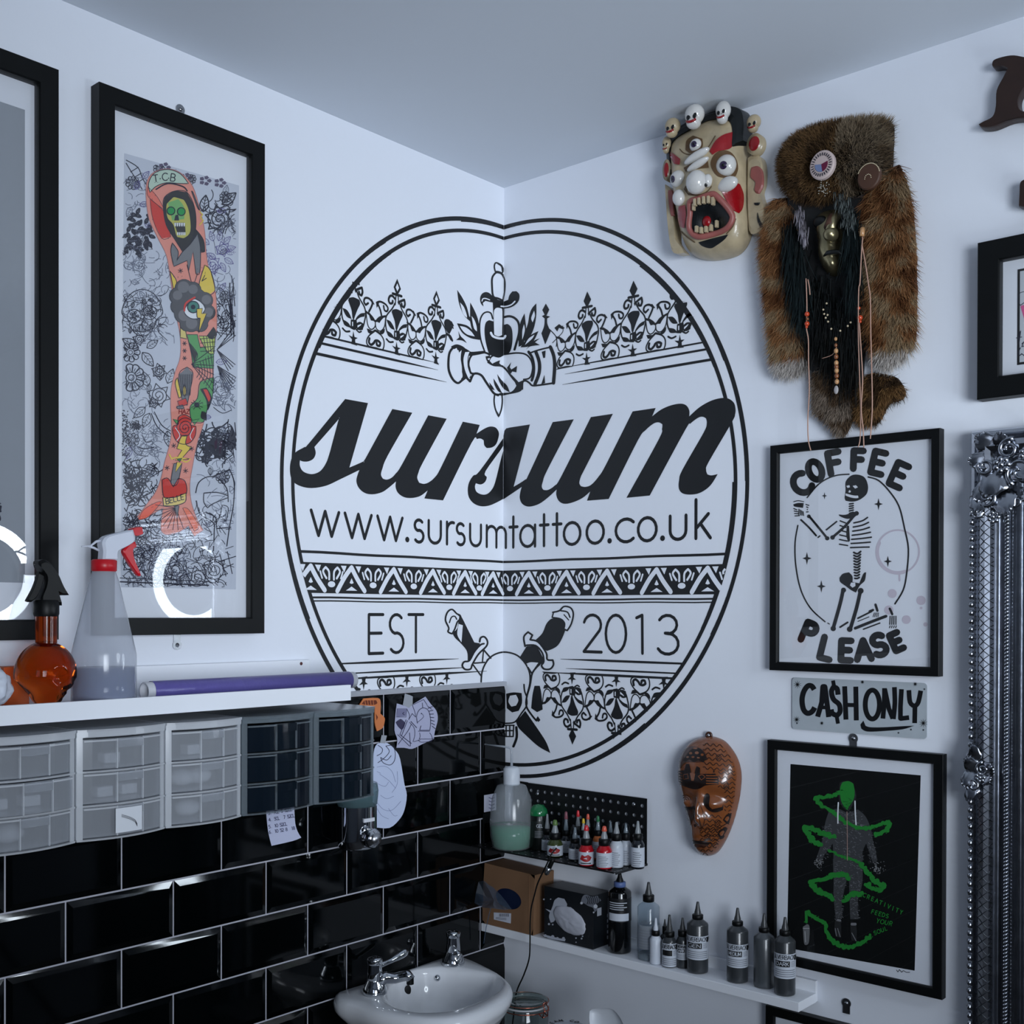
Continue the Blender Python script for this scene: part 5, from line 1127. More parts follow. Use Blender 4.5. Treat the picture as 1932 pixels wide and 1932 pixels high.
# ears, ear discs
def slabpoly(pts, w0, w1, m, name, px=True, f=M1, parent=None, bev=.003):
    P_ = smooth2([pR(*q, (w0+w1)/2) for q in f(*pts)], True, 70, 3); mb = MB(); n = len(P_); cx = sum(p[0] for p in P_)/n; cz = sum(p[1] for p in P_)/n
    vs = []; lv = [(w0, 1), (w1-bev, 1), (w1, .86)]
    for w, k in lv: vs += [(cx+(p[0]-cx)*k, cz+(p[1]-cz)*k, w) for p in P_]
    fs = [(j*n+i, j*n+(i+1) % n, (j+1)*n+(i+1) % n, (j+1)*n+i) for j in range(2) for i in range(n)]
    tri = tessellate_polygon([[Vector((p[0], p[1], 0)) for p in P_]]); fs += [tuple(2*n+k for k in q) for q in tri]; fs += [tuple(q) for q in tri]
    mb.add(vs, fs, m); return t.part(mb, name, parent=parent)
e = slabpoly([(1105,800),(1170,758),(1240,790),(1266,900),(1262,1060),(1235,1160),(1270,1300),(1285,1520),(1200,1600),(1120,1570),(1100,1200)], .004, .026, IV, 'ear')
slabpoly([(1120,885),(1190,870),(1245,930),(1250,1080),(1205,1170),(1160,1150),(1172,1050),(1112,990)], .024, .029, PKP, 'ear_hollow', parent=e)
for p in ([(1155,1265),(1215,1262),(1200,1290),(1165,1290)], [(1190,1370),(1215,1450),(1265,1530),(1225,1530),(1190,1450)]): slabpoly(p, .025, .0285, BKP, 'ear_groove', parent=e, bev=.001)
e = slabpoly([(225,1080),(270,1110),(300,1160),(305,1300),(335,1560),(345,1700),(430,1812),(320,1815),(275,1690),(245,1400)], .020, .046, IV, 'ear')
slabpoly([(232,1130),(285,1140),(290,1300),(300,1400),(265,1410),(240,1280)], .044, .049, PKP, 'ear_hollow', parent=e)
for x, y, rx, ry, w in ((1168,640,.0155,.0185,.03),(226,920,.0085,.0195,.05)):
    u, v = gp(x, y, w); mb = MB(); mb.lathe([(.0001, .006), (.8, .006), (.8, .004), (1, .005), (1.0, -.012)], IV, n=28)
    vs = mb.v; mb2 = MB(); mb2.add([(u+p[0]*rx*1.12, v+p[1]*ry*1.12, w+p[2]) for p in vs], mb.f, IV, True); e = t.part(mb2, 'ear_disc')
    mb = MB(); mb.sphere((u, v, w+.004), 1, RDP, sc=(rx*.86, ry*.86, .005)); t.part(mb, 'red_inlay', parent=e)
# skulls of the crown
for x, y, rx, ry, w, ey, mo2 in ((515,335,.0205,.0255,.085,((424,375,10),(512,360,12)),(520,440)),(822,290,.0155,.0235,.066,((792,288,10),(860,300,8)),(820,375)),(1150,412,.0145,.0185,.034,((1112,405,9),(1182,415,8)),(1145,478)),(280,455,.0165,.0205,.075,((240,490,9),),(290,545)),(215,640,.0095,.0185,.055,((215,685,7),),(215,745))):
    u, v = gp(x, y, w); mb = MB(); mb.sphere((u, v+ry*.12, w), 1, IVW if x in (515, 822) else IV, 20, 12, sc=(rx, ry*.78, rx*.9)); mb.sphere((u-.001, v-ry*.55, w+rx*.1), 1, IVW if x in (515, 822) else IV, 16, 10, sc=(rx*.72, ry*.48, rx*.72)); s_ = t.part(mb, 'crown_skull')
    cc_ = Vector((u, v+ry*.12, w))
    def sp_(dx, dy, cen_, sx_, sy_, sz_):
        d_ = Vector((dx, dy, 1)).normalized(); k_d = 1/math.sqrt((d_.x/sx_)**2+(d_.y/sy_)**2+(d_.z/sz_)**2); return cen_+d_*k_d
    for dx in (-.30, .62):
        mb = MB(); mb.sphere(sp_(dx, -.62, cc_, rx, ry*.78, rx*.9), rx*.24, BKP, 12, 8, sc=(1, 1.15, .45)); t.part(mb, 'eye_socket', parent=s_)
    jc = Vector((u-.001, v-ry*.55, w+rx*.1)); mb = MB(); mb.tube([sp_(dx, dy, jc, rx*.73, ry*.49, rx*.73) for dx, dy in ((-.75, .12), (-.3, -.12), (.2, -.18), (.65, -.08), (1.05, .15))], rx*.13, RDP, 8); t.part(mb, 'mouth_line', parent=s_)
    mb = MB(); mb.tube([sp_(dx, dy, cc_, rx*1.01, ry*.79, rx*.91) for dx, dy in ((.10, -.95), (.18, -1.1), (.28, -.95))], rx*.05, BKP, 6); t.part(mb, 'nose_hollow', parent=s_)

# --- oval brown wooden mask
M7 = crop(1240, 1360, 6.9)
BW = mat('polished_brown_wood', (120, 68, 36), .25, nz=.35, nscale=22, coat=.5); BWD = mat('burnt_black_line', (24, 12, 8), .4); BWM = mat('dark_wood_stain', (66, 34, 20), .3, coat=.4)
t = WT('R', 'wooden_wall_mask', 'slim oval polished brown wooden mask with closed eyes and burnt wavy lines', 'mask', .575, .885)
ol = smooth2([pR(*q, w) for q, w in zip(M7((620,205),(420,260),(280,400),(220,560),(225,750),(290,1040),(390,1360),(460,1560),(500,1700),(600,1765),(740,1740),(860,1600),(960,1380),(1040,1100),(1080,850),(1080,650),(1020,460),(880,280),(740,215)), (.012,.022,.03,.035,.035,.035,.03,.025,.02,.015,.01,.006,.006,.006,.006,.006,.006,.008,.01))], True, 90, 3)
rl = Relief(ol, .052, .004, 2.4, 2.0)
def bump(x, y, amp, rx, ry, *e): u, v, w = rl.at(*M7((x, y))[0]); rl.bumps.append((u, v, amp, rx, ry)+e)
for b in ((560,1150,.016,.009,.028),(580,1290,.012,.013,.011),(390,1000,-.009,.02,.014),(740,1010,-.010,.024,.016),(385,1050,.009,.012,.010),(745,1060,.011,.016,.012),(560,800,.005,.035,.012),(600,1590,.008,.022,.010),(590,1690,.006,.018,.012),(600,1630,-.003,.02,.004)): bump(*b)
t.part(rl.mesh(BW, 110, 60), 'face')
D = Drape(rl, t, off=.0011, lay=.0002, mx=3)
def dl(w_, *p, m=BWD, lay=1, **k): D.line(M7(*p), w_/6.9, m, lay, cap=False, **k)
def dq(m, lay, *p): D.poly(M7(*p), m, lay)
def inside(x, y):
    u, v, w = rl.at(*M7((x, y))[0]); a = math.atan2(v-rl.c[1], u-rl.c[0]); return math.hypot(u-rl.c[0], v-rl.c[1]) < rl.rad(a)*.965
dq(BWM, 0, (240,560),(320,400),(450,330),(600,380),(660,500),(560,540),(380,540),(300,620)); dq(BWD, 1, (335,520),(420,400),(500,335),(560,360),(600,400),(650,490),(600,540),(540,510),(480,540),(420,500),(380,530))
for q in ((500,355,30,12),(440,420,22,16),(520,415,26,18),(590,440,20,16),(400,470,18,12),(470,470,20,12),(540,480,20,10)): a_ = [(q[0]+q[2]*math.cos(b), q[1]+q[3]*math.sin(b)) for b in [k*PI/5 for k in range(10)]]; D.poly(M7(*a_), BW, 2)
dq(BWD, 0, (235,640),(300,650),(360,640),(380,560),(420,560),(440,650),(450,760),(480,770),(500,640),(520,590),(560,610),(560,690),(720,690),(745,635),(760,690),(800,740),(800,830),(640,840),(560,880),(480,890),(380,860),(240,800))
for k in range(5):
    y = 670+k*34; dl(11, (245,y),(300,y+4),(330,y+16), m=BW, lay=2); dl(13, (640,y+8),(700,y+10),(790,y+6+k*2), m=BW, lay=2)
D.line(M7((345,700),(400,690),(410,750),(350,760)), 1.4, BW, 2, closed=True); D.line(M7((540,720),(590,700),(630,730),(580,770)), 1.4, BW, 2, closed=True); dq(BW, 2, (430,680),(470,660),(500,690),(480,780),(450,780))
rows = [(300+k*62) for k in range(22)]
for y0 in rows:
    x0 = 600 if y0 < 620 else (800 if y0 < 900 else (880 if y0 < 1180 else 620)); P_ = []
    for k in range(60):
        x = x0+k*9; y = y0+16*math.sin(x*.075+y0*.9)+ (x-x0)*.10
        if x < 1085 and inside(x, y) and not (y > 1180 and x > 850 and y < 1530): P_.append((x, y))
        elif len(P_) > 2: dl(8.5, *P_); P_ = []
        else: P_ = []
    if len(P_) > 2: dl(8.5, *P_)
for y0 in range(1400, 1750, 48):
    P_ = [(x, y0+14*math.sin(x*.085+y0)) for x in range(560, 900, 9) if inside(x, y0)]
    if len(P_) > 3: dl(8, *P_)
for cx, cy in ((805,480),(905,860),(790,1330),(660,1520)):
    for r in (14, 32): D.line(M7(*[(cx+r*math.cos(b), cy+r*1.3*math.sin(b)) for b in [k*PI/6 for k in range(12)]]), 1, BWD, 1, closed=True)
for r in (20, 45, 70): D.line(M7(*[(370+r*math.cos(b), 1030-r*.9*math.sin(b)) for b in [k*PI/6 for k in range(7)]]), 1.1, BWD, 1)
dq(BWD, 1, (630,960),(660,940),(690,980),(680,1100),(720,1150),(850,1120),(870,1080),(860,1160),(780,1190),(700,1180),(630,1120),(605,1040)); dq(BWD, 1, (320,1110),(400,1120),(500,1110),(500,1135),(420,1160),(340,1150))
dq(BWM, 0, (330,1160),(480,1140),(520,1200),(450,1300),(420,1420),(360,1300)); dl(10, (540,1050),(600,1180),(620,1300),(590,1400),(560,1440), m=BWM); dl(8, (480,1290),(500,1220),(540,1230),(560,1310),(580,1390)); dq(BWD, 2, (480,1350),(500,1345),(515,1370),(495,1385))
dq(BWD, 1, (450,1545),(520,1560),(600,1560),(710,1590),(640,1612),(540,1605),(465,1600)); dq(BWM, 0, (465,1610),(560,1615),(640,1620),(600,1650),(480,1640))
for p in ([(860,1290),(910,1220),(970,1200),(990,1260),(940,1350),(900,1330)], [(790,1480),(830,1420),(900,1380),(940,1420),(880,1530),(830,1540)]):
    dq(BWD, 1, *p); cx = sum(q[0] for q in p)/6; cy = sum(q[1] for q in p)/6; D.poly(M7(*[(cx-15+(q[0]-cx)*.45, cy+(q[1]-cy)*.45) for q in p]), BW, 2)
for p in (((780,1430),(850,1370),(960,1310)),((930,1200),(980,1300),(960,1400))): dl(9, *p)
D.done('burnt_pattern')
mb = MB(); u, v = pR(*M7((667,188))[0], .012); mb.lathe([(.0042, -.002), (.0075, -.002), (.0075, .002), (.0042, .002), (.0042, -.002)], BWM, c=(u, v, .010), n=20, cap=False); t.part(mb, 'hanging_ring')
mb = MB(); mb.lathe([(.0001, .004), (.003, .003), (.0035, -.008)], STEEL, c=(u, v, .010), n=12); t.part(mb, 'screw')

# --- mask dressed in fur
def furmat(name): 
    m = mat(name, (128, 128, 128), .75, attr='Col', spec=.25); return m
FUR = furmat('animal_fur')
def H3(rng): return rng
class Fur:
    def __init__(s): s.v = []; s.f = []; s.c = []
    def strand(s, p, d, L, w, c0, c1, curl=.25, seg=3):
        d = Vector(d).normalized(); side = d.cross(Vector((random.gauss(0,1), random.gauss(0,1), random.gauss(0,1)))).normalized(); p = Vector(p); o = len(s.v); bend = Vector((random.gauss(0,1), random.gauss(0,1)-.9, random.gauss(0,1)))*curl
        for i in range(seg+1):
            t_ = i/seg; ww = w*(1-t_*.92)
            c = [c0[k]+(c1[k]-c0[k])*t_ for k in range(3)]
            s.v += [tuple(p-side*ww), tuple(p+side*ww)]; s.c += [c, c]
            d = (d+bend/seg).normalized(); p = p+d*(L/seg)
        for i in range(seg): s.f.append((o+2*i, o+2*i+1, o+2*i+3, o+2*i+2))
    def build(s, name, t, core, mtx):
        me = bpy.data.meshes.new(name); o = 0
        v = list(s.v); f = list(s.f); c = list(s.c)
        for cv, cf, cc in core:
            k = len(v); v += cv; f += [tuple(k+i for i in q) for q in cf]; c += [cc]*len(cv)
        me.from_pydata([tuple(mtx @ Vector(p)) for p in v], [], f); me.materials.append(FUR)
        ca = me.color_attributes.new('Col', 'FLOAT_COLOR', 'POINT')
        arr = np.ones((len(v), 4), dtype=np.float32); arr[:, :3] = np.array(c, dtype=np.float32); ca.data.foreach_set('color', arr.ravel()); me.update()
        return link(name, me, t)
def inpoly(x, y, P_):
    r = False; n = len(P_)
    for i in range(n):
        a, b = P_[i], P_[i-1]
        if (a[1] > y) != (b[1] > y) and x < (b[0]-a[0])*(y-a[1])/(b[1]-a[1])+a[0]: r = not r
    return r
M2 = crop(1420, 200, 5.682); M3 = crop(1420, 500, 5.52)
t = WT('R', 'fur_wall_mask', 'tall wall mask draped in red and grey fur with a brass face and cords', 'mask', .88, 1.72)
def furmass(name, pts, w_edge, depth, n, L, flow, col, label=None, wd=.0007, tipwhite=None):
    """pts in photo px; silhouette traced at mid depth"""
    P_ = [pR(x, y, w_edge) for x, y in pts]; P_ = smooth2(P_, True, 80, 3); rl = Relief(P_, depth, .006, 2.2, 2.0)
    core = rl.mesh(FUR, 72, 14); u0, u1 = min(p[0] for p in P_), max(p[0] for p in P_); v0, v1 = min(p[1] for p in P_), max(p[1] for p in P_)
    F = Fur(); k = 0
    while k < n:
        u, v = random.uniform(u0, u1), random.uniform(v0, v1)
        if not inpoly(u, v, P_): continue
        k += 1; a = math.atan2(v-rl.c[1], u-rl.c[0]); r = math.hypot(u-rl.c[0], v-rl.c[1])/rl.rad(a); w = rl.H(u, v)
        e = .004; nx = (rl.H(u-e, v)-rl.H(u+e, v))/(2*e); ny = (rl.H(u, v-e)-rl.H(u, v+e))/(2*e); nn = Vector((nx, ny, 1)).normalized()
        fu, fv = flow(u, v, (u-u0)/(u1-u0), (v-v0)/(v1-v0))
        d = Vector((fu, fv, 0))+nn*.55+Vector((random.gauss(0,.28), random.gauss(0,.28), random.gauss(0,.2)))
        c0, c1 = col((u-u0)/(u1-u0), (v-v0)/(v1-v0), noise.noise(Vector((u*42, v*42, w*20))))
        s_ = random.uniform(.75, 1.25); F.strand((u, v, w-.001), d, L*random.uniform(.6, 1.25), wd, [x*s_ for x in c0], [x*s_ for x in c1])
    cc = col(.5, .5, 0)[0]
    return F.build(name, t.e, [(core.v, core.f, [x*.6 for x in cc])], t.M)
lin = lambda r, g, b: list(srgb((r, g, b)))
def colhat(x, y, n): 
    if x > .62: return (lin(72, 62, 52), lin(150, 132, 108)) if n < .25 else (lin(48, 40, 34), lin(120, 100, 76))
    return (lin(34, 26, 20), lin(124, 94, 60)) if n < .1 else (lin(24, 19, 16), lin(86, 64, 40))
def colfox(x, y, n):
    if y < .09: return (lin(120, 104, 90), lin(214, 208, 202))
    if n > .12: return (lin(104, 84, 60), lin(172, 146, 112))
    if n < -.28: return (lin(56, 34, 22), lin(118, 74, 42))
    return (lin(92, 60, 38), lin(166, 118, 76))
def coltail(x, y, n): return (lin(84, 72, 62), lin(158, 142, 126)) if n > -.05 else (lin(44, 34, 28), lin(110, 88, 66))
def colbr(x, y, n): return (lin(60, 42, 26), lin(140, 104, 64)) if n > -.1 else (lin(26, 20, 15), lin(82, 60, 38))
hat = M2((245,660),(285,480),(400,330),(620,225),(900,155),(1240,110),(1420,125),(1440,250),(1430,480),(1420,640),(1330,760),(1150,860),(900,985),(600,1020),(430,970),(310,880))
lf = M2((190,980),(330,960),(430,1050),(400,1350),(450,1700),(480,1900))+M3((500,300),(545,560),(530,900),(540,1020),(420,1090),(240,1080),(205,900),(195,600),(150,300),(140,20))+M2((110,1600),(110,1400),(160,1150))
rt_ = M2((1400,680),(1540,600),(1620,820),(1670,1050),(1700,1400),(1715,1800))+M3((1660,0),(1665,500),(1660,740),(1600,880),(1500,960),(1400,1030),(1300,1010),(1250,880),(1190,700),(1150,400),(1130,0))+M2((1220,1800),(1200,1400),(1210,1120),(1190,1000),(1240,850))
tl = M3((620,1100),(750,960),(930,960),(1020,1200),(1030,1480),(980,1680),(915,1790),(850,1720),(710,1570),(625,1480))
tr = M3((1060,1300),(1200,1120),(1400,1140),(1490,1180),(1560,1320),(1510,1400),(1390,1440),(1290,1620),(1180,1660),(1070,1580))
# dark hide behind the face
HIDE = mat('dark_hide', (14, 15, 16), .7, bump=.5, nscale=70)
slabpoly_pts = M2((400,980),(1230,1000),(1220,1500),(1200,1932))+M3((1160,500),(1140,1200),(1050,1400),(900,1200),(620,1100),(540,500),(470,0))+M2((420,1400))
P_ = smooth2([pR(*q, .012) for q in slabpoly_pts], True, 80, 2); mb = MB(); mb.prism([p for p in P_], .004, .022, HIDE); t.part(mb, 'hide_backing')
random.seed(21)
o = furmass('fur_tail', tl, .018, .022, 5200, .016, lambda u, v, x, y: (-.1, -1), coltail); o['label'] = 'grey mottled fur strip hanging at the bottom'
o = furmass('fur_tail', tr, .018, .022, 5200, .015, lambda u, v, x, y: (.5*(x-.3), -.8), colbr); o['label'] = 'curled brown fur strip hanging at the bottom'
o = furmass('fur_flap', lf, .022, .034, 15000, .026, lambda u, v, x, y: (-.35+.2*x, -1), colfox); o['label'] = 'red fox fur down the left side'
o = furmass('fur_flap', rt_, .022, .036, 17000, .026, lambda u, v, x, y: (.35*(x-.3), -1), colfox); o['label'] = 'red and sandy fox fur down the right side'
furmass('fur_hat', hat, .035, .062, 17000, .014, lambda u, v, x, y: ((x-.5)*1.4, (y-.35)*1.2), colhat)
# face under the fur
BR = mat('aged_brass', (150, 140, 108), .28, .85, nz=.2, nscale=30); BRK = mat('dark_lips', (16, 18, 18), .4); LEA = mat('brown_leather', (74, 48, 34), .6, nz=.2, nscale=50)
def mp2(x, y, w): return pR(*M2((x, y))[0], w)
P_ = [mp2(*q, .03) for q in ((660,1180),(760,1100),(900,1100),(960,1300),(945,1500),(940,1760),(860,1830),(760,1780),(700,1640),(690,1450))]
rl = Relief(smooth2(P_, True, 90, 3), .040, .01, 2.4, 2); u, v = mp2(845, 1690, .05); rl.bumps.append((u, v, .010, .014, .012)); u, v = mp2(850, 1560, .05); rl.bumps.append((u, v, .006, .016, .006)); t.part(rl.mesh(BR, 60, 24), 'brass_face')
u, v = mp2(825, 1370, .068); mb = MB(); mb.sphere((u, v, .062), 1, BR, 20, 14, sc=(.0135, .0135, .016)); mb.tube([(u, v+.006, .066), (u+.002, v+.03, .055), (u+.003, v+.045, .048)], [.009, .007, .006], BR, 12); t.part(mb, 'nose')
u, v = mp2(825, 1235, .062); mb = MB(); mb.tube([(u, v+.012, .050), (u, v, .056), (u, v-.012, .063)], [.0085, .0095, .0105], LEA, 12); t.part(mb, 'nose_band')
mb = MB(); 
pts = [mp2(x, y, .060) for x, y in ((740,1600),(790,1565),(850,1560),(910,1560),(945,1590))]; mb.tube([(p[0], p[1], .052+.004*math.sin(k*.78)) for k, p in enumerate(pts)], [.0015, .004, .0045, .004, .002], BRK, 10); t.part(mb, 'lips')
for x, y in ((700,1230),(960,1240)):
    u, v = mp2(x, y, .05); mb = MB(); mb.sphere((u, v, .04), 1, BRK, sc=(.014, .012, .008)); t.part(mb, 'eye_hollow')
# black hair and feathers beside the face
F = Fur(); random.seed(4)
def hank(x0, y0, x1, y1, n, wv, L, c0, c1, spread):
    for _ in range(n):
        k = random.random(); u, v = pR(x0+(x1-x0)*k+random.gauss(0, spread), y0+(y1-y0)*k+random.gauss(0, spread), wv); F.strand((u, v, wv+random.uniform(-.006, .006)), (random.gauss(0,.12), -1, random.gauss(0,.08)), L*random.uniform(.5, 1), .0012, c0, c1, curl=.12, seg=4)
K_ = lin(8, 14, 15); K2c = lin(20, 34, 36)
hank(1494, 425, 1512, 560, 1000, .050, .10, K_, K2c, 7); hank(1606, 400, 1610, 530, 800, .054, .085, K_, K2c, 6); hank(1505, 535, 1590, 640, 1400, .03, .08, K_, lin(14, 16, 16), 22); hank(1560, 600, 1600, 700, 700, .028, .07, K_, lin(30, 26, 22), 18)
t_ = F.build('black_hair', t.e, [], t.M)
F = Fur(); hank(1508, 392, 1519, 450, 220, .062, .024, lin(60,56,60), lin(180,174,184), 3); F.build('pale_feather', t.e, [], t.M)
F = Fur(); hank(1586, 370, 1606, 420, 260, .062, .018, lin(14,20,20), lin(120,128,126), 6); F.build('spotted_feather', t.e, [], t.M)
# round beadwork ornaments on the hat
CR = mat('cream_beadwork', (190, 172, 168), .5, nz=.08, nscale=300); 
rlh = Relief(smooth2([pR(x, y, .035) for x, y in hat], True, 80, 3), .062, .006, 2.2, 2.0)
def rosette(x, y, rx, ry, w, m, nm):
    u, v = mp2(x, y, w); mb = MB(); n = 36
    vs = [(u, v, w+.005)]+[(u+rx*f*math.cos(2*PI*k/n), v+ry*f*math.sin(2*PI*k/n), w+h) for f, h in ((.9, .004), (1, .002), (1, -.005)) for k in range(n)]
    fs = [(0, 1+k, 1+(k+1) % n) for k in range(n)]+[(1+j*n+k, 1+(j+1)*n+k, 1+(j+1)*n+(k+1) % n, 1+j*n+(k+1) % n) for j in range(2) for k in range(n)]
    mb.add(vs, fs, m, False); o = t.part(mb, nm); return u, v, o
w = .083; u, v, o = rosette(750, 635, .0245, .0265, w, CR, 'beaded_rosette')
mb = MB(); NV = C(24, 28, 44, .4)
for k in range(26):
    b = 2*PI*k/26; c_ = Vector((u+.0175*math.cos(b), v+.0185*math.sin(b), w+.0050)); mb.tube([c_-Vector((math.cos(b), math.sin(b), 0))*.0022, c_+Vector((math.cos(b), math.sin(b), -.05))*.0028], .0009, NV, 6)
t.part(mb, 'dark_bead_ring', parent=o)
for nm, a0, a1, m in (('maroon_bead_wedge', -1.35, .25, C(96, 18, 52, .4)), ('blue_bead_wedge', -3.3, -1.4, C(110, 124, 160, .4))):
    mb = MB(); P_ = [(u, v)]+[(u+.0125*math.cos(a0+(a1-a0)*k/8), v+.0135*math.sin(a0+(a1-a0)*k/8)) for k in range(9)]; mb.prism(P_, w+.0046, w+.0060, m); t.part(mb, nm, parent=o)
w = .060; u, v, o = rosette(1250, 760, .0215, .0235, w, LEA, 'leather_disc')
mb = MB(); BEAD = C(196, 180, 150, .4)
for k in range(24): b = .2+2.5*k/23; mb.sphere((u+.021*math.cos(b), v+.023*math.sin(b), w+.004), .0011, BEAD, 8, 6)
for k in range(8): b = PI*k/7; mb.sphere((u+.006*math.cos(b), v-.004+.007*math.sin(b), w+.006), .001, BEAD, 8, 6)
o2 = t.part(mb, 'bead_edging', parent=o)
mb = MB()
for k in range(34): uu, vv = mp2(770+random.gauss(0, 30), 890+random.gauss(0, 42), .075); mb.sphere((uu, vv, .078+random.uniform(-.003,.003)), .0010, C(176, 172, 160, .4), 6, 5)
t.part(mb, 'white_seed_beads', kind='stuff')
# cords with beads
CORD = mat('pale_leather_cord', (178, 140, 122), .6); OR = mat('orange_bead', (188, 66, 34), .3, coat=.5); AM = mat('brown_wooden_bead', (128, 78, 46), .35, coat=.4); TAN = mat('tan_bead', (186, 140, 96), .35, coat=.4)
def cord(w, *pts):
    mb = MB(); P_ = [pR(x, y, w) for x, y in pts]; P_ = smooth2(P_, False, 90, 4); mb.tube([(p[0], p[1], w) for p in P_], .0011, CORD, 6); t.part(mb, 'cord')
def bead(x, y, w, r, m, sy_=1.0): u, v = pR(x, y, w); mb = MB(); mb.sphere((u, v, w), r, m, 12, 8, sc=(1, sy_, 1)); t.part(mb, 'bead')
cord(.060, *M3((555,140),(562,300),(565,480),(560,650),(580,780),(582,1000),(590,1300),(575,1600),(580,1820),(605,1930)))
cord(.058, *M3((575,150),(590,230),(597,310)))
cord(.066, *(M2((1180,1400),(1165,1600),(1150,1900))+M3((1105,250),(1100,600),(1105,900),(1115,1200),(1125,1500),(1120,1800),(1098,1900))))
cord(.067, *M3((1110,600),(1130,900),(1145,1200),(1130,1500),(1150,1700),(1158,1900)))
cord(.064, *(M2((1175,1500),(1210,1700),(1240,1900))+M3((1225,350),(1230,700),(1240,1100),(1245,1500),(1225,1810))))
u, v = mp2(1172, 1360, .066); mb = MB(); mb.tube([(u, v+.009, .064), (u, v-.006, .066)], .0045, TAN, 10); t.part(mb, 'toggle')
for x, y, r, m in ((566,512,.0048,OR),(570,562,.0030,AM),(566,612,.0048,OR),(562,645,.0028,OR),(1118,550,.0050,OR),(1120,590,.0028,OR),(1105,450,.0032,OR)): bead(*M3((x, y))[0], .062, r, m)
for k, y in enumerate((770,835,895,955,1020,1060,1100,1155,1215)): bead(*M3((865+k*1.5, y))[0], .052, .0042 if k > 1 else .003, (TAN, AM)[k % 2], 1.25)
u, v = pR(*M3((870, 1300))[0], .052); mb = MB(); mb.sphere((u, v, .052), 1, C(170, 166, 166), sc=(.0045, .008, .002)); t.part(mb, 'charm')
for x, y in ((735,465),(745,510),(760,550),(785,590),(818,665),(912,685),(990,635),(1020,598),(770,400),(780,520)): bead(*M3((x, y))[0], .048, .0020, BEAD)
mb = MB(); P_ = smooth2([pR(*q, .05) for q in M3((865,850),(820,930),(710,970))], False, 90, 4); mb.tube([(p[0], p[1], .046) for p in P_], .0007, CORD, 6); t.part(mb, 'cord')
# ------------------------------------------------------------------ white shelf on the left wall and what stands on it
SH0, SH1, SZ = .6456, 2.3, 1.2362
t = WT('L', 'wall_shelf', 'long white wall shelf with a raised front lip above the black tiles', 'shelf', 1.2, 1.2205)
mb = MB(); rect(mb, SH0, 1.2205, SH1, SZ, .013, .200, WHT); t.part(mb, 'board')
mb = MB(); rect(mb, SH0, SZ, SH1, 1.2490, .1915, .200, WHT); t.part(mb, 'front_lip')
mb = MB(); rect(mb, .592, 1.219, SH1, 1.2885, .001, .0125, WHT, .0008); t.part(mb, 'back_batten')
for px in (568,): 
    u, v = pL(px, 1252, .012); mb = MB(); mb.lathe([(.0001, .0142), (.0022, .014), (.0034, .0128), (.0034, .0122)], mat('brown_screw_cap', (84, 40, 40), .5), c=(u, v, 0), n=16); t.part(mb, 'screw')
def ML3(u, w, z): return Vector((-u, -w, z))
# cone sprayer
def cyl_thing(nm, label, cat, u, w, z, side='L', group=None):
    loc = Vector((-u, -w, z)) if side == 'L' else Vector((-w, -u, z)); return thing(nm, label, cat, group, loc=loc)
w = .145; ub = (pL(138, 1300, w)[0]+pL(252, 1300, w)[0])/2; rb = (pL(138, 1300, w)[0]-pL(252, 1300, w)[0])/2-.002
zz = lambda y, x=198: pL(x, y, w)[1]
t = cyl_thing('spray_bottle', 'tall milky cone-shaped spray bottle with red trigger, half full of blue liquid', 'spray bottle', ub, w, SZ)
h = lambda y: zz(y)-SZ
MILK = frosted('milky_plastic', (226, 231, 240), .38)
LIQ = frosted('blue_grey_liquid', (56, 88, 150), .98)
mb = MB(); mb.lathe([(.0001, .0005), (rb-.003, .0005), (rb, .004), (rb, h(1236)), (rb-.0015, h(1225)), (.021, h(1090)), (.0175, h(1078)), (.0175, h(1060))], MILK, n=48); t_b = mb.build('bottle_body', t)
mb = MB(); mb.lathe([(.0001, .002), (rb-.0055, .002), (rb-.0025, .005), (rb-.0025, h(1259)), (.0001, h(1259))], LIQ, n=40); mb.build('liquid', t)
mb = MB(); mb.lathe([(.0165, h(1079)), (.0195, h(1077)), (.0195, h(1058)), (.0170, h(1056))], C(190, 22, 34, .35), n=32); mb.build('red_collar', t)
KM = crop(0, 940, 4.2)
def side_shape(pts, m, name, th, par, w_, obj_u, obj_z, f=KM, dw=0, bev=True):
    """outline seen side on, in the plane parallel to the left wall at depth w_"""
    P_ = [pL(*q, w_) for q in f(*pts)]; P_ = smooth2(P_, True, 60, 3); mb = MB(); n = len(P_)
    cx = sum(p[0] for p in P_)/n; cz = sum(p[1] for p in P_)/n; lv = [(-th, .86), (-th*.7, 1), (th*.7, 1), (th, .86)] if bev else [(-th, 1), (th, 1)]
    vs = []
    for d_, k in lv: vs += [(-((cx+(p[0]-cx)*k)-obj_u), d_+dw, (cz+(p[1]-cz)*k)-obj_z) for p in P_]
    fs = [(j*n+i, j*n+(i+1) % n, (j+1)*n+(i+1) % n, (j+1)*n+i) for j in range(len(lv)-1) for i in range(n)]+[tuple(range(n))[::-1], tuple((len(lv)-1)*n+k for k in range(n))]
    mb.add(vs, fs, m); return mb.build(name, par)
SPW = mat('white_sprayer_plastic', (205, 210, 222), .35); SPR = mat('red_trigger_plastic', (196, 20, 34), .3)
side_shape([(792,500),(798,420),(790,350),(830,300),(950,268),(1035,250),(1050,300),(1045,345),(985,385),(905,430),(900,500)], SPW, 'sprayer_head', .011, t, w, ub, SZ)
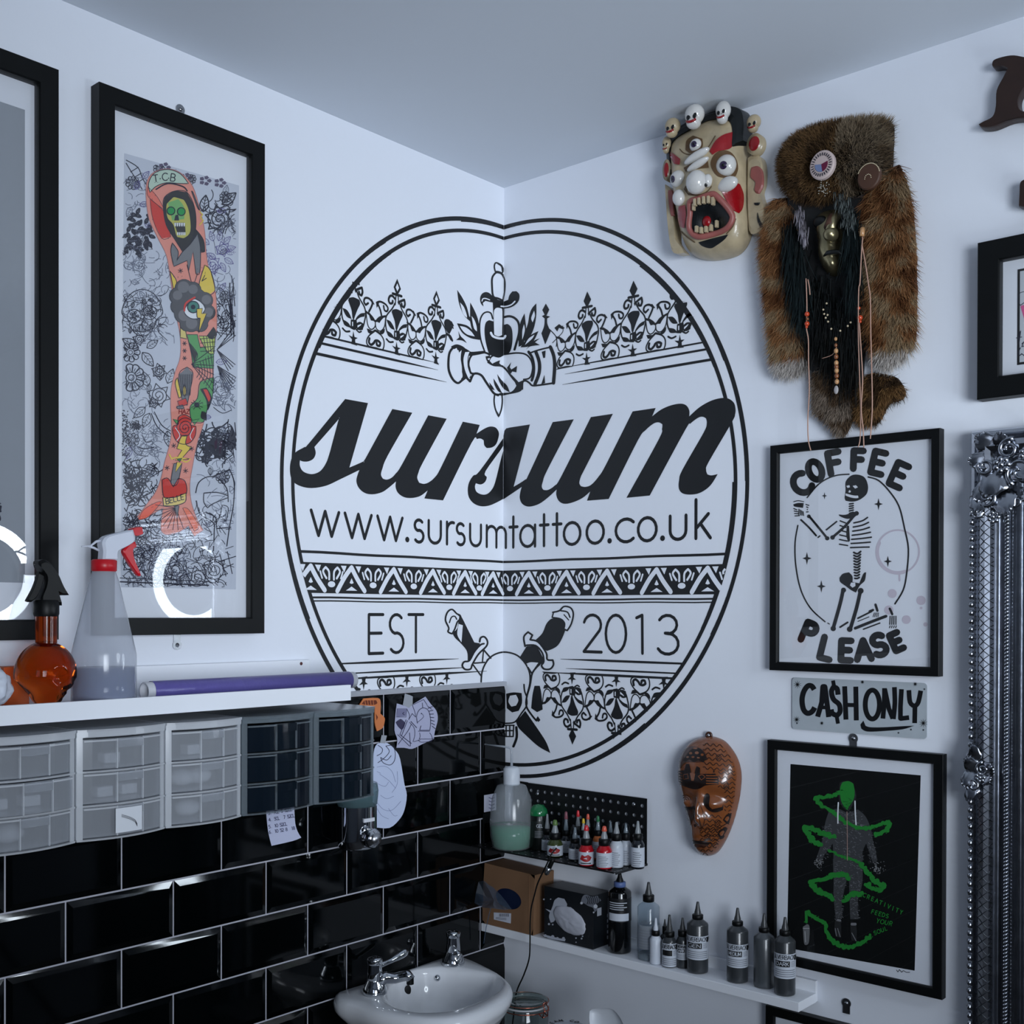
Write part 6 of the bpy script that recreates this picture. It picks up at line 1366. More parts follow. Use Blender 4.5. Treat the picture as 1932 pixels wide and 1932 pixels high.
mb = MB(); P_ = [pL(*q, w) for q in KM((800,335),(760,345),(715,380),(645,382))]; mb.tube([(-(p[0]-ub), 0, p[1]-SZ) for p in P_], [.0028,.002,.0016,.001], SPW, 8); P_ = [pL(*q, w) for q in KM((700,382),(740,392),(785,415))]; mb.tube([(-(p[0]-ub), 0, p[1]-SZ) for p in P_], .002, SPW, 8); mb.build('sprayer_tail', t)
side_shape([(1030,243),(1060,230),(1108,228),(1118,285),(1080,300),(1042,298)], SPR, 'nozzle', .009, t, w, ub, SZ)
side_shape([(1030,345),(1062,345),(1072,372),(1042,400),(1052,480),(1080,550),(1107,612),(1085,612),(1020,520),(968,430),(985,390)], SPR, 'trigger', .005, t, w, ub, SZ)
# amber skull bottle
w = .150; us, zs0 = (1.2495+1.1587)/2, SZ; hz_ = lambda y, x=90: pL(x, y, w)[1]-SZ
t = cyl_thing('spray_bottle', 'amber glass skull-shaped spray bottle with black trigger top', 'spray bottle', us, w, SZ)
AMB = mat('amber_glass', (196, 82, 20), .04, trans=1.0, ior=1.25); AMD = mat('amber_shadow_glass', (150, 56, 14), .12, trans=.75, ior=1.3)
bm = bmesh.new(); bmesh.ops.create_uvsphere(bm, u_segments=48, v_segments=32, radius=1)
for v_ in bm.verts:
    x, y, z = v_.co; r_ = 1.0
    zz_ = z
    wx = .046*(1 if z > -.1 else 1-.38*min(1, (-z-.1)/.5)); wy = .042*(1 if z > -.1 else 1-.25*min(1, (-z-.1)/.5))
    X = x*wx; Y = y*wy; Zv = .052+z*.051
    # face looks towards the camera side (-y, slightly +x)
    fx, fy = .45, -.89; f_ = x*fx+y*fy; s_ = x*fy*-1+y*fx*-1; s_ = x*(-fy)+y*fx
    if f_ > .2:
        for sx_ in (-.36, .36):
            d = ((s_-sx_)/.22)**2+((z+.05)/.2)**2
            if d < 3: k_d = .010*math.exp(-d*1.3); X -= fx*k_d; Y -= fy*k_d
        d = (s_/.1)**2+((z+.38)/.12)**2; k_d = .006*math.exp(-d); X -= fx*k_d; Y -= fy*k_d
        if z < -.5: k_d = .004*(1+.4*math.sin(s_*40)); X += fx*k_d; Y += fy*k_d
        for sx_ in (-.5, .5): d = ((s_-sx_)/.2)**2+((z+.35)/.12)**2; k_d = .005*math.exp(-d); X += fx*k_d; Y += fy*k_d
    v_.co = (X, Y, max(.001, Zv))
mb = MB(); mb.bm(bm, AMB, True); mb.build('skull_body', t)
zn0, zn1 = hz_(1214), hz_(1158)
mb = MB(); mb.lathe([(.0165, zn0-.006), (.0155, zn0), (.0158, zn1)], AMD, n=32, c=(.001, 0, 0)); mb.build('neck', t)  # neck glass is a darker amber than the body
mb = MB(); mb.lathe([(.017, zn1-.004), (.0185, zn1), (.0185, hz_(1135)), (.0165, hz_(1132))], PBLK, n=28, c=(.001, 0, 0)); mb.build('black_collar', t)
side_shape([(285,500),(330,485),(375,512),(395,540),(440,600),(485,700),(526,768),(480,768),(440,745),(455,800),(470,850),(310,850),(300,800),(335,710),(345,620),(310,560),(285,530)], PBLK, 'sprayer_head', .012, t, w, us, SZ)
side_shape([(300,580),(345,600),(320,700),(290,770),(240,822),(203,815),(255,720),(285,640)], PBLK, 'trigger', .005, t, w, us, SZ)
# things at the very left
u, v = pL(0, 1303, .17); t = cyl_thing('plastic_bag', 'crumpled white plastic packet at the left edge beside the amber skull bottle', 'bag', u+.022, .155, SZ)
bm = bmesh.new(); bmesh.ops.create_icosphere(bm, subdivisions=4, radius=1)
for v_ in bm.verts:
    p = v_.co.copy(); k = 1+.16*noise.noise(p*2.6)+.08*noise.noise(p*6); v_.co = Vector((p.x*.042*k, p.y*.034*k, max(.0005, .037+p.z*.038*k)))
mb = MB(); mb.bm(bm, mat('white_film', (214, 220, 232), .3, bump=.3, nscale=30), True); o = mb.build('packet', t)
u, v = pL(24, 1305, .06); t = cyl_thing('small_box', 'small orange box between the white packet and the amber skull bottle', 'box', u+.003, .06, SZ)
mb = MB(); mb.box((-.02, -.02, .0005), (.02, .02, .062), mat('orange_card', (192, 88, 34), .55), .001); mb.build('box', t)
# cling film roll
w = .135; rr = .0168; ua, ub_ = pL(272, 1303, w)[0], pL(666, 1290, w)[0]
t = cyl_thing('film_roll', 'roll of purple barrier film lying along the white shelf', 'roll', (ua+ub_)/2, w, SZ+rr)
L_ = (ua-ub_)/2; PUR = mat('purple_film', (92, 84, 152), .3, nz=.15, nscale=90, bump=.35); 
mb = MB(); mb.lathe([(rr, -L_+.012), (rr, L_-.012), (rr-.002, L_-.012)], PUR, axis='X', n=40, cap=False); mb.add([], [], PUR); mb.build('film', t)
mb = MB(); mb.lathe([(.0135, -L_), (rr-.0012, -L_), (rr-.0012, L_), (.0135, L_), (.0125, L_-.001), (.0125, -L_+.001), (.0135, -L_)], mat('white_card_core', (214, 216, 222), .6), axis='X', n=40, cap=False); mb.build('core_tube', t)

# ------------------------------------------------------------------ drawer units under the shelf
SHELLW = frosted('milky_shell', (238, 241, 245), .62); DRW = frosted('milky_drawer', (216, 220, 226), .32); SHELLC = frosted('clear_shell', (170, 182, 190), .30); DRS = frosted('smoky_drawer', (22, 34, 46), .78)
bounds = [1.3445, 1.196, 1.048, .9047, .753, .6098]; ZT, ZB = 1.2085, 1.0425
def bow(u, W): return .222+.016*(1-((u-W/2)/(W/2))**2)
names = ['milky white three-drawer unit at the left end of the row', 'milky white three-drawer unit with a paper label in its bottom drawer', 'milky white three-drawer unit next to the smoky drawers', 'clear unit with smoky blue drawers between a milky unit and another smoky unit', 'clear unit with smoky blue drawers at the right end of the row']
def panel(mb, u0, u1, z0, z1, W, m, th=.002, dw=0, n=10):
    """curved front panel following the bow"""
    top = [(u0+(u1-u0)*k/n) for k in range(n+1)]
    vs = []
    for z in (z0, z1):
        for d_ in (0, -th): vs += [(u, z, bow(u, W)+dw+d_) for u in top]
    q = n+1; fs = []
    for k in range(n):
        fs += [(k, k+1, 2*q+k+1, 2*q+k), (q+k+1, q+k, 3*q+k, 3*q+k+1), (k, q+k, q+k+1, k+1), (2*q+k, 2*q+k+1, 3*q+k+1, 3*q+k)]
    fs += [(0, 2*q, 3*q, q), (n, q+n, 3*q+n, 2*q+n)]
    mb.add(vs, fs, m)
def plateb(mb, z0, z1, W, m, w0=.02, dw=.003, inset=0):
    n = 12; us_ = [inset+(W-2*inset)*k/n for k in range(n+1)]; poly = [(u, bow(u, W)+dw) for u in us_]+[(W-inset, w0), (inset, w0)]
    N = len(poly); vs = [(p[0], z0, p[1]) for p in poly]+[(p[0], z1, p[1]) for p in poly]
    mb.add(vs, [(i, (i+1) % N, N+(i+1) % N, N+i) for i in range(N)]+[tuple(range(N))[::-1], tuple(N+k for k in range(N))], m)
for i in range(5):
    ur, ul = bounds[i+1], bounds[i]; W = ul-ur-.0025; dark = i >= 3; sh = SHELLC if dark else SHELLW; dr = DRS if dark else DRW
    H_ = ZT-ZB; loc = WL(ur, ZB, 0)
    t = thing('drawer_unit', names[i], 'drawer unit', 'three-drawer units hanging in a row under the shelf', loc=loc)
    Mx = ML   # (u,z,w) offsets map straight through
    def bld(mb, nm, par=None): return mb.build(nm, par or t, Mx)
    mb = MB(); plateb(mb, H_-.004, H_, W, sh, dw=.005); plateb(mb, H_-.012, H_-.009, W, sh, dw=.002); 
    for k in range(3): z = k*(H_-.014)/3; plateb(mb, z, z+.0028, W, sh, dw=.003)
    for u in (0, W-.002): mb.box((u, 0, .02), (u+.002, H_-.003, .222), sh)
    mb.box((.001, .001, .02), (W-.001, H_-.002, .0215), sh); panel(mb, 0, W, H_-.011, H_-.003, W, sh, .002, .003)
    for k in (0, 1): u = .0005 if k == 0 else W-.0085; panel(mb, u, u+.008, 0, H_-.006, W, sh, .003, .001, 3)
    bld(mb, 'shell')
    pitch_ = (H_-.014)/3
    for k in range(3):
        z0 = k*pitch_+.0045; z1 = (k+1)*pitch_-.0012; ex = .010 if (not dark and i == 0 and k == 1) else 0
        mb = MB(); panel(mb, .0095, W-.0095, z0, z1, W, dr, .002, -.001+ex); mb.box((.0095, z0, .03), (.0110, z1-.008, .222+ex), dr); mb.box((W-.0110, z0, .03), (W-.0095, z1-.008, .222+ex), dr)
        mb.box((.0095, z0, .03), (W-.0095, z0+.0015, .222+ex), dr); mb.box((.0095, z0, .03), (W-.0095, z1-.008, .0315), dr); d = bld(mb, 'drawer')
        mb = MB(); um = W*.46; hw_ = .021
        panel(mb, um-hw_, um+hw_, z1-.014, z1-.001, W, dr, .004, .004+ex, 4); panel(mb, um-hw_-.0015, um-hw_, z0, z1, W, sh, .004, .003+ex, 1); panel(mb, um+hw_, um+hw_+.0015, z0, z1, W, sh, .004, .003+ex, 1)
        panel(mb, .0095, W-.0095, z1-.0035, z1-.001, W, sh, .003, .0025+ex); bld(mb, 'handle', d)
        if i == 1 and k == 0:
            mb = MB(); cm = mat('label_card', (214, 218, 224), .7); panel(mb, W*.34, W*.64, z0+.004, z1-.004, W, cm, .0006, .0058, 5)
            for j in range(3): P_ = [(W*.40+(W*.18)*s_/8, z0+.010+.018*(s_/8)**.5+j*.0016) for s_ in range(9)]; mb.tube([(u, z, bow(u, W)+.0064) for u, z in P_], .0003, LN, 5)
            bld(mb, 'label_card', d)
# white supplies seen through the milky fronts
random.seed(9)
sup = [(0,0,.55,'round'),(0,1,.35,'pack'),(0,1,.68,'pack'),(1,1,.30,'pack'),(1,1,.58,'pack'),(1,2,.5,'pack'),(2,0,.55,'round'),(2,1,.40,'round'),(2,1,.62,'round'),(2,2,.5,'pack')]
for i, k, f_, kind in sup:
    ur, ul = bounds[i+1], bounds[i]; W = ul-ur-.0025; pitch_ = (ZT-ZB-.014)/3; z = ZB+k*pitch_+.0065
    where = ('left end unit', 'unit with the paper label', 'milky unit beside the smoky drawers')[i]; row_ = ('bottom', 'middle', 'top')[k]
    t = thing('supply_packet', 'blurred white %s in the %s drawer of the %s' % ('bundle' if kind == 'round' else 'packet', row_, where), 'packet', 'white supplies inside the milky drawers', loc=WL(ur+W*f_, z, .185))
    mb = MB(); m = mat('white_supplies', (226, 228, 232), .7)
    if kind == 'round': mb.sphere((0, 0, .014), 1, m, sc=(.022, .018, .0135))
    else: mb.box((-.013, -.012, 0), (.013, .012, .016), m, .002)
    mb.build('packet', t)

# ------------------------------------------------------------------ papers, dispenser on the tiles
P7 = crop(640, 1280, 6.036); TW = .0112
def paper(name, label, cat, pts, col, th=.0006, w=TW, curl=None, f=P7, group=None):
    P_ = [pL(*q, w) for q in f(*pts)]; P_ = smooth2(P_, True, 50, 3); cx = sum(p[0] for p in P_)/len(P_); vz = max(p[1] for p in P_)
    t = WT('L', name, label, cat, cx, min(p[1] for p in P_), group)
    mb = MB(); n = len(P_); vs = [(p[0], p[1], w) for p in P_]+[(p[0], p[1], w+th) for p in P_]
    mb.add(vs, [(i, (i+1) % n, n+(i+1) % n, n+i) for i in range(n)]+[tuple(range(n))[::-1], tuple(n+k for k in range(n))], mat('paper_%d_%d' % (col[0], col[2]), col, .7)); t.part(mb, 'sheet')
    a = t.art(w+th, base=.0002, lay=.0001); return t, a
f7 = 1/6.036
t, a = paper('paper_cutout', 'lilac tracing paper cutout with a chess knight and a dagger taped to the tiles', 'paper', [(655,285),(725,305),(800,330),(830,300),(980,207),(1040,290),(1105,370),(1120,470),(1088,600),(1075,690),(940,750),(830,802),(740,790),(650,790),(660,690),(628,590),(640,400)], (172, 174, 200))
PI_ = C(28, 26, 60)
def pl_(w, *p, **k): a.line(P7(*p), w*f7, PI_, 1, **k)
pl_(7,(890,510),(880,430),(910,360),(960,335),(1010,360),(1035,430),(1040,520),(1030,590),(915,590),(930,540)); pl_(6,(900,600),(1030,600)); pl_(6,(915,620),(920,660),(910,690),(1060,690),(1050,650),(1030,620)); pl_(6,(900,700),(930,725),(1040,715),(1070,680))
for k in range(7): pl_(8,(1010+k*8,340+k*34),(1062+k*5,320+k*42))
pl_(5,(940,400),(960,430),(940,460),(890,500)); a.dot(P7((935,400))[0], 1.2, PI_, 1); pl_(7,(945,280),(950,330)); pl_(7,(1000,310),(1050,350))
a.poly(P7((645,500),(700,465),(750,510),(735,560),(710,585),(670,545)), C(60, 56, 84), 1); pl_(6,(645,500),(700,465),(750,510),(710,585),(670,545), closed=True); pl_(7,(760,470),(690,640)); pl_(7,(775,480),(710,650)); pl_(8,(690,640),(820,740)); pl_(7,(665,640),(800,770)); pl_(7,(670,750),(780,600),(820,520)); pl_(7,(800,620),(810,770))
a.poly(P7((660,350),(770,350),(755,430),(655,440)), C(120, 120, 150), 1); pl_(6,(660,345),(770,345),(760,440),(650,440), closed=True); pl_(7,(735,385),(720,400),(740,415)); pl_(6,(770,350),(800,420),(790,470),(830,400),(870,440),(860,380),(830,300)); pl_(6,(800,500),(850,560),(860,640),(840,720)); pl_(8,(815,490),(880,560)); pl_(6,(840,300),(960,240),(1000,300)); pl_(6,(850,720),(920,700))
a.build('ink_drawing', t.e)
mb = MB(); P_ = [pL(*q, TW) for q in P7((745,172),(800,190),(835,205),(832,300),(790,335),(722,300))]; mb.prism([(p[0], p[1]) for p in P_], TW+.0007, TW+.0009, mat('masking_tape', (156, 160, 168), .6)); t.part(mb, 'tape')
t, a = paper('paper_cutout', 'long pale stencil paper with a pretzel knot drawing, taped right of the smoky drawers', 'paper', [(440,738),(545,735),(640,820),(692,920),(740,1200),(768,1330),(740,1500),(680,1610),(570,1702),(420,1697),(385,1560),(380,1330),(378,1000),(400,800)], (196, 206, 232))
pl_(7,(440,760),(490,800),(480,850),(430,880)); pl_(7,(440,960),(520,900),(570,830),(530,770),(600,765),(635,830),(630,930),(580,985),(500,960),(470,900),(540,930),(590,880)); 
for p in (((430,1010),(520,1000),(600,1060),(640,1180)),((430,1060),(470,1080)),((460,1090),(560,1160),(640,1250)),((440,1200),(520,1230),(560,1180)),((420,1400),(500,1490),(600,1500),(700,1400)),((430,1480),(480,1560),(560,1600)),((600,1300),(660,1200),(660,1060)),((470,1330),(540,1370),(620,1340)),((560,1480),(620,1560),(660,1560))): a.line(P7(*p), .7, C(120, 130, 168), 1)
a.build('pencil_drawing', t.e)
mb = MB(); P_ = [pL(*q, TW) for q in P7((480,645),(540,650),(520,740),(462,735))]; mb.prism([(p[0], p[1]) for p in P_], TW+.0007, TW+.0009, MATS['masking_tape']); t.part(mb, 'tape')
N5 = crop(420, 1250, 4.391)
t, a = paper('paper_note', 'small handwritten list on white paper hanging below the smoky drawers', 'note', [(350,1100),(585,1080),(592,1200),(600,1330),(620,1400),(650,1450),(580,1478),(405,1518),(380,1420),(365,1300)], (198, 202, 228), f=N5)
HW = C(34, 34, 80)
for s_, x, y in (('3. 7CL 5 52CL',375,1248),('4. 5CL  7 52CL',380,1302),('5. 10 52CL',380,1360),('6. 10 52 8  18',382,1405)):
    for k, c in enumerate(s_):
        if c != ' ': lt(c, x+8+k*(200/13), y-k*2.6, 26, -8, 1.0, HW, 1, N5)
a.build('handwriting', t.e)
# orange plastic stencil hanging behind the papers
t, a = paper('orange_cutout', 'orange cut-out tag hanging on the tiles between the drawers and the knight drawing', 'tag', [(225,300),(270,228),(430,222),(465,270),(462,400),(505,440),(512,480),(490,560),(425,600),(400,500),(400,330)], (206, 122, 72), th=.002)
a.poly(P7((255,290),(285,250),(420,248),(435,280),(400,300),(300,300)), C(110, 50, 30), 1)
for k in range(4): a.line(P7((290+k*32,250),(300+k*30,300)), 1, C(206, 122, 72), 2)
a.poly(P7((415,400),(440,440),(425,480)), C(110, 50, 30), 1); a.build('print', t.e)
# chrome soap dispenser
u0, w0 = .505, .056; t = cyl_thing('soap_dispenser', 'chrome wall soap dispenser with a clear top and push knob under the drawers', 'soap dispenser', u0, w0, .905)
zt_ = pL(680, 1518, .056)[1]-.905; z_b = pL(680, 1580, .09)[1]-.905
mb = MB(); mb.lathe([(.0001, 0), (.034, 0), (.0385, .004), (.040, .02), (.040, zt_)], CHROME, n=40); mb.box((-.02, .02, .01), (.02, .0455, zt_-.005), CHROME); mb.build('chrome_body', t)
mb = MB(); mb.lathe([(.037, zt_), (.041, zt_+.003), (.043, zt_+.03), (.0405, zt_+.045), (.0001, zt_+.046)], frosted('clear_teal', (120, 150, 156), .5), n=40); mb.build('clear_tank', t)
mb = MB(); mb.lathe([(.0001, -.030), (.006, -.0295), (.017, -.026), (.0195, -.018), (.0195, -.004), (.015, 0), (.012, .02)], CHROME, axis='Y', c=(-.010, -.040, .028), n=32); mb.lathe([(.0001, -.0345), (.010, -.033), (.0125, -.028)], STEEL, axis='Y', c=(-.010, -.040, .028), n=28); mb.build('push_knob', t)
mb = MB(); mb.box((-.018, -.0415, .058), (.010, -.0385, .065), C(214, 216, 222)); mb.build('label_strip', t)
for k in range(6): pass
# ------------------------------------------------------------------ wash basin
def pz(px, py, z):
    v = ray(px, py); t_ = (z-CAM[2])/v[2]; X = CAM+t_*v; return Vector((X[0], X[1]))
ZS = .606
S6 = crop(600, 1700, 4.83)
out_px = S6((150,815),(390,745),(750,625),(1150,490),(1335,505),(1600,618),(1700,680),(1765,780),(1750,860),(1640,960),(1440,1060),(1200,1115),(900,1110),(560,1050),(330,975),(180,930),(145,870))
out = [pz(x, y, ZS if k not in (7,8,9,10,11,12,13,14,15,16) else ZS-.006) for k, (x, y) in enumerate(out_px)]
out = [Vector((p.x, min(p.y, -.0115))) for p in out]
cen = pz(835, 1868, ZS)
innp = [pz(x, y, ZS-.004) for x, y in S6((598,860),(700,720),(850,655),(1000,625),(1200,618),(1450,650),(1620,690),(1690,760),(1620,850),(1400,950),(1150,1010),(900,1020),(700,970))]
def radf(P_):
    q = sorted((math.atan2(p.y-cen.y, p.x-cen.x), (p-cen).length) for p in P_); A_ = [a for a, _ in q]; R_ = [r for _, r in q]
    A_ = np.array([A_[-1]-2*PI]+A_+[A_[0]+2*PI]); R_ = np.array([R_[-1]]+R_+[R_[0]]); return lambda a: float(np.interp(a, A_, R_))
fo, fi = radf(smooth2([tuple(p) for p in out], True, 60, 4) and [Vector(p) for p in smooth2([tuple(p) for p in out], True, 60, 4)]), radf([Vector(p) for p in smooth2([tuple(p) for p in innp], True, 120, 4)])
t = thing('wash_basin', 'small white ceramic wash basin fixed to the black tiled wall', 'wash basin', loc=(cen.x, cen.y, ZS))
N_ = 96; rings = []
def ring(fn): 
    r_ = []
    for k in range(N_):
        a_ = -PI+2*PI*k/N_; r, z = fn(a_); x, y = r*math.cos(a_), r*math.sin(a_)
        if cen.y+y > -.0112: s_ = (-.0112-cen.y)/y if y else 1; x *= s_; y *= s_
        r_.append((x, y, z))
    rings.append(r_)
for kk, z in ((.50, -.20), (.62, -.14), (.80, -.075), (.93, -.045), (.955, -.040)): ring(lambda a_: (fo(a_)*kk, z))
for dr_, z in ((-.006, -.036), (0, -.028), (.002, -.016), (-.002, -.006), (-.010, 0)): ring(lambda a_: (fo(a_)+dr_, z))
for q, z in ((.35, .0), (.8, -.0005), (1, -.003)): ring(lambda a_: (fo(a_)-.010+(fi(a_)-fo(a_)+.010)*q, z))
for kk, z in ((.975, -.012), (.93, -.035), (.84, -.065), (.68, -.088), (.45, -.098), (.15, -.104)): ring(lambda a_: (fi(a_)*kk, z))
vs = [p for r in rings for p in r]; fs = [(i*N_+k, i*N_+(k+1) % N_, (i+1)*N_+(k+1) % N_, (i+1)*N_+k) for i in range(len(rings)-1) for k in range(N_)]
fs += [tuple(range(N_))[::-1], tuple((len(rings)-1)*N_+k for k in range(N_))]
mb = MB(); mb.add(vs, fs, PORC, True); mb.build('basin', t)
def loc2(p, z=0): return (p.x-cen.x, p.y-cen.y, z)
p = pz(767, 1868, ZS-.035); mb = MB(); a_ = math.atan2(p.y-cen.y, p.x-cen.x); rot = Matrix.Rotation(a_, 3, 'Z'); rr_ = fi(a_)*.925
mb.sphere((rr_*math.cos(a_), rr_*math.sin(a_), -.035), 1, mat('dark_hole', (8, 8, 9), .6), sc=(.003, .009, .012), rot=rot); mb.build('overflow_hole', t)
p = pz(826, 1848, ZS-.02); a_ = math.atan2(p.y-cen.y, p.x-cen.x); rr_ = fi(a_)*.955; mb = MB(); mb.sphere((rr_*math.cos(a_), rr_*math.sin(a_), -.022), .0075, CHROME); mb.build('chain_stay', t)
mb = MB(); mb.lathe([(.0001, -.1025), (.018, -.1025), (.020, -.104)], CHROME, n=24); mb.build('waste', t)
def tap(px, py, label, lever):
    p = pz(px, py, ZS); t = thing('basin_tap', label, 'tap', 'pair of chrome taps on the wash basin', loc=(p.x, p.y, ZS+.0005))
    mb = MB(); mb.lathe([(.0001, 0), (.025, 0), (.0255, .003), (.024, .010), (.021, .018), (.0165, .026), (.0155, .030)], CHROME, n=40); mb.build('base', t)
    mb = MB(); mb.lathe([(.0155, .028), (.0165, .030), (.0150, .046), (.0140, .060)], CHROME, n=36); b_ = mb.build('body', t)
    mb = MB(); mb.lathe([(.0135, .059), (.0155, .061), (.0160, .069), (.0140, .073), (.006, .0735), (.0001, .072)], CHROME, n=36)
    if lever:
        q1 = pL(716, 1822, .05); q2 = pL(745, 1805, .055); q3 = pL(768, 1793, .06); P_ = [(-q[0]-p.x, -w_-p.y, q[1]-ZS) for q, w_ in ((q1, .05), (q2, .056), (q3, .062))]
        mb.tube([(0, 0, .066), Vector((0, 0, .066)).lerp(Vector(P_[0]), .6), P_[0]], [.009, .008, .007], CHROME, 12)
        Q_ = [Vector(P_[0]).lerp(Vector(P_[2]), k/9)+Vector((0, 0, -.003*math.sin(PI*k/9))) for k in range(10)]
        mb.tube(Q_, [.0062, .0056, .0052, .0052, .0056, .0064, .0076, .0086, .0084, .0050], CHROME, 16)
    mb.build('handle', t)
    mb = MB()
    if lever:
        e_ = pL(770, 1842, .125); P_ = [(0, 0, .020), (.012, -.018, .032), (-pL(745,1846,.09)[0]-p.x, -.09-p.y, pL(745,1846,.09)[1]-ZS), (-e_[0]-p.x, -.125-p.y, e_[1]-ZS+.002), (-e_[0]-p.x+.002, -.132-p.y, e_[1]-ZS-.006)]
        mb.tube(P_, [.013, .0125, .0112, .0105, .0095], CHROME, 18); mb.lathe([(.0075, -.020), (.0075, -.006)], PBLK, c=(P_[3][0]+.002, P_[3][1]-.004, P_[3][2]+.002), n=16)
    else: mb.tube([(0, 0, .02), (-.004, -.016, .026), (-.010, -.028, .026)], [.009, .009, .0075], CHROME, 16)
    mb.build('spout', t)
tap(707, 1874, 'chrome lever tap at the left end of the wash basin', True)
tap(855, 1819, 'chrome tap at the back right corner of the wash basin, by the cardboard box', False)
# ------------------------------------------------------------------ perforated black rack in the corner
RZ = .8435
hp = crop(880, 1440, 5.084)
h1, h2 = pR(*hp((775, 305))[0]), pR(*hp((1705, 405))[0]); pu = (h2[0]-h1[0])/12.95; h3 = pR(*hp((1705, 905))[0]); pv = (h2[1]-h3[1])/5
t = WT('R', 'perforated_rack', 'black perforated metal rack of ink bottles on the right wall, in the corner', 'rack', .22, .842)
RK = mat('black_powder_coat', (14, 16, 18), .4, nz=.2, nscale=80)
def perf(mb, u0, u1, v0, v1, pu, pv, r, fn, m, skip=None):
    """sheet with round holes; fn maps (u, v, side) -> point, side 0 front 1 back"""
    nu, nv = max(1, round((u1-u0)/pu)), max(1, round((v1-v0)/pv)); du, dv = (u1-u0)/nu, (v1-v0)/nv; n = 12
    for i in range(nu):
        for j in range(nv):
            cx, cy = u0+(i+.5)*du, v0+(j+.5)*dv
            if skip and skip(cx, cy): continue
            sq = []; ci = []
            for k in range(n):
                a_ = 2*PI*(k+.5)/n; c_, s_ = math.cos(a_), math.sin(a_); f_ = 1/max(abs(c_), abs(s_)); sq.append((cx+c_*f_*du/2, cy+s_*f_*dv/2)); ci.append((cx+c_*r, cy+s_*r))
            # corner points snapped so the sheet is closed
            for side in (0, 1):
                vs = [fn(*p, side) for p in sq+ci]; mb.add(vs, [(k, (k+1) % n, n+(k+1) % n, n+k) for k in range(n)], m)
                cr = [fn(cx+sx*du/2, cy+sy*dv/2, side) for sx, sy in ((1, 1), (-1, 1), (-1, -1), (1, -1))]
                for q, (k1_, k2_) in enumerate(((1, 2), (4, 5), (7, 8), (10, 11))): pass
            vs = [fn(*p, sd) for sd in (0, 1) for p in ci]; mb.add(vs, [(k, (k+1) % n, n+(k+1) % n, n+k) for k in range(n)], m, True)
mb = MB(); u0, u1, v0, v1 = h1[0]-pu*2.5, h2[0]+pu*.5, h3[1]-pv*.6, h2[1]+pv*.62
perf(mb, u0, u1, h3[1]-pv*.5, h2[1]+pv*.5, pu, pv, .0041, lambda u, v, s_: (u, v, .0080 if s_ == 0 else .0070), RK)
ct = [pR(1228, 1508), pR(1000, 1484)]
mb.box((u0-.045, v0, .007), (u0, v1+.004, .008), RK); mb.box((u0, h2[1]+pv*.5, .007), (u1+.002, v1+.003, .008), RK); mb.box((u1, v0, .007), (u1+.002, v1+.003, .008), RK)
t.part(mb, 'back_panel')
mb = MB(); wf = .118
perf(mb, .012, u1, .004, wf, pu, pv, .0038, lambda u, w_, s_: (u, RZ-(.0012 if s_ else 0), w_), RK)
mb.box((.012, RZ-.0022, wf), (u1-.004, RZ+.001, wf+.0015), RK); mb.box((u1-.0005, RZ-.004, .003), (u1+.001, RZ+.001, wf), RK); t.part(mb, 'tray')
mb = MB(); mb.box((.008, RZ-.002, .003), (.0095, .965, .078), RK); t.part(mb, 'end_panel')
for p in ((1625, 390), (700, 290)):
    u, v = pR(*hp(p)[0]); mb = MB(); mb.lathe([(.0001, .0108), (.0030, .0105), (.0045, .009), (.0045, .0005)], STEEL, c=(u, v, 0), n=16); t.part(mb, 'screw')
t = WT('R', 'paper_tag', 'little white paper tag with purple writing behind the green liquid bottle', 'tag', .014, .90)
P_ = [pR(*q, .079) for q in hp((273,283),(328,290),(325,455),(280,462))]; cu = min(p[0] for p in P_); mb = MB(); vs = [(.0102, .917-.0, .030), (.0102, .917, .072), (.0102, .955, .072), (.0102, .955, .030)]
mb.box((.0098, .915, .034), (.0104, .955, .076), C(206, 206, 222)); t.part(mb, 'tag')
mb = MB(); 
for k in range(4): mb.tube([(.0107, .946-k*.008, .040), (.0107, .944-k*.008, .050), (.0107, .948-k*.008, .060)], .0007, C(52, 34, 110), 5)
t.part(mb, 'writing')

# ------------------------------------------------------------------ picture ledge below it
t = WT('R', 'picture_ledge', 'narrow white ledge with an upturned back edge, below the black rack', 'shelf', .41, .637)
mb = MB(); rect(mb, .0005, .637, .8175, .655, .009, .081, WHT, .0008); t.part(mb, 'board')
mb = MB(); rect(mb, .0005, .637, .8165, .6775, .001, .009, WHT, .0008); t.part(mb, 'back_edge')
LZ = .6552

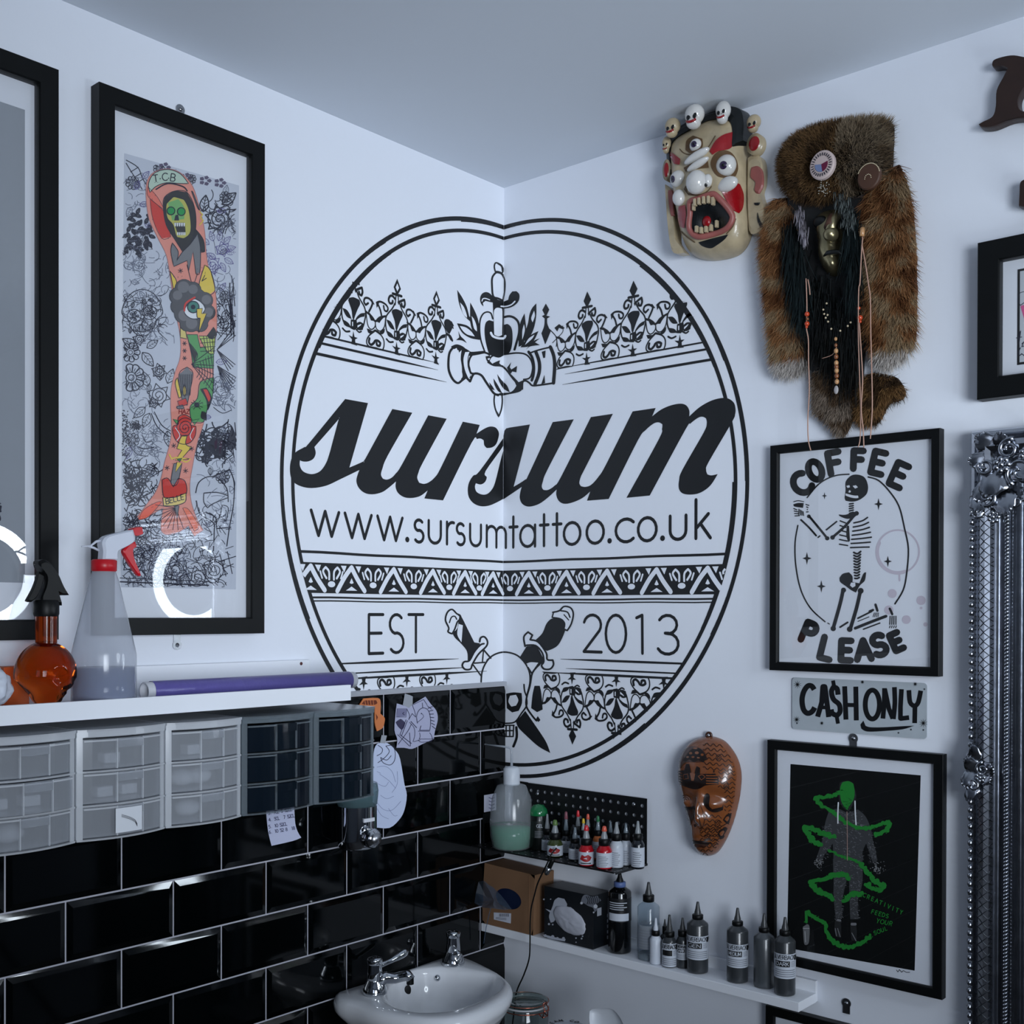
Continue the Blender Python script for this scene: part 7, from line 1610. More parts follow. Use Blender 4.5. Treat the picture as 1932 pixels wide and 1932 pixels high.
# ------------------------------------------------------------------ boxes
CARD = mat('brown_cardboard', (124, 92, 66), .75, nz=.12, nscale=20, bump=.1)
t = WT('R', 'cardboard_box', 'brown cardboard dispenser box with an oval opening showing blue contents', 'box', .085, LZ)
q = lambda x, y, w_: pR(x, y, w_)
bw = .078; tl_ = q(917, 1633, bw); tr_ = q(1010, 1652, bw); 
mb = MB(); A_ = [(.0035, LZ), (.163, LZ), (.168, .792), (.014, .797)]
E4 = crop(860, 1600, 5.682); ec = q(*E4((560, 545))[0], bw); er = (.040, .0235)
n = 40; outr = []
for k in range(n):   # front face with oval hole: ring between rectangle outline and ellipse
    a_ = 2*PI*k/n; d_ = (math.cos(a_), math.sin(a_)); best = 9
    for i in range(4):
        p1, p2 = A_[i], A_[(i+1) % 4]; ex, ey = p2[0]-p1[0], p2[1]-p1[1]; den = d_[0]*ey-d_[1]*ex
        if abs(den) < 1e-9: continue
        s_ = ((p1[0]-ec[0])*ey-(p1[1]-ec[1])*ex)/den; r_ = ((p1[0]-ec[0])*d_[1]-(p1[1]-ec[1])*d_[0])/den
        if s_ > 0 and -1e-6 <= r_ <= 1+1e-6: best = min(best, s_)
    outr.append((ec[0]+d_[0]*best, ec[1]+d_[1]*best))
inr = [(ec[0]+er[0]*math.cos(2*PI*k/n), ec[1]+er[1]*math.sin(2*PI*k/n)) for k in range(n)]
mb.add([(p[0], p[1], bw) for p in outr+inr], [(k, (k+1) % n, n+(k+1) % n, n+k) for k in range(n)], CARD)
mb.add([(p[0], p[1], bw) for p in inr]+[(p[0], p[1], bw-.002) for p in inr], [(k, (k+1) % n, n+(k+1) % n, n+k) for k in range(n)], CARD)
mb.add([(p[0], p[1], w_) for w_ in (bw, .010) for p in A_], [(0, 1, 5, 4), (1, 2, 6, 5), (2, 3, 7, 6), (3, 0, 4, 7), (4, 5, 6, 7)], CARD); t.part(mb, 'carton')
mb = MB(); mb.box((.150, LZ+.001, bw), (.1525, .790, bw+.0008), CARD); t.part(mb, 'flap_edge')
mb = MB(); mb.add([(ec[0]+er[0]*1.1*math.cos(2*PI*k/n), ec[1]+er[1]*1.1*math.sin(2*PI*k/n), bw-.003+.001*math.sin(k)) for k in range(n)], [tuple(range(n))], mat('navy_film', (14, 26, 54), .4)); t.part(mb, 'blue_contents')
lp = [q(*p, bw) for p in E4((408,690),(593,700),(590,808),(410,765))]; mb = MB(); mb.prism(lp, bw+.0003, bw+.0007, C(198, 202, 214)); o = t.part(mb, 'label')
mb = MB()
for k in range(9): x = 470+k*12; p = [q(*z_, bw) for z_ in E4((x, 702),(x+5, 702),(x+5, 735),(x, 734))]; mb.add([(a_[0], a_[1], bw+.0010) for a_ in p], [(0, 1, 2, 3)], LN)
for y in (748, 762): p = [q(*z_, bw) for z_ in E4((430, y-6),(545, y+4),(545, y+8),(430, y-2))]; mb.add([(a_[0], a_[1], bw+.0010) for a_ in p], [(0, 1, 2, 3)], LN)
t.part(mb, 'label_print', parent=o)
# film pulled out of the opening
FILM = frosted('clear_blue_film', (112, 132, 158), .35)
ring_ = [(360,400),(300,350),(245,360),(215,480),(200,590),(290,640),(420,650),(520,665),(600,655),(560,600),(480,500),(400,420)]
vs = []; 
pk = [q(*E4(p)[0], bw+.02+.02*((p[0] < 350))) for p in ring_]
mb = MB(); cc = q(*E4((400, 560))[0], bw+.045)
P3 = [(p[0], p[1], bw+(.006 if ring_[k][0] > 450 else .028+.008*math.sin(k*2.1))) for k, p in enumerate(pk)]
P3 = [(q(*E4(ring_[k])[0], P3[k][2])[0], q(*E4(ring_[k])[0], P3[k][2])[1], P3[k][2]) for k in range(len(P3))]
c3 = (cc[0], cc[1], bw+.042); m1_ = [tuple(Vector(P3[k]).lerp(Vector(c3), .5)+Vector((0, 0, .006*math.sin(k*3.3)))) for k in range(len(P3))]
N_ = len(P3); vs = P3+m1_+[c3]; fs = [(k, (k+1) % N_, N_+(k+1) % N_, N_+k) for k in range(N_)]+[(N_+k, N_+(k+1) % N_, 2*N_) for k in range(N_)]
mb.add(vs, fs, FILM, False); t.part(mb, 'pulled_film')
mb = MB(); P_ = [(375,640),(355,720),(325,850),(298,1025)]; mb.tube([(*q(*E4(p)[0], bw+.012+.003*k), bw+.012+.003*k) for k, p in enumerate(P_)], .0011, FILM, 6); t.part(mb, 'film_strand')

t = WT('R', 'glove_box', 'black box with white splashes and a round opening full of pale tissue', 'box', .26, LZ)
GB = mat('black_printed_card', (13, 17, 22), .4, nz=.2, nscale=30)
gw = .074; u0, u1 = .192, .330; zt_ = .7715
mb = MB(); mb.box((u0, LZ, .010), (u1, zt_, gw), GB, .0012); t.part(mb, 'carton')
def gq(pts, w_=gw): return [pR(*p, w_) for p in E4(*pts)]
a = t.art(gw, base=.0004); SPL = C(168, 172, 182); 
def gpoly(pts, m, lay=0, **k): a.poly(E4(*pts), m, lay, **k)
gpoly([(1040,620),(1060,560),(1100,530),(1165,545),(1195,600),(1180,640),(1090,700),(1060,780),(1020,800),(1000,740),(1010,690),(960,650),(1020,670)], SPL)
for x, y, r in ((945,550,9),(1018,548,7),(1000,815,12),(1040,820,9),(960,940,16),(1000,955,13),(1040,950,18),(1090,968,15),(1155,968,16),(1290,965,9),(1350,970,10),(1290,1010,7),(1360,945,9)): a.dot(E4((x, y))[0], r/5.682, SPL, 0, 9)
gpoly([(925,925),(1000,940),(1100,965),(1180,975),(1170,1000),(1080,985),(990,965)], SPL)
gpoly([(1335,600),(1360,520),(1400,500),(1460,520),(1520,510),(1560,560),(1510,600),(1520,660),(1490,690),(1470,640),(1420,620),(1370,590)], C(110, 114, 124)); 
for k in range(7): a.line(E4((1400+k*22,520),(1420+k*20,560),(1410+k*20,600)), 1.4, C(20, 24, 30), 1)
for x, y, r in ((1500,625,22),(1480,690,9),(1350,590,14)): a.dot(E4((x, y))[0], r/5.682, C(198, 202, 210), 1)
a.build('printed_splashes', t.e)
ec = pR(*E4((1218, 775))[0], gw); mb = MB(); n = 36
bm = bmesh.new(); bmesh.ops.create_uvsphere(bm, u_segments=36, v_segments=18, radius=1)
for v_ in bm.verts:
    p = v_.co; k = 1+.08*noise.noise(Vector((p.x*3, p.y*3, p.z*3+5))); x_, y_ = p.x*.047*k, p.y*.030*k; v_.co = (ec[0]+x_*.95-y_*.15, ec[1]+y_+x_*-.12, gw-.001+max(-.5, p.z)*.008*k+.003*abs(noise.noise(Vector((p.x*4, p.y*4, 0)))))
mb.bm(bm, mat('crumpled_tissue', (178, 180, 190), .6, bump=.4, nscale=50), True); t.part(mb, 'tissue')
# side print of the box
mb = MB()
for z in (.668, .680, .692, .704, .716): mb.box((u1+.0001, z, .020), (u1+.0006, z+.007, .024), SPL)
mb.box((u1+.0001, .725, .045), (u1+.0006, .742, .060), SPL); t.part(mb, 'side_print')

# ------------------------------------------------------------------ bottles
CLR = glassmat('clear_bottle_plastic', (232, 238, 242), 1.4, .04); 
FROST = frosted('frosted_nozzle', (196, 202, 206), .55)
def label_band(mb, r, z0, z1, a0, a1, m, n=16, off=.0004):
    vs = [((r+off)*math.cos(a0+(a1-a0)*k/n), (r+off)*math.sin(a0+(a1-a0)*k/n), z) for z in (z0, z1) for k in range(n+1)]
    mb.add(vs, [(k, k+1, n+2+k, n+1+k) for k in range(n)], m, True)
class CylText:
    def __init__(s, r, a_mid): s.r = r; s.a = a_mid; s.mb = MB()
    def art(s, lay=0): a = Art(None, lambda pc, w_: [((s.r+w_)*math.cos(s.a+p[0]/s.r), (s.r+w_)*math.sin(s.a+p[0]/s.r), p[1]) for p in pc], lay=.0002, base=.0006); a.mx = .004; return a
VIEWR = math.atan2(CAM[1]+.5, CAM[0])   # direction from the right wall towards the photographer
def bottle(nm, label, cat, u, w, z, r, hb, hc, ht, body, cap, tip, rc=None, neck=None, lab=None, twist=0, shape='round', group=None, tipcap=None, liquid=None, M_=None):
    """hb shoulder height, hc cap top, ht nozzle tip"""
    t = thing(nm, label, cat, group, loc=Vector((-w, -u, z)), rz=0); rc = rc or r*.52; neck = neck or rc*.82
    sh = min(r*.5, .008); zc0 = hb+sh*1.1
    mb = MB(); mb.lathe([(.0001, .0004), (r*.88, .0004), (r*.985, .0015), (r, .004), (r, hb-sh*.4), (r*.93, hb), (neck*1.08, hb+sh), (neck, hb+sh*1.1), (neck, hb+sh*1.3)], body, n=32); mb.build('bottle_body', t)
    if liquid: mb = MB(); mb.lathe([(.0001, .001), (r*.93, .0012), (r*.95, .004), (r*.95, liquid[0]), (.0001, liquid[0])], liquid[1], n=28); mb.build('contents', t)
    mb = MB(); mb.lathe([(rc*.9, zc0-.001), (rc, zc0), (rc, hc-.001), (rc*.9, hc), (.0001, hc)], cap, n=28); c_ = mb.build('cap', t)
    mb = MB(); mb.lathe([(rc*.62, hc), (rc*.60, hc+(ht-hc)*.18), (rc*.42, hc+(ht-hc)*.45), (rc*.30, hc+(ht-hc)*.78), (rc*.24, ht-.001), (.0001, ht)], tip, n=20); mb.build('nozzle', t)
    if tipcap: mb = MB(); L0 = hc+(ht-hc)*tipcap[0]; mb.lathe([(rc*.46, L0), (rc*.50, L0+.001), (rc*.36, ht-.001), (rc*.25, ht+.0012), (.0001, ht+.0014)], tipcap[1], n=18); mb.build('tip_cap', t)
    if lab:
        z0, z1, m, texts = lab; mb = MB(); a_ = VIEWR+twist; label_band(mb, r, z0, z1, a_-1.75, a_+1.75, m); L_ = mb.build('label', t, fix=False)
        ct_ = CylText(r, a_); ar = ct_.art()
        for kind, *g in texts:
            if kind == 't': s_, x, y, h_, fit, wd_, mm = g; text(ar, s_, x, y, h_, wd_, mm, 3, fit=fit)
            elif kind == 'b': x0, x1, y0, y1, mm, ly = g; nn = 6; [ar.face([(x0+(x1-x0)*k/nn, y0), (x0+(x1-x0)*(k+1)/nn, y0), (x0+(x1-x0)*(k+1)/nn, y1), (x0+(x1-x0)*k/nn, y1)], mm, ly) for k in range(nn)]
            elif kind == 'p': pts, mm, ly = g; ar.poly(pts, mm, ly)
        if ar.mb.f: ar.mb.build('label_print', L_, fix=False)
    return t
def fit_b(cx, yb, hw, ys, yc, yt, w, z, org=(1120, 1620), s=4.391):
    f_ = crop(org[0], org[1], s); u = pR(*f_((cx, ys))[0], w)[0]; r = (pR(*f_((cx+hw, ys))[0], w)[0]-pR(*f_((cx-hw, ys))[0], w)[0])/2*.86
    H = lambda y: pR(*f_((cx, y))[0], w)[1]-z
    return u, r, H(ys), H(yc), H(yt)
IG = mat('grey_ink_bottle', (50, 53, 56), .3, coat=.3); IGL = mat('lighter_grey_ink_bottle', (70, 74, 78), .3, coat=.3); IBK = mat('black_glass_bottle', (7, 9, 11), .12, coat=.6); WLB = mat('white_bottle_label', (190, 196, 206), .5); BLB = mat('black_label_ink', (12, 13, 15), .5); GLB = mat('grey_label_ink', (120, 124, 132), .6)
def inklabel(r, z0, z1, word, tag_):
    H = z1-z0; w_ = r*2.5
    T_ = [('t', 'SILVERBACK INK', -w_/2, z0+H*.79, H*.17, w_*1.12, .0009, BLB), ('b', -w_*.42, w_*.15, z0+H*.48, z0+H*.72, BLB, 1)]
    if word: T_.append(('t', word, -w_*.36, z0+H*.53, H*.145, w_*.46, .0009, WLB))
    T_ += [('b', w_*.36, w_*.48, z0+H*.74, z0+H*.95, BLB, 1)]+[('b', -w_*.42, w_*.4, z0+H*(.08+.085*k), z0+H*(.11+.085*k), GLB, 1) for k in range(4)]+[('b', w_*.2, w_*.42, z0+H*(.5+.06*k), z0+H*(.52+.06*k), GLB, 1) for k in range(4)]
    # word on black is drawn one layer above
    return T_
w = .046
def shelfb(cx, hw, ys, yc, yt, label, body, wordlab=None, cap=PBLK, tip=FROST, w=.046, group=None, ly=None, rc=None, tipcap=None, liquid=None):
    u, r, hb, hc, ht = fit_b(cx, 0, hw, ys, yc, yt, w, LZ)
    lab = None
    if wordlab is not None:
        z0, z1 = [pR(*crop(1120, 1620, 4.391)((cx, y))[0], w)[1]-LZ for y in ly]; lab = (z0, z1, WLB, inklabel(r, z0, z1, wordlab, ''))
    if liquid: liquid = (hb*liquid[0], liquid[1])
    return bottle('ink_bottle', label, 'ink bottle', u, w, LZ, r, hb, hc, ht, body, cap, tip, lab=lab, group=group, rc=rc, tipcap=tipcap, liquid=liquid)
G_ = 'ink bottles on the white ledge'
DKT = mat('smoked_nozzle', (62, 64, 66), .3)
# big black bottle with blue cap
u, r, hb, hc, ht = fit_b(212, 0, 92, 262, 190, 140, .046, LZ); r *= .98
bottle('ink_bottle', 'tall black bottle with a blue cap beside the black splashed box', 'ink bottle', u, .044, LZ, r, hb, hc, ht+.006, IBK, mat('dusty_blue_cap', (84, 104, 152), .45), PBLK, rc=r*.52, lab=(hb*.52, hb*.90, mat('dark_label', (20, 22, 25), .4), [('b', -r*1.0, r*.9, hb*.54, hb*.66, WLB, 1)]+[('b', -r*.95, r*(.4+.3*(k % 2)), hb*(.72+.035*k), hb*(.733+.035*k), WLB, 1) for k in range(4)]+[('b', -r*1.55, -r*1.15, hb*.53, hb*.88, GLB, 1)]), group=G_)
u, r, hb, hc, ht = fit_b(455, 0, 88, 385, 298, 192, .044, LZ)
bottle('ink_bottle', 'clear bottle with a black cap standing right of the blue-capped bottle', 'ink bottle', u, .044, LZ, r, hb, hc, ht, CLR, PBLK, DKT, lab=(hb*.22, hb*.66, frosted('faded_label', (176, 182, 190), .6), [('t', 'LIGHTS', -r*.9, hb*.70, .006, r*1.8, .0005, GLB)]+[('b', -r*.9, r*.9, hb*(.26+.05*k), hb*(.275+.05*k), GLB, 1) for k in range(7)]), liquid=(hb*.10, FROST), group=G_)
shelfb(514, 48, 660, 592, 490, 'slim small white bottle with black cap in front of the clear bottle', mat('white_bottle', (202, 208, 218), .35), tip=mat('white_nozzle', (200, 206, 216), .35), w=.062, group=G_, rc=.0085)
shelfb(628, 60, 675, 602, 462, 'small bottle with a split grey label, right of the slim white bottle', IG, '', group=G_, w=.058, ly=(880, 690), rc=.0105, tip=DKT)
shelfb(737, 50, 665, 590, 487, 'small dark bottle half hidden by the first tall grey bottle', IG, 'DARK', group=G_, w=.046, ly=(825, 700), rc=.0095, tip=DKT)
shelfb(862, 88, 530, 460, 354, 'tall dark grey ink bottle, first of the tall four from the left', IG, 'GEN', group=G_, w=.048, ly=(815, 622), tip=DKT)
shelfb(1192, 90, 585, 515, 405, 'dark grey ink bottle labelled medium, standing alone mid-ledge', IG, 'MEDIUM', group=G_, w=.046, ly=(880, 690), tip=DKT)
shelfb(1412, 88, 640, 567, 452, 'grey ink bottle without a front label, behind the dark one', IGL, None, group=G_, w=.040, tip=DKT)
shelfb(1585, 92, 668, 590, 482, 'grey ink bottle labelled dark, last at the right end of the ledge', IG, 'DARK', group=G_, w=.052, ly=(970, 768), tip=DKT)
u, r, hb, hc, ht = fit_b(590, 0, 40, 640, 560, 500, .03, LZ)
bottle('ink_bottle', 'small bottle behind the split grey label bottle, only its cap showing', 'ink bottle', u, .030, LZ, r, hb, hc, ht, IG, PBLK, DKT, group=G_)

# tall squeeze bottle with green liquid, and the small inks in the rack
w = .077; u = pR(965, 1560, w)[0]; H = lambda y: pR(966, y, w)[1]-RZ; r = (pR(1004, 1560, w)[0]-pR(930, 1560, w)[0])/2*.84
t = thing('squeeze_bottle', 'large milky squeeze bottle with long bent spout, half full of green liquid', 'bottle', loc=Vector((-w, -u, RZ)))
hn0, hn1 = H(1478), H(1452)
mb = MB(); mb.lathe([(.0001, .0004), (r*.78, .0004), (r*.88, .004), (r*.97, .030), (r, H(1550)), (r*.90, H(1505)), (r*.66, H(1482)), (r*.36, hn0), (r*.33, hn1)], frosted('milky_squeeze_plastic', (222, 228, 234), .26), n=44); mb.build('bottle_body', t)
mb = MB(); mb.lathe([(.0001, .002), (r*.74, .002), (r*.84, .006), (r*.93, .030), (r*.955, H(1557)), (.0001, H(1557))], frosted('green_liquid', (36, 150, 108), .98), n=40); mb.build('liquid', t)
mb = MB(); mb.lathe([(r*.36, hn0-.003), (r*.38, hn0), (r*.38, hn1+.002), (r*.30, hn1+.006), (r*.1, hn1+.008)], mat('white_screw_cap', (196, 202, 210), .4), n=30); mb.build('cap', t)
mb = MB(); e1 = pR(966, 1410, w); e2 = pR(918, 1404, w); mb.tube([(0, 0, hn1+.004), (0, 0, e1[1]-RZ-.012), (0, .002, e1[1]-RZ-.003), (-.004, .008, e1[1]-RZ), (-.006, -(e2[0]-u), e2[1]-RZ)], [.0032, .0026, .0026, .0026, .0018], frosted('milky_spout', (206, 212, 220), .7), 10); mb.build('spout', t)
# big dark bottle with green lid, behind
w = .045; f_ = crop(880, 1440, 5.084); u = pR(*f_((690, 600))[0], w)[0]
t = thing('gel_bottle', 'dark bottle with a domed green lid behind the milky squeeze bottle', 'bottle', loc=Vector((-w, -u, RZ)))
H = lambda y: pR(*f_((690, y))[0], w)[1]-RZ; GNL = mat('green_lid', (22, 104, 60), .2, coat=.5)
mb = MB(); mb.lathe([(.0001, 0.0004), (.020, .0004), (.0215, .003), (.0215, H(500)), (.019, H(480))], mat('dark_gel_bottle', (12, 17, 16), .25), n=32); mb.build('bottle_body', t)
mb = MB(); mb.lathe([(.0205, H(500)), (.0215, H(480)), (.020, H(440)), (.012, H(400)), (.0001, H(390))], GNL, n=28); mb.build('lid', t)
mb = MB(); label_band(mb, .0217, H(700), H(540), VIEWR-.9, VIEWR+.9, mat('gel_label', (18, 26, 24), .4)); o = mb.build('label', t, fix=False)
ct_ = CylText(.0218, VIEWR+.3); ar = ct_.art(); text(ar, 'GEL', -.008, H(600), .007, .0008, WLB, fit=.014)
for k in range(5): ar.face([(-.012, H(640+k*14)), (.010, H(640+k*14)), (.010, H(636+k*14)), (-.012, H(636+k*14))], GLB, 1)
ar.mb.build('label_print', o, fix=False)
RDB = mat('red_ink', (168, 12, 26), .25, coat=.4); OLB = mat('olive_ink', (56, 66, 30), .25, coat=.4); DKB = mat('dark_ink_bottle', (26, 30, 36), .25, coat=.4); WHB = mat('white_ink_bottle', (186, 192, 200), .35)
RDL = mat('red_label_print', (150, 28, 32), .5); GR_ = 'small ink bottles in the black rack'
def inkl(r, hb, fancy, m=WLB):
    T_ = []
    if fancy: T_ = [('p', [(-r*.8, hb*.42), (-r*.5, hb*.70), (-r*.1, hb*.62), (r*.3, hb*.72), (r*.8, hb*.55), (r*.5, hb*.35), (0, hb*.28)], RDL, 1), ('p', [(-r*.3, hb*.48), (r*.1, hb*.54), (r*.2, hb*.44)], WLB, 2), ('b', -r*.7, r*.7, hb*.16, hb*.22, BLB, 1)]
    else: T_ = [('b', -r*.8, r*(.3+.4*((k*7) % 3)/3), hb*(.14+.085*k), hb*(.17+.085*k), GLB, 1) for k in range(7)]
    return (hb*.10, hb*.86, m, T_)
def rackb(cx, hw, ybody, ycap, ytip, w, label, body, tipc=None, cap=PBLK, tip=FROST, fancy=False, lab=True, tw=0, clearcap=False):
    f_ = crop(880, 1440, 5.084); u = pR(*f_((cx, ybody))[0], w)[0]; r = (pR(*f_((cx+hw, ybody))[0], w)[0]-pR(*f_((cx-hw, ybody))[0], w)[0])/2*.86
    H = lambda y: pR(*f_((cx, y))[0], w)[1]-RZ-.0008; z = RZ+.0008
    t = bottle('ink_bottle', label, 'ink bottle', u, w, z, r, H(ybody)-.004, H(ycap), H(ytip), body, cap, tip, lab=inkl(r, H(ybody)-.004, fancy) if lab else None, tipcap=(.62, tipc) if tipc else None, group=GR_, rc=r*.72)
    if clearcap: mb = MB(); hc = H(ycap); ht = H(ytip)+.003; mb.lathe([(r*.80, hc-.004), (r*.82, hc+.010), (r*.60, ht-.003), (.0001, ht)], CLR, n=24); mb.build('clear_overcap', t)
    return t
TR, TY, TG, TP, TO = [mat(n_, c_, .35, coat=.3) for n_, c_ in (('red_tip', (196, 34, 44)), ('yellow_tip', (206, 174, 40)), ('green_tip', (40, 120, 66)), ('pink_tip', (160, 84, 92)), ('orange_tip', (204, 84, 62)))]
rackb(775, 48, 690, 625, 485, .050, 'small ink bottle with a plain pale nozzle beside the green-lidded bottle', DKB)
rackb(955, 46, 700, 640, 470, .040, 'small ink bottle with a dusty pink tip in the back row of the rack', DKB, TP, clearcap=True)
rackb(1070, 44, 690, 600, 458, .036, 'small ink bottle with a tall bright pink-red tip, at the back of the rack', WHB, TR)
rackb(1165, 46, 700, 610, 492, .036, 'small ink bottle with an orange-red tip in the back row, behind the yellow tip', DKB, TO)
rackb(1122, 40, 720, 640, 535, .060, 'small ink bottle with a yellow tip in the middle of the rack', WHB, TY)
rackb(1262, 46, 700, 640, 510, .040, 'small ink bottle with a green tip in the back row of the rack', mat('orange_ink', (176, 96, 44), .3), TG, clearcap=True)
rackb(1382, 44, 720, 660, 560, .036, 'small ink bottle with a clear cap behind the white bottle, back row', DKB, clearcap=True)
rackb(1530, 50, 745, 665, 580, .045, 'small patterned-label bottle with a ribbed clear cap near the right end', WHB, clearcap=True)
rackb(1645, 60, 748, 672, 552, .056, 'dark ink bottle with white label at the right end of the rack', DKB)
rackb(1440, 62, 755, 672, 562, .076, 'white-labelled ink bottle just right of the two red bottles', WHB)
rackb(1042, 56, 775, 720, 612, .078, 'grey-labelled ink bottle with clear cap left of the red bottles', DKB, clearcap=True)
rackb(850, 68, 745, 665, 548, .078, 'olive green ink bottle with a red and white label and a green tip', OLB, mat('olive_tip', (88, 116, 60), .4), fancy=True)
rackb(1150, 68, 800, 718, 600, .103, 'red ink bottle with a red emblem label, left one of the front pair', RDB, TR, fancy=True)
rackb(1322, 70, 805, 722, 608, .101, 'red ink bottle with a text label, right one of the front pair', RDB, TO)

# ------------------------------------------------------------------ cable hanging from the rack
t = WT('R', 'power_cable', 'thin black cable with an inline plug hanging in front of the ledge', 'cable', .2, .80)
w = .126; cb = [(1055,1612),(1048,1625)]
mb = MB(); pts = [(1050,1600),(1040,1612),(1032,1630),(1022,1650),(1014,1668),(1008,1690),(1002,1715),(1000,1745),(1000,1780),(998,1810),(988,1840),(975,1870),(971,1900),(966,1940),(962,1975)]
ww = [.100,.112,.122]+[w]*12
P_ = [(*pR(x, y, w_), w_) for (x, y), w_ in zip(pts, ww)]; P_ = [tuple(p) for p in P_]
sp = []
for i in range(len(P_)-1):
    p0, p1, p2, p3 = [Vector(P_[min(max(k, 0), len(P_)-1)]) for k in (i-1, i, i+1, i+2)]
    for j in range(4): x = j/4; sp.append(.5*((2*p1)+(p2-p0)*x+(2*p0-5*p1+4*p2-p3)*x*x+(3*p1-p0-3*p2+p3)*x**3))
mb.tube(sp, .0017, PBLK, 8); t.part(mb, 'cable')
a_, b_ = Vector((*pR(1044, 1620, w), w)), Vector((*pR(1030, 1650, w), w)); mb = MB(); mb.tube([a_, a_.lerp(b_, .1), a_.lerp(b_, .9), b_], [.003, .0052, .0052, .003], PBLK, 12); t.part(mb, 'inline_plug')
mb = MB(); mb.tube([a_.lerp(b_, .55), a_.lerp(b_, .92)], .0056, STEEL, 12); t.part(mb, 'metal_collar')

# ------------------------------------------------------------------ counter with jar, tin and scoop at the bottom
t = WT('R', 'low_cabinet', 'low dark cabinet under the ledge, mostly below the frame of the photo', 'cabinet', .36, FLOOR)
mb = MB(); mb.box((.06, FLOOR, .03), (.66, .355, .35), mat('dark_cabinet', (30, 32, 35), .6)); t.part(mb, 'carcass'); mb = MB(); mb.box((.05, .355, .025), (.68, .375, .37), mat('dark_worktop', (42, 44, 47), .4)); t.part(mb, 'worktop')
CZ = .3755; w = .17; u = (pR(952, 1895, w)[0]+pR(1030, 1895, w)[0])/2; r = (pR(1030, 1895, w)[0]-pR(952, 1895, w)[0])/2*.86
t = thing('clip_top_jar', 'glass clip-top jar with a copper wire clasp beside the wash basin', 'jar', loc=Vector((-w, -u, CZ)))
ht = pR(990, 1884, w)[1]-CZ
GLS = glassmat('jar_glass', (222, 230, 228), 1.5)
mb = MB(); mb.lathe([(.0001, .0006), (r*.9, .0006), (r, .006), (r, ht-.030), (r*.90, ht-.020), (r*.88, ht-.012)], GLS, n=44); mb.build('jar_body', t)
mb = MB(); mb.lathe([(r*.98, ht-.009), (r, ht-.006), (r*.99, ht-.001), (r*.84, ht), (r*.80, ht-.004), (.0001, ht-.005)], GLS, n=44); mb.build('lid', t)
mb = MB(); mb.tube([(r*.97*math.cos(2*PI*k/36), r*.97*math.sin(2*PI*k/36), ht-.0105) for k in range(36)], .0022, mat('pale_rubber_seal', (178, 180, 184), .5), 8, closed=True); mb.build('seal', t)
COP = mat('copper_wire', (196, 116, 96), .22, 1.0)
mb = MB(); mb.tube([((r+.001)*math.cos(2*PI*k/36), (r+.001)*math.sin(2*PI*k/36), ht-.018) for k in range(36)], .0012, COP, 6, closed=True); mb.tube([((r+.001)*math.cos(2*PI*k/36), (r+.001)*math.sin(2*PI*k/36), ht-.003) for k in range(36)], .0010, COP, 6, closed=True); mb.build('wire_band', t)
mb = MB(); x0 = -.1*r; y0 = -(r+.002)
for s_ in (-.008, .008): mb.tube([(x0+s_, y0+.002, ht-.018), (x0+s_, y0-.008, ht-.024), (x0+s_*.8, y0-.012, ht-.006), (x0+s_*.6, y0-.006, ht+.004), (x0+s_*.3, y0-.010, ht+.008)], .0013, COP, 8)
mb.tube([(x0-.008, y0-.012, ht-.010), (x0+.008, y0-.012, ht-.010)], .0016, COP, 8); mb.tube([(x0-.007, y0-.008, ht-.024), (x0+.007, y0-.008, ht-.024)], .0013, COP, 8); mb.build('clasp', t)
# round tin lid with black writing
w = .20; c_ = pR(1068, 1934, w); t = thing('round_tin', 'round white tin with black lettering round its lid, between the jar and the scoop', 'tin', loc=Vector((-w, -c_[0], CZ)))
rr_ = (pR(1103, 1930, w)[0]-pR(1034, 1930, w)[0])/2*.86; hz = c_[1]-CZ-.004
mb = MB(); mb.lathe([(.0001, .0005), (rr_*.96, .0005), (rr_*.96, hz-.012), (rr_, hz-.011), (rr_, hz-.002), (rr_*.97, hz)], mat('dark_tin', (34, 36, 40), .35, .6), n=40); mb.lathe([(rr_*.97, hz), (rr_*.66, hz+.0005), (.0001, hz+.0006)], C(178, 182, 190, .4), n=40, cap=False); mb.build('tin', t)
ar = Art(None, lambda pc, w_: [(p[0], p[1], hz+.0008+w_) for p in pc]); 
for k, ch in enumerate('CREAM CO CREAM CO '):
    if ch == ' ': continue
    b = 2.4-k*2*PI/18; adv, st = GL[ch]; hh2 = rr_*.22; cxx, cyy = .82*rr_*math.cos(b), .82*rr_*math.sin(b)
    for pl in st: ar.line([(cxx+((p[0]-adv/2)*hh2)*math.sin(b)+(p[1]-.5)*hh2*math.cos(b), cyy-((p[0]-adv/2)*hh2)*math.cos(b)+(p[1]-.5)*hh2*math.sin(b)) for p in pl], rr_*.055, BLB, 1, sm=False)
ar.mb.build('lid_lettering', t)
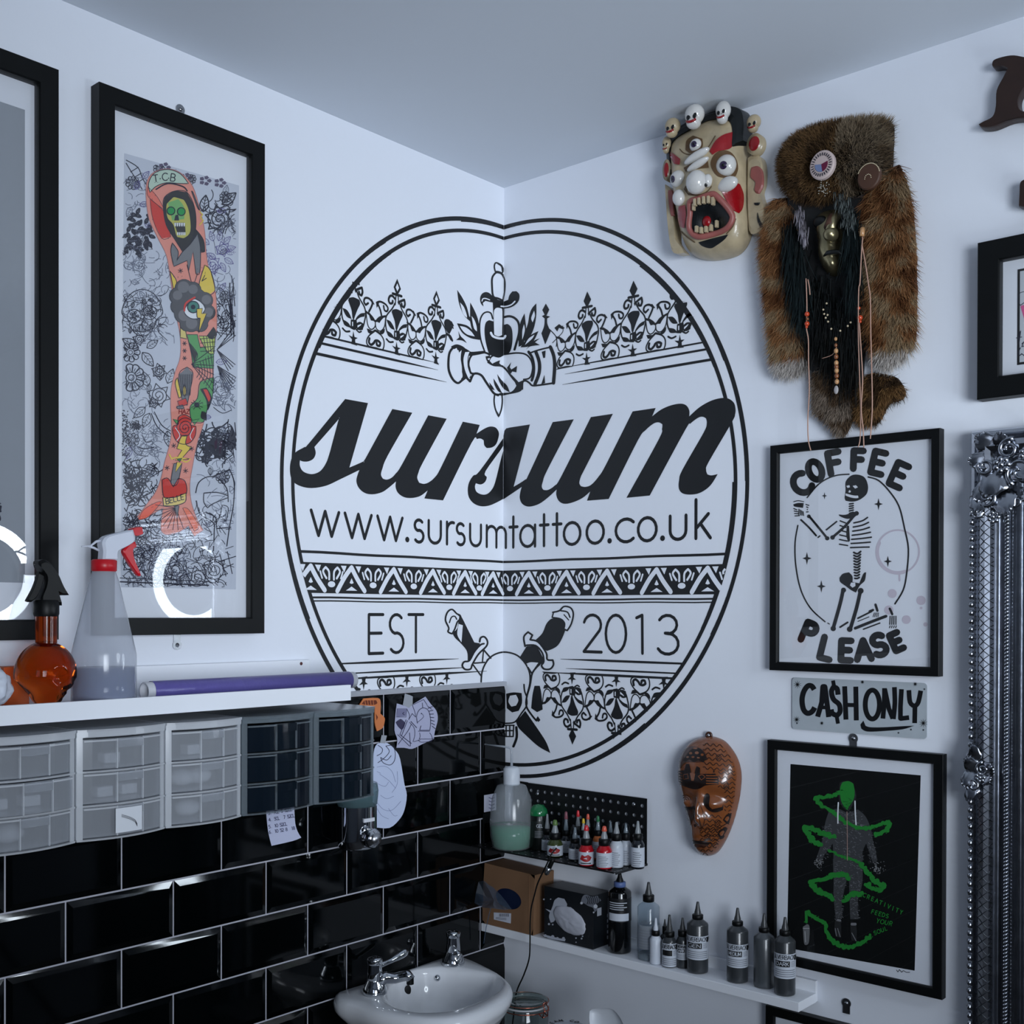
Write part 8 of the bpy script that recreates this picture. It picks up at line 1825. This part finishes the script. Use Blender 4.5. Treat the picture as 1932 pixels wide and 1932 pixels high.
# white scoop lid
w = .20; c_ = pR(1144, 1922, w); t = thing('white_scoop', 'leaf-shaped white plastic dish standing on the cabinet, right of the tin', 'dish', loc=Vector((-w, -c_[0], CZ)))
hz = c_[1]-CZ; mb = MB(); pts = [(1112,1908),(1120,1904),(1148,1904),(1165,1916),(1176,1932),(1170,1950),(1140,1956),(1122,1944),(1114,1925)]
P_ = smooth2([(-(pR(x, y, w)[0]-c_[0]), pR(x, y, w)[1]-CZ) for x, y in pts], True, 60, 3); n = len(P_)
cx_ = sum(p[0] for p in P_)/n; cz_ = sum(p[1] for p in P_)/n; vs = []
for k, d_ in ((1, 0), (.93, .004), (.8, .010), (.45, .014)): vs += [(d_+.25*(cz_+(p[1]-cz_)*k-CZ*0-hz), cx_+(p[0]-cx_)*k, cz_+(p[1]-cz_)*k) for p in P_]
fs = [(j*n+i, j*n+(i+1) % n, (j+1)*n+(i+1) % n, (j+1)*n+i) for j in range(3) for i in range(n)]+[tuple(3*n+k for k in range(n))]
mb.add(vs, fs, mat('white_dish_plastic', (214, 218, 224), .35), True); mb.build('dish', t)
mb = MB(); mb.tube([(.01, cx_, cz_-.01), (.012, cx_, .004)], .006, MATS['white_dish_plastic'], 10); mb.lathe([(.0001, .0005), (.02, .0005), (.018, .004), (.0001, .005)], MATS['white_dish_plastic'], c=(.012, cx_, 0), n=24); mb.build('foot', t)
# ------------------------------------------------------------------ ornate silver mirror leaning against the right wall
SIL = mat('antique_silver_leaf', (176, 180, 188), .22, 1.0, nz=.35, nscale=45, bump=.12); SILD = mat('dark_silver_groove', (66, 70, 76), .35, 1.0); DKS = mat('mirror_back_edge', (22, 24, 26), .6)
mu0 = pR(1828, 1000, .03)[0]; mz1 = 1.700; mz0 = FLOOR+.004; fwd = .112; mu1 = mu0+.78
t = WT('R', 'standing_mirror', 'tall mirror in an ornate antique silver frame at the right edge', 'mirror', (mu0+mu1)/2, FLOOR)
prof = [(0, .003, 0), (0, .022, 0), (.004, .030, 0), (.010, .033, 0), (.014, .028, 0), (.017, .030, 1), (.022, .040, 1), (.032, .046, 1), (.040, .043, 1), (.045, .034, 0), (.048, .036, 0), (.051, .032, 0), (.054, .035, 0), (.057, .030, 0), (.060, .030, 0), (.064, .037, 2), (.069, .037, 2), (.072, .030, 0), (.078, .030, 0), (.082, .040, 0), (.087, .040, 0), (.090, .033, 0), (.094, .033, 0), (.098, .037, 0), (.102, .035, 0), (.108, .024, 0), (fwd, .014, 0), (fwd, .004, 0)]
out = [(mu0, mz0), (mu1, mz0), (mu1, mz1), (mu0, mz1)]; sg = [(1, 1), (-1, 1), (-1, -1), (1, -1)]
vs = [(o[0]+s_[0]*k, o[1]+s_[1]*k, w) for o, s_ in zip(out, sg) for k, w, _ in prof]; n = len(prof); mb = MB()
mb.add(vs, [(i*n+j, i*n+j+1, ((i+1) % 4)*n+j+1, ((i+1) % 4)*n+j) for i in range(4) for j in range(n-1)], SIL); t.part(mb, 'frame')
mb = MB(); mb.box((mu0+.004, mz0+.002, .0015), (mu1-.004, mz1-.004, .004), DKS); t.part(mb, 'backboard')
mb = MB(); mb.box((mu0+fwd-.004, mz0+fwd-.004, .008), (mu1-fwd+.004, mz1-fwd+.004, .010), MIR); t.part(mb, 'mirror_glass')
# beading down the outer edge, rope moulding, lattice scored into the swelling
mb = MB(); z = mz1-.13; k = 0
while z > .35: mb.sphere((mu0+.006, z, .032), 1, SIL, 10, 7, sc=(.0052, .0068, .0062)); z -= .0142
t.part(mb, 'beading'); mb = MB(); u = mu0+.13
while u < mu1: mb.sphere((u, mz1-.006, .032), 1, SIL, 8, 6, sc=(.0068, .0052, .0062)); u += .0142
t.part(mb, 'beading')
def ph(k):
    for (a, wa, _), (b, wb, _2) in zip(prof, prof[1:]):
        if a <= k <= b and b > a: return wa+(wb-wa)*(k-a)/(b-a)
    return .03
mb = MB(); z = mz1-.10
while z > .30:
    for sgn in (1, -1): mb.tube([(mu0+.017+.027*j/7, z-sgn*.024*(j/7-.5)*1.0, ph(.017+.027*j/7)+.0004) for j in range(8)], .00075, SILD, 5)
    z -= .0155
t.part(mb, 'lattice')
mb = MB(); z = mz1-.14
while z > .30:
    mb.tube([(mu0+.0625, z-.004, .0365), (mu0+.0665, z, .0398), (mu0+.0705, z+.004, .0365)], [.0012, .0024, .0012], SIL, 6); z -= .0062
t.part(mb, 'rope_moulding')
# acanthus leaves
random.seed(31)
def leafm(mb, c, d, L, wd, curl, ribs=5, m=SIL):
    """a curled, ribbed leaf from c in direction d (u,v), lifting off the frame"""
    d = Vector((d[0], d[1], 0)).normalized(); s_ = Vector((-d.y, d.x, 0)); nl, nw = 10, 2*ribs; vs = []
    for i in range(nl+1):
        x = i/nl; W_2 = wd*math.sin(PI*min(1, .12+x*.88))**.7; lift = .010*math.sin(PI*x*.9)+curl*x*x
        back = 1 if x < .8 else 1-(x-.8)*1.6
        for j in range(nw+1):
            y = j/nw*2-1; rb = .0016*math.cos(y*ribs*PI); ed = 1+.10*math.cos(y*PI*2+i*1.5)
            p = Vector(c)+d*(L*x*(1-.18*y*y)*back)+s_*(W_2*y*ed)+Vector((0, 0, lift+rb-.006*y*y)); vs.append(tuple(p))
    q = nw+1; mb.add(vs, [(i*q+j, i*q+j+1, (i+1)*q+j+1, (i+1)*q+j) for i in range(nl) for j in range(nw)], m, True)
def scroll(mb, c, r, a0, turns, th, m=SIL):
    P_ = []
    for k in range(28):
        f_ = k/27; a_ = a0+turns*2*PI*f_; rr = r*(1-.82*f_); P_.append((c[0]+rr*math.cos(a_), c[1]+rr*math.sin(a_), c[2]+.006*f_))
    mb.tube(P_, [th*(1-.5*k/27) for k in range(28)], m, 8)
def flowerm(mb, c, r, m=SIL):
    for k in range(7): b = 2*PI*k/7; mb.sphere((c[0]+r*.62*math.cos(b), c[1]+r*.62*math.sin(b), c[2]), 1, m, 10, 6, sc=(r*.36, r*.36, r*.3))
    mb.sphere((c[0], c[1], c[2]+r*.2), r*.34, m, 10, 8)
def orn(name, items):
    for kind, *a_ in items:
        mb = MB()
        if kind == 'leaf': leafm(mb, *a_)
        elif kind == 'scroll': scroll(mb, *a_)
        else: flowerm(mb, *a_)
        t.part(mb, name+'_'+kind)
cu, cz = mu0, mz1; b = .036
I = lambda x, y: (mu0+x, mz1+y)
orn('corner', [
 ('leaf', (cu+.050, cz-.045, b), (-.7, .75), .058, .022, .010), ('leaf', (cu+.055, cz-.050, b), (.05, 1), .050, .018, .012), ('leaf', (cu+.045, cz-.060, b), (-1, .2), .052, .018, .010),
 ('leaf', (cu+.060, cz-.070, b+.004), (-.55, -.9), .070, .024, .008), ('leaf', (cu+.050, cz-.095, b), (-.8, -.55), .055, .020, .012), ('leaf', (cu+.030, cz-.105, b), (-.3, -1), .050, .020, .010), ('leaf', (cu+.055, cz-.105, b), (.35, -1), .058, .022, .012),
 ('leaf', (cu+.075, cz-.055, b+.006), (.75, -.75), .070, .026, .004), ('leaf', (cu+.095, cz-.035, b), (.8, .5), .060, .022, .010), ('leaf', (cu+.110, cz-.050, b), (1, -.1), .060, .022, .010), ('leaf', (cu+.125, cz-.030, b), (.4, 1), .040, .016, .012), ('leaf', (cu+.010+.03, cz-.135, b), (-.9, -.3), .040, .014, .010), ('leaf', (cu+.085, cz-.110, b), (.9, -.5), .034, .014, .006),
 ('scroll', (cu+.072, cz-.040, b+.010), .018, 1.2, 1.4, .0042), ('scroll', (cu+.034, cz-.066, b+.010), .015, 2.6, 1.5, .0040), ('scroll', (cu+.036, cz-.118, b+.008), .017, 3.6, 1.3, .0042), ('scroll', (cu+.090, cz-.080, b+.010), .024, 4.2, -1.4, .0040), ('scroll', (cu+.120, cz-.060, b+.008), .020, .6, 1.4, .0038), ('scroll', (cu+.082, cz-.128, b+.002), .010, 2.2, 1.3, .0030),
 ('flower', (cu+.062, cz-.066, b+.018), .016), ('flower', (cu+.045, cz-.152, b+.006), .0125), ('flower', (cu+.100, cz-.050, b+.014), .013)])
zc = pR(1846, 1458, .04)[1]; c = (cu+.022, zc, .040)
orn('side', [('leaf', (c[0], zc, b+.004), (-.6, .8), .040, .014, .008), ('leaf', (c[0], zc, b+.004), (-.7, -.7), .040, .016, .010), ('leaf', (c[0]+.004, zc+.002, b+.006), (1, .35), .036, .015, .010), ('leaf', (c[0], zc+.01, b+.004), (-.2, 1), .052, .011, .006), ('leaf', (c[0]-.004, zc-.012, b+.004), (-.3, -1), .048, .012, .008), ('leaf', (c[0]+.006, zc-.004, b+.006), (.9, -.45), .026, .012, .008),
 ('scroll', (c[0]+.010, zc+.008, b+.012), .012, 1.6, 1.4, .0030), ('scroll', (c[0]-.006, zc-.022, b+.010), .012, 4, -1.4, .0032), ('scroll', (c[0]-.010, zc+.026, b+.006), .009, 2, 1.2, .0028), ('flower', (c[0]+.006, zc-.006, b+.014), .010)])
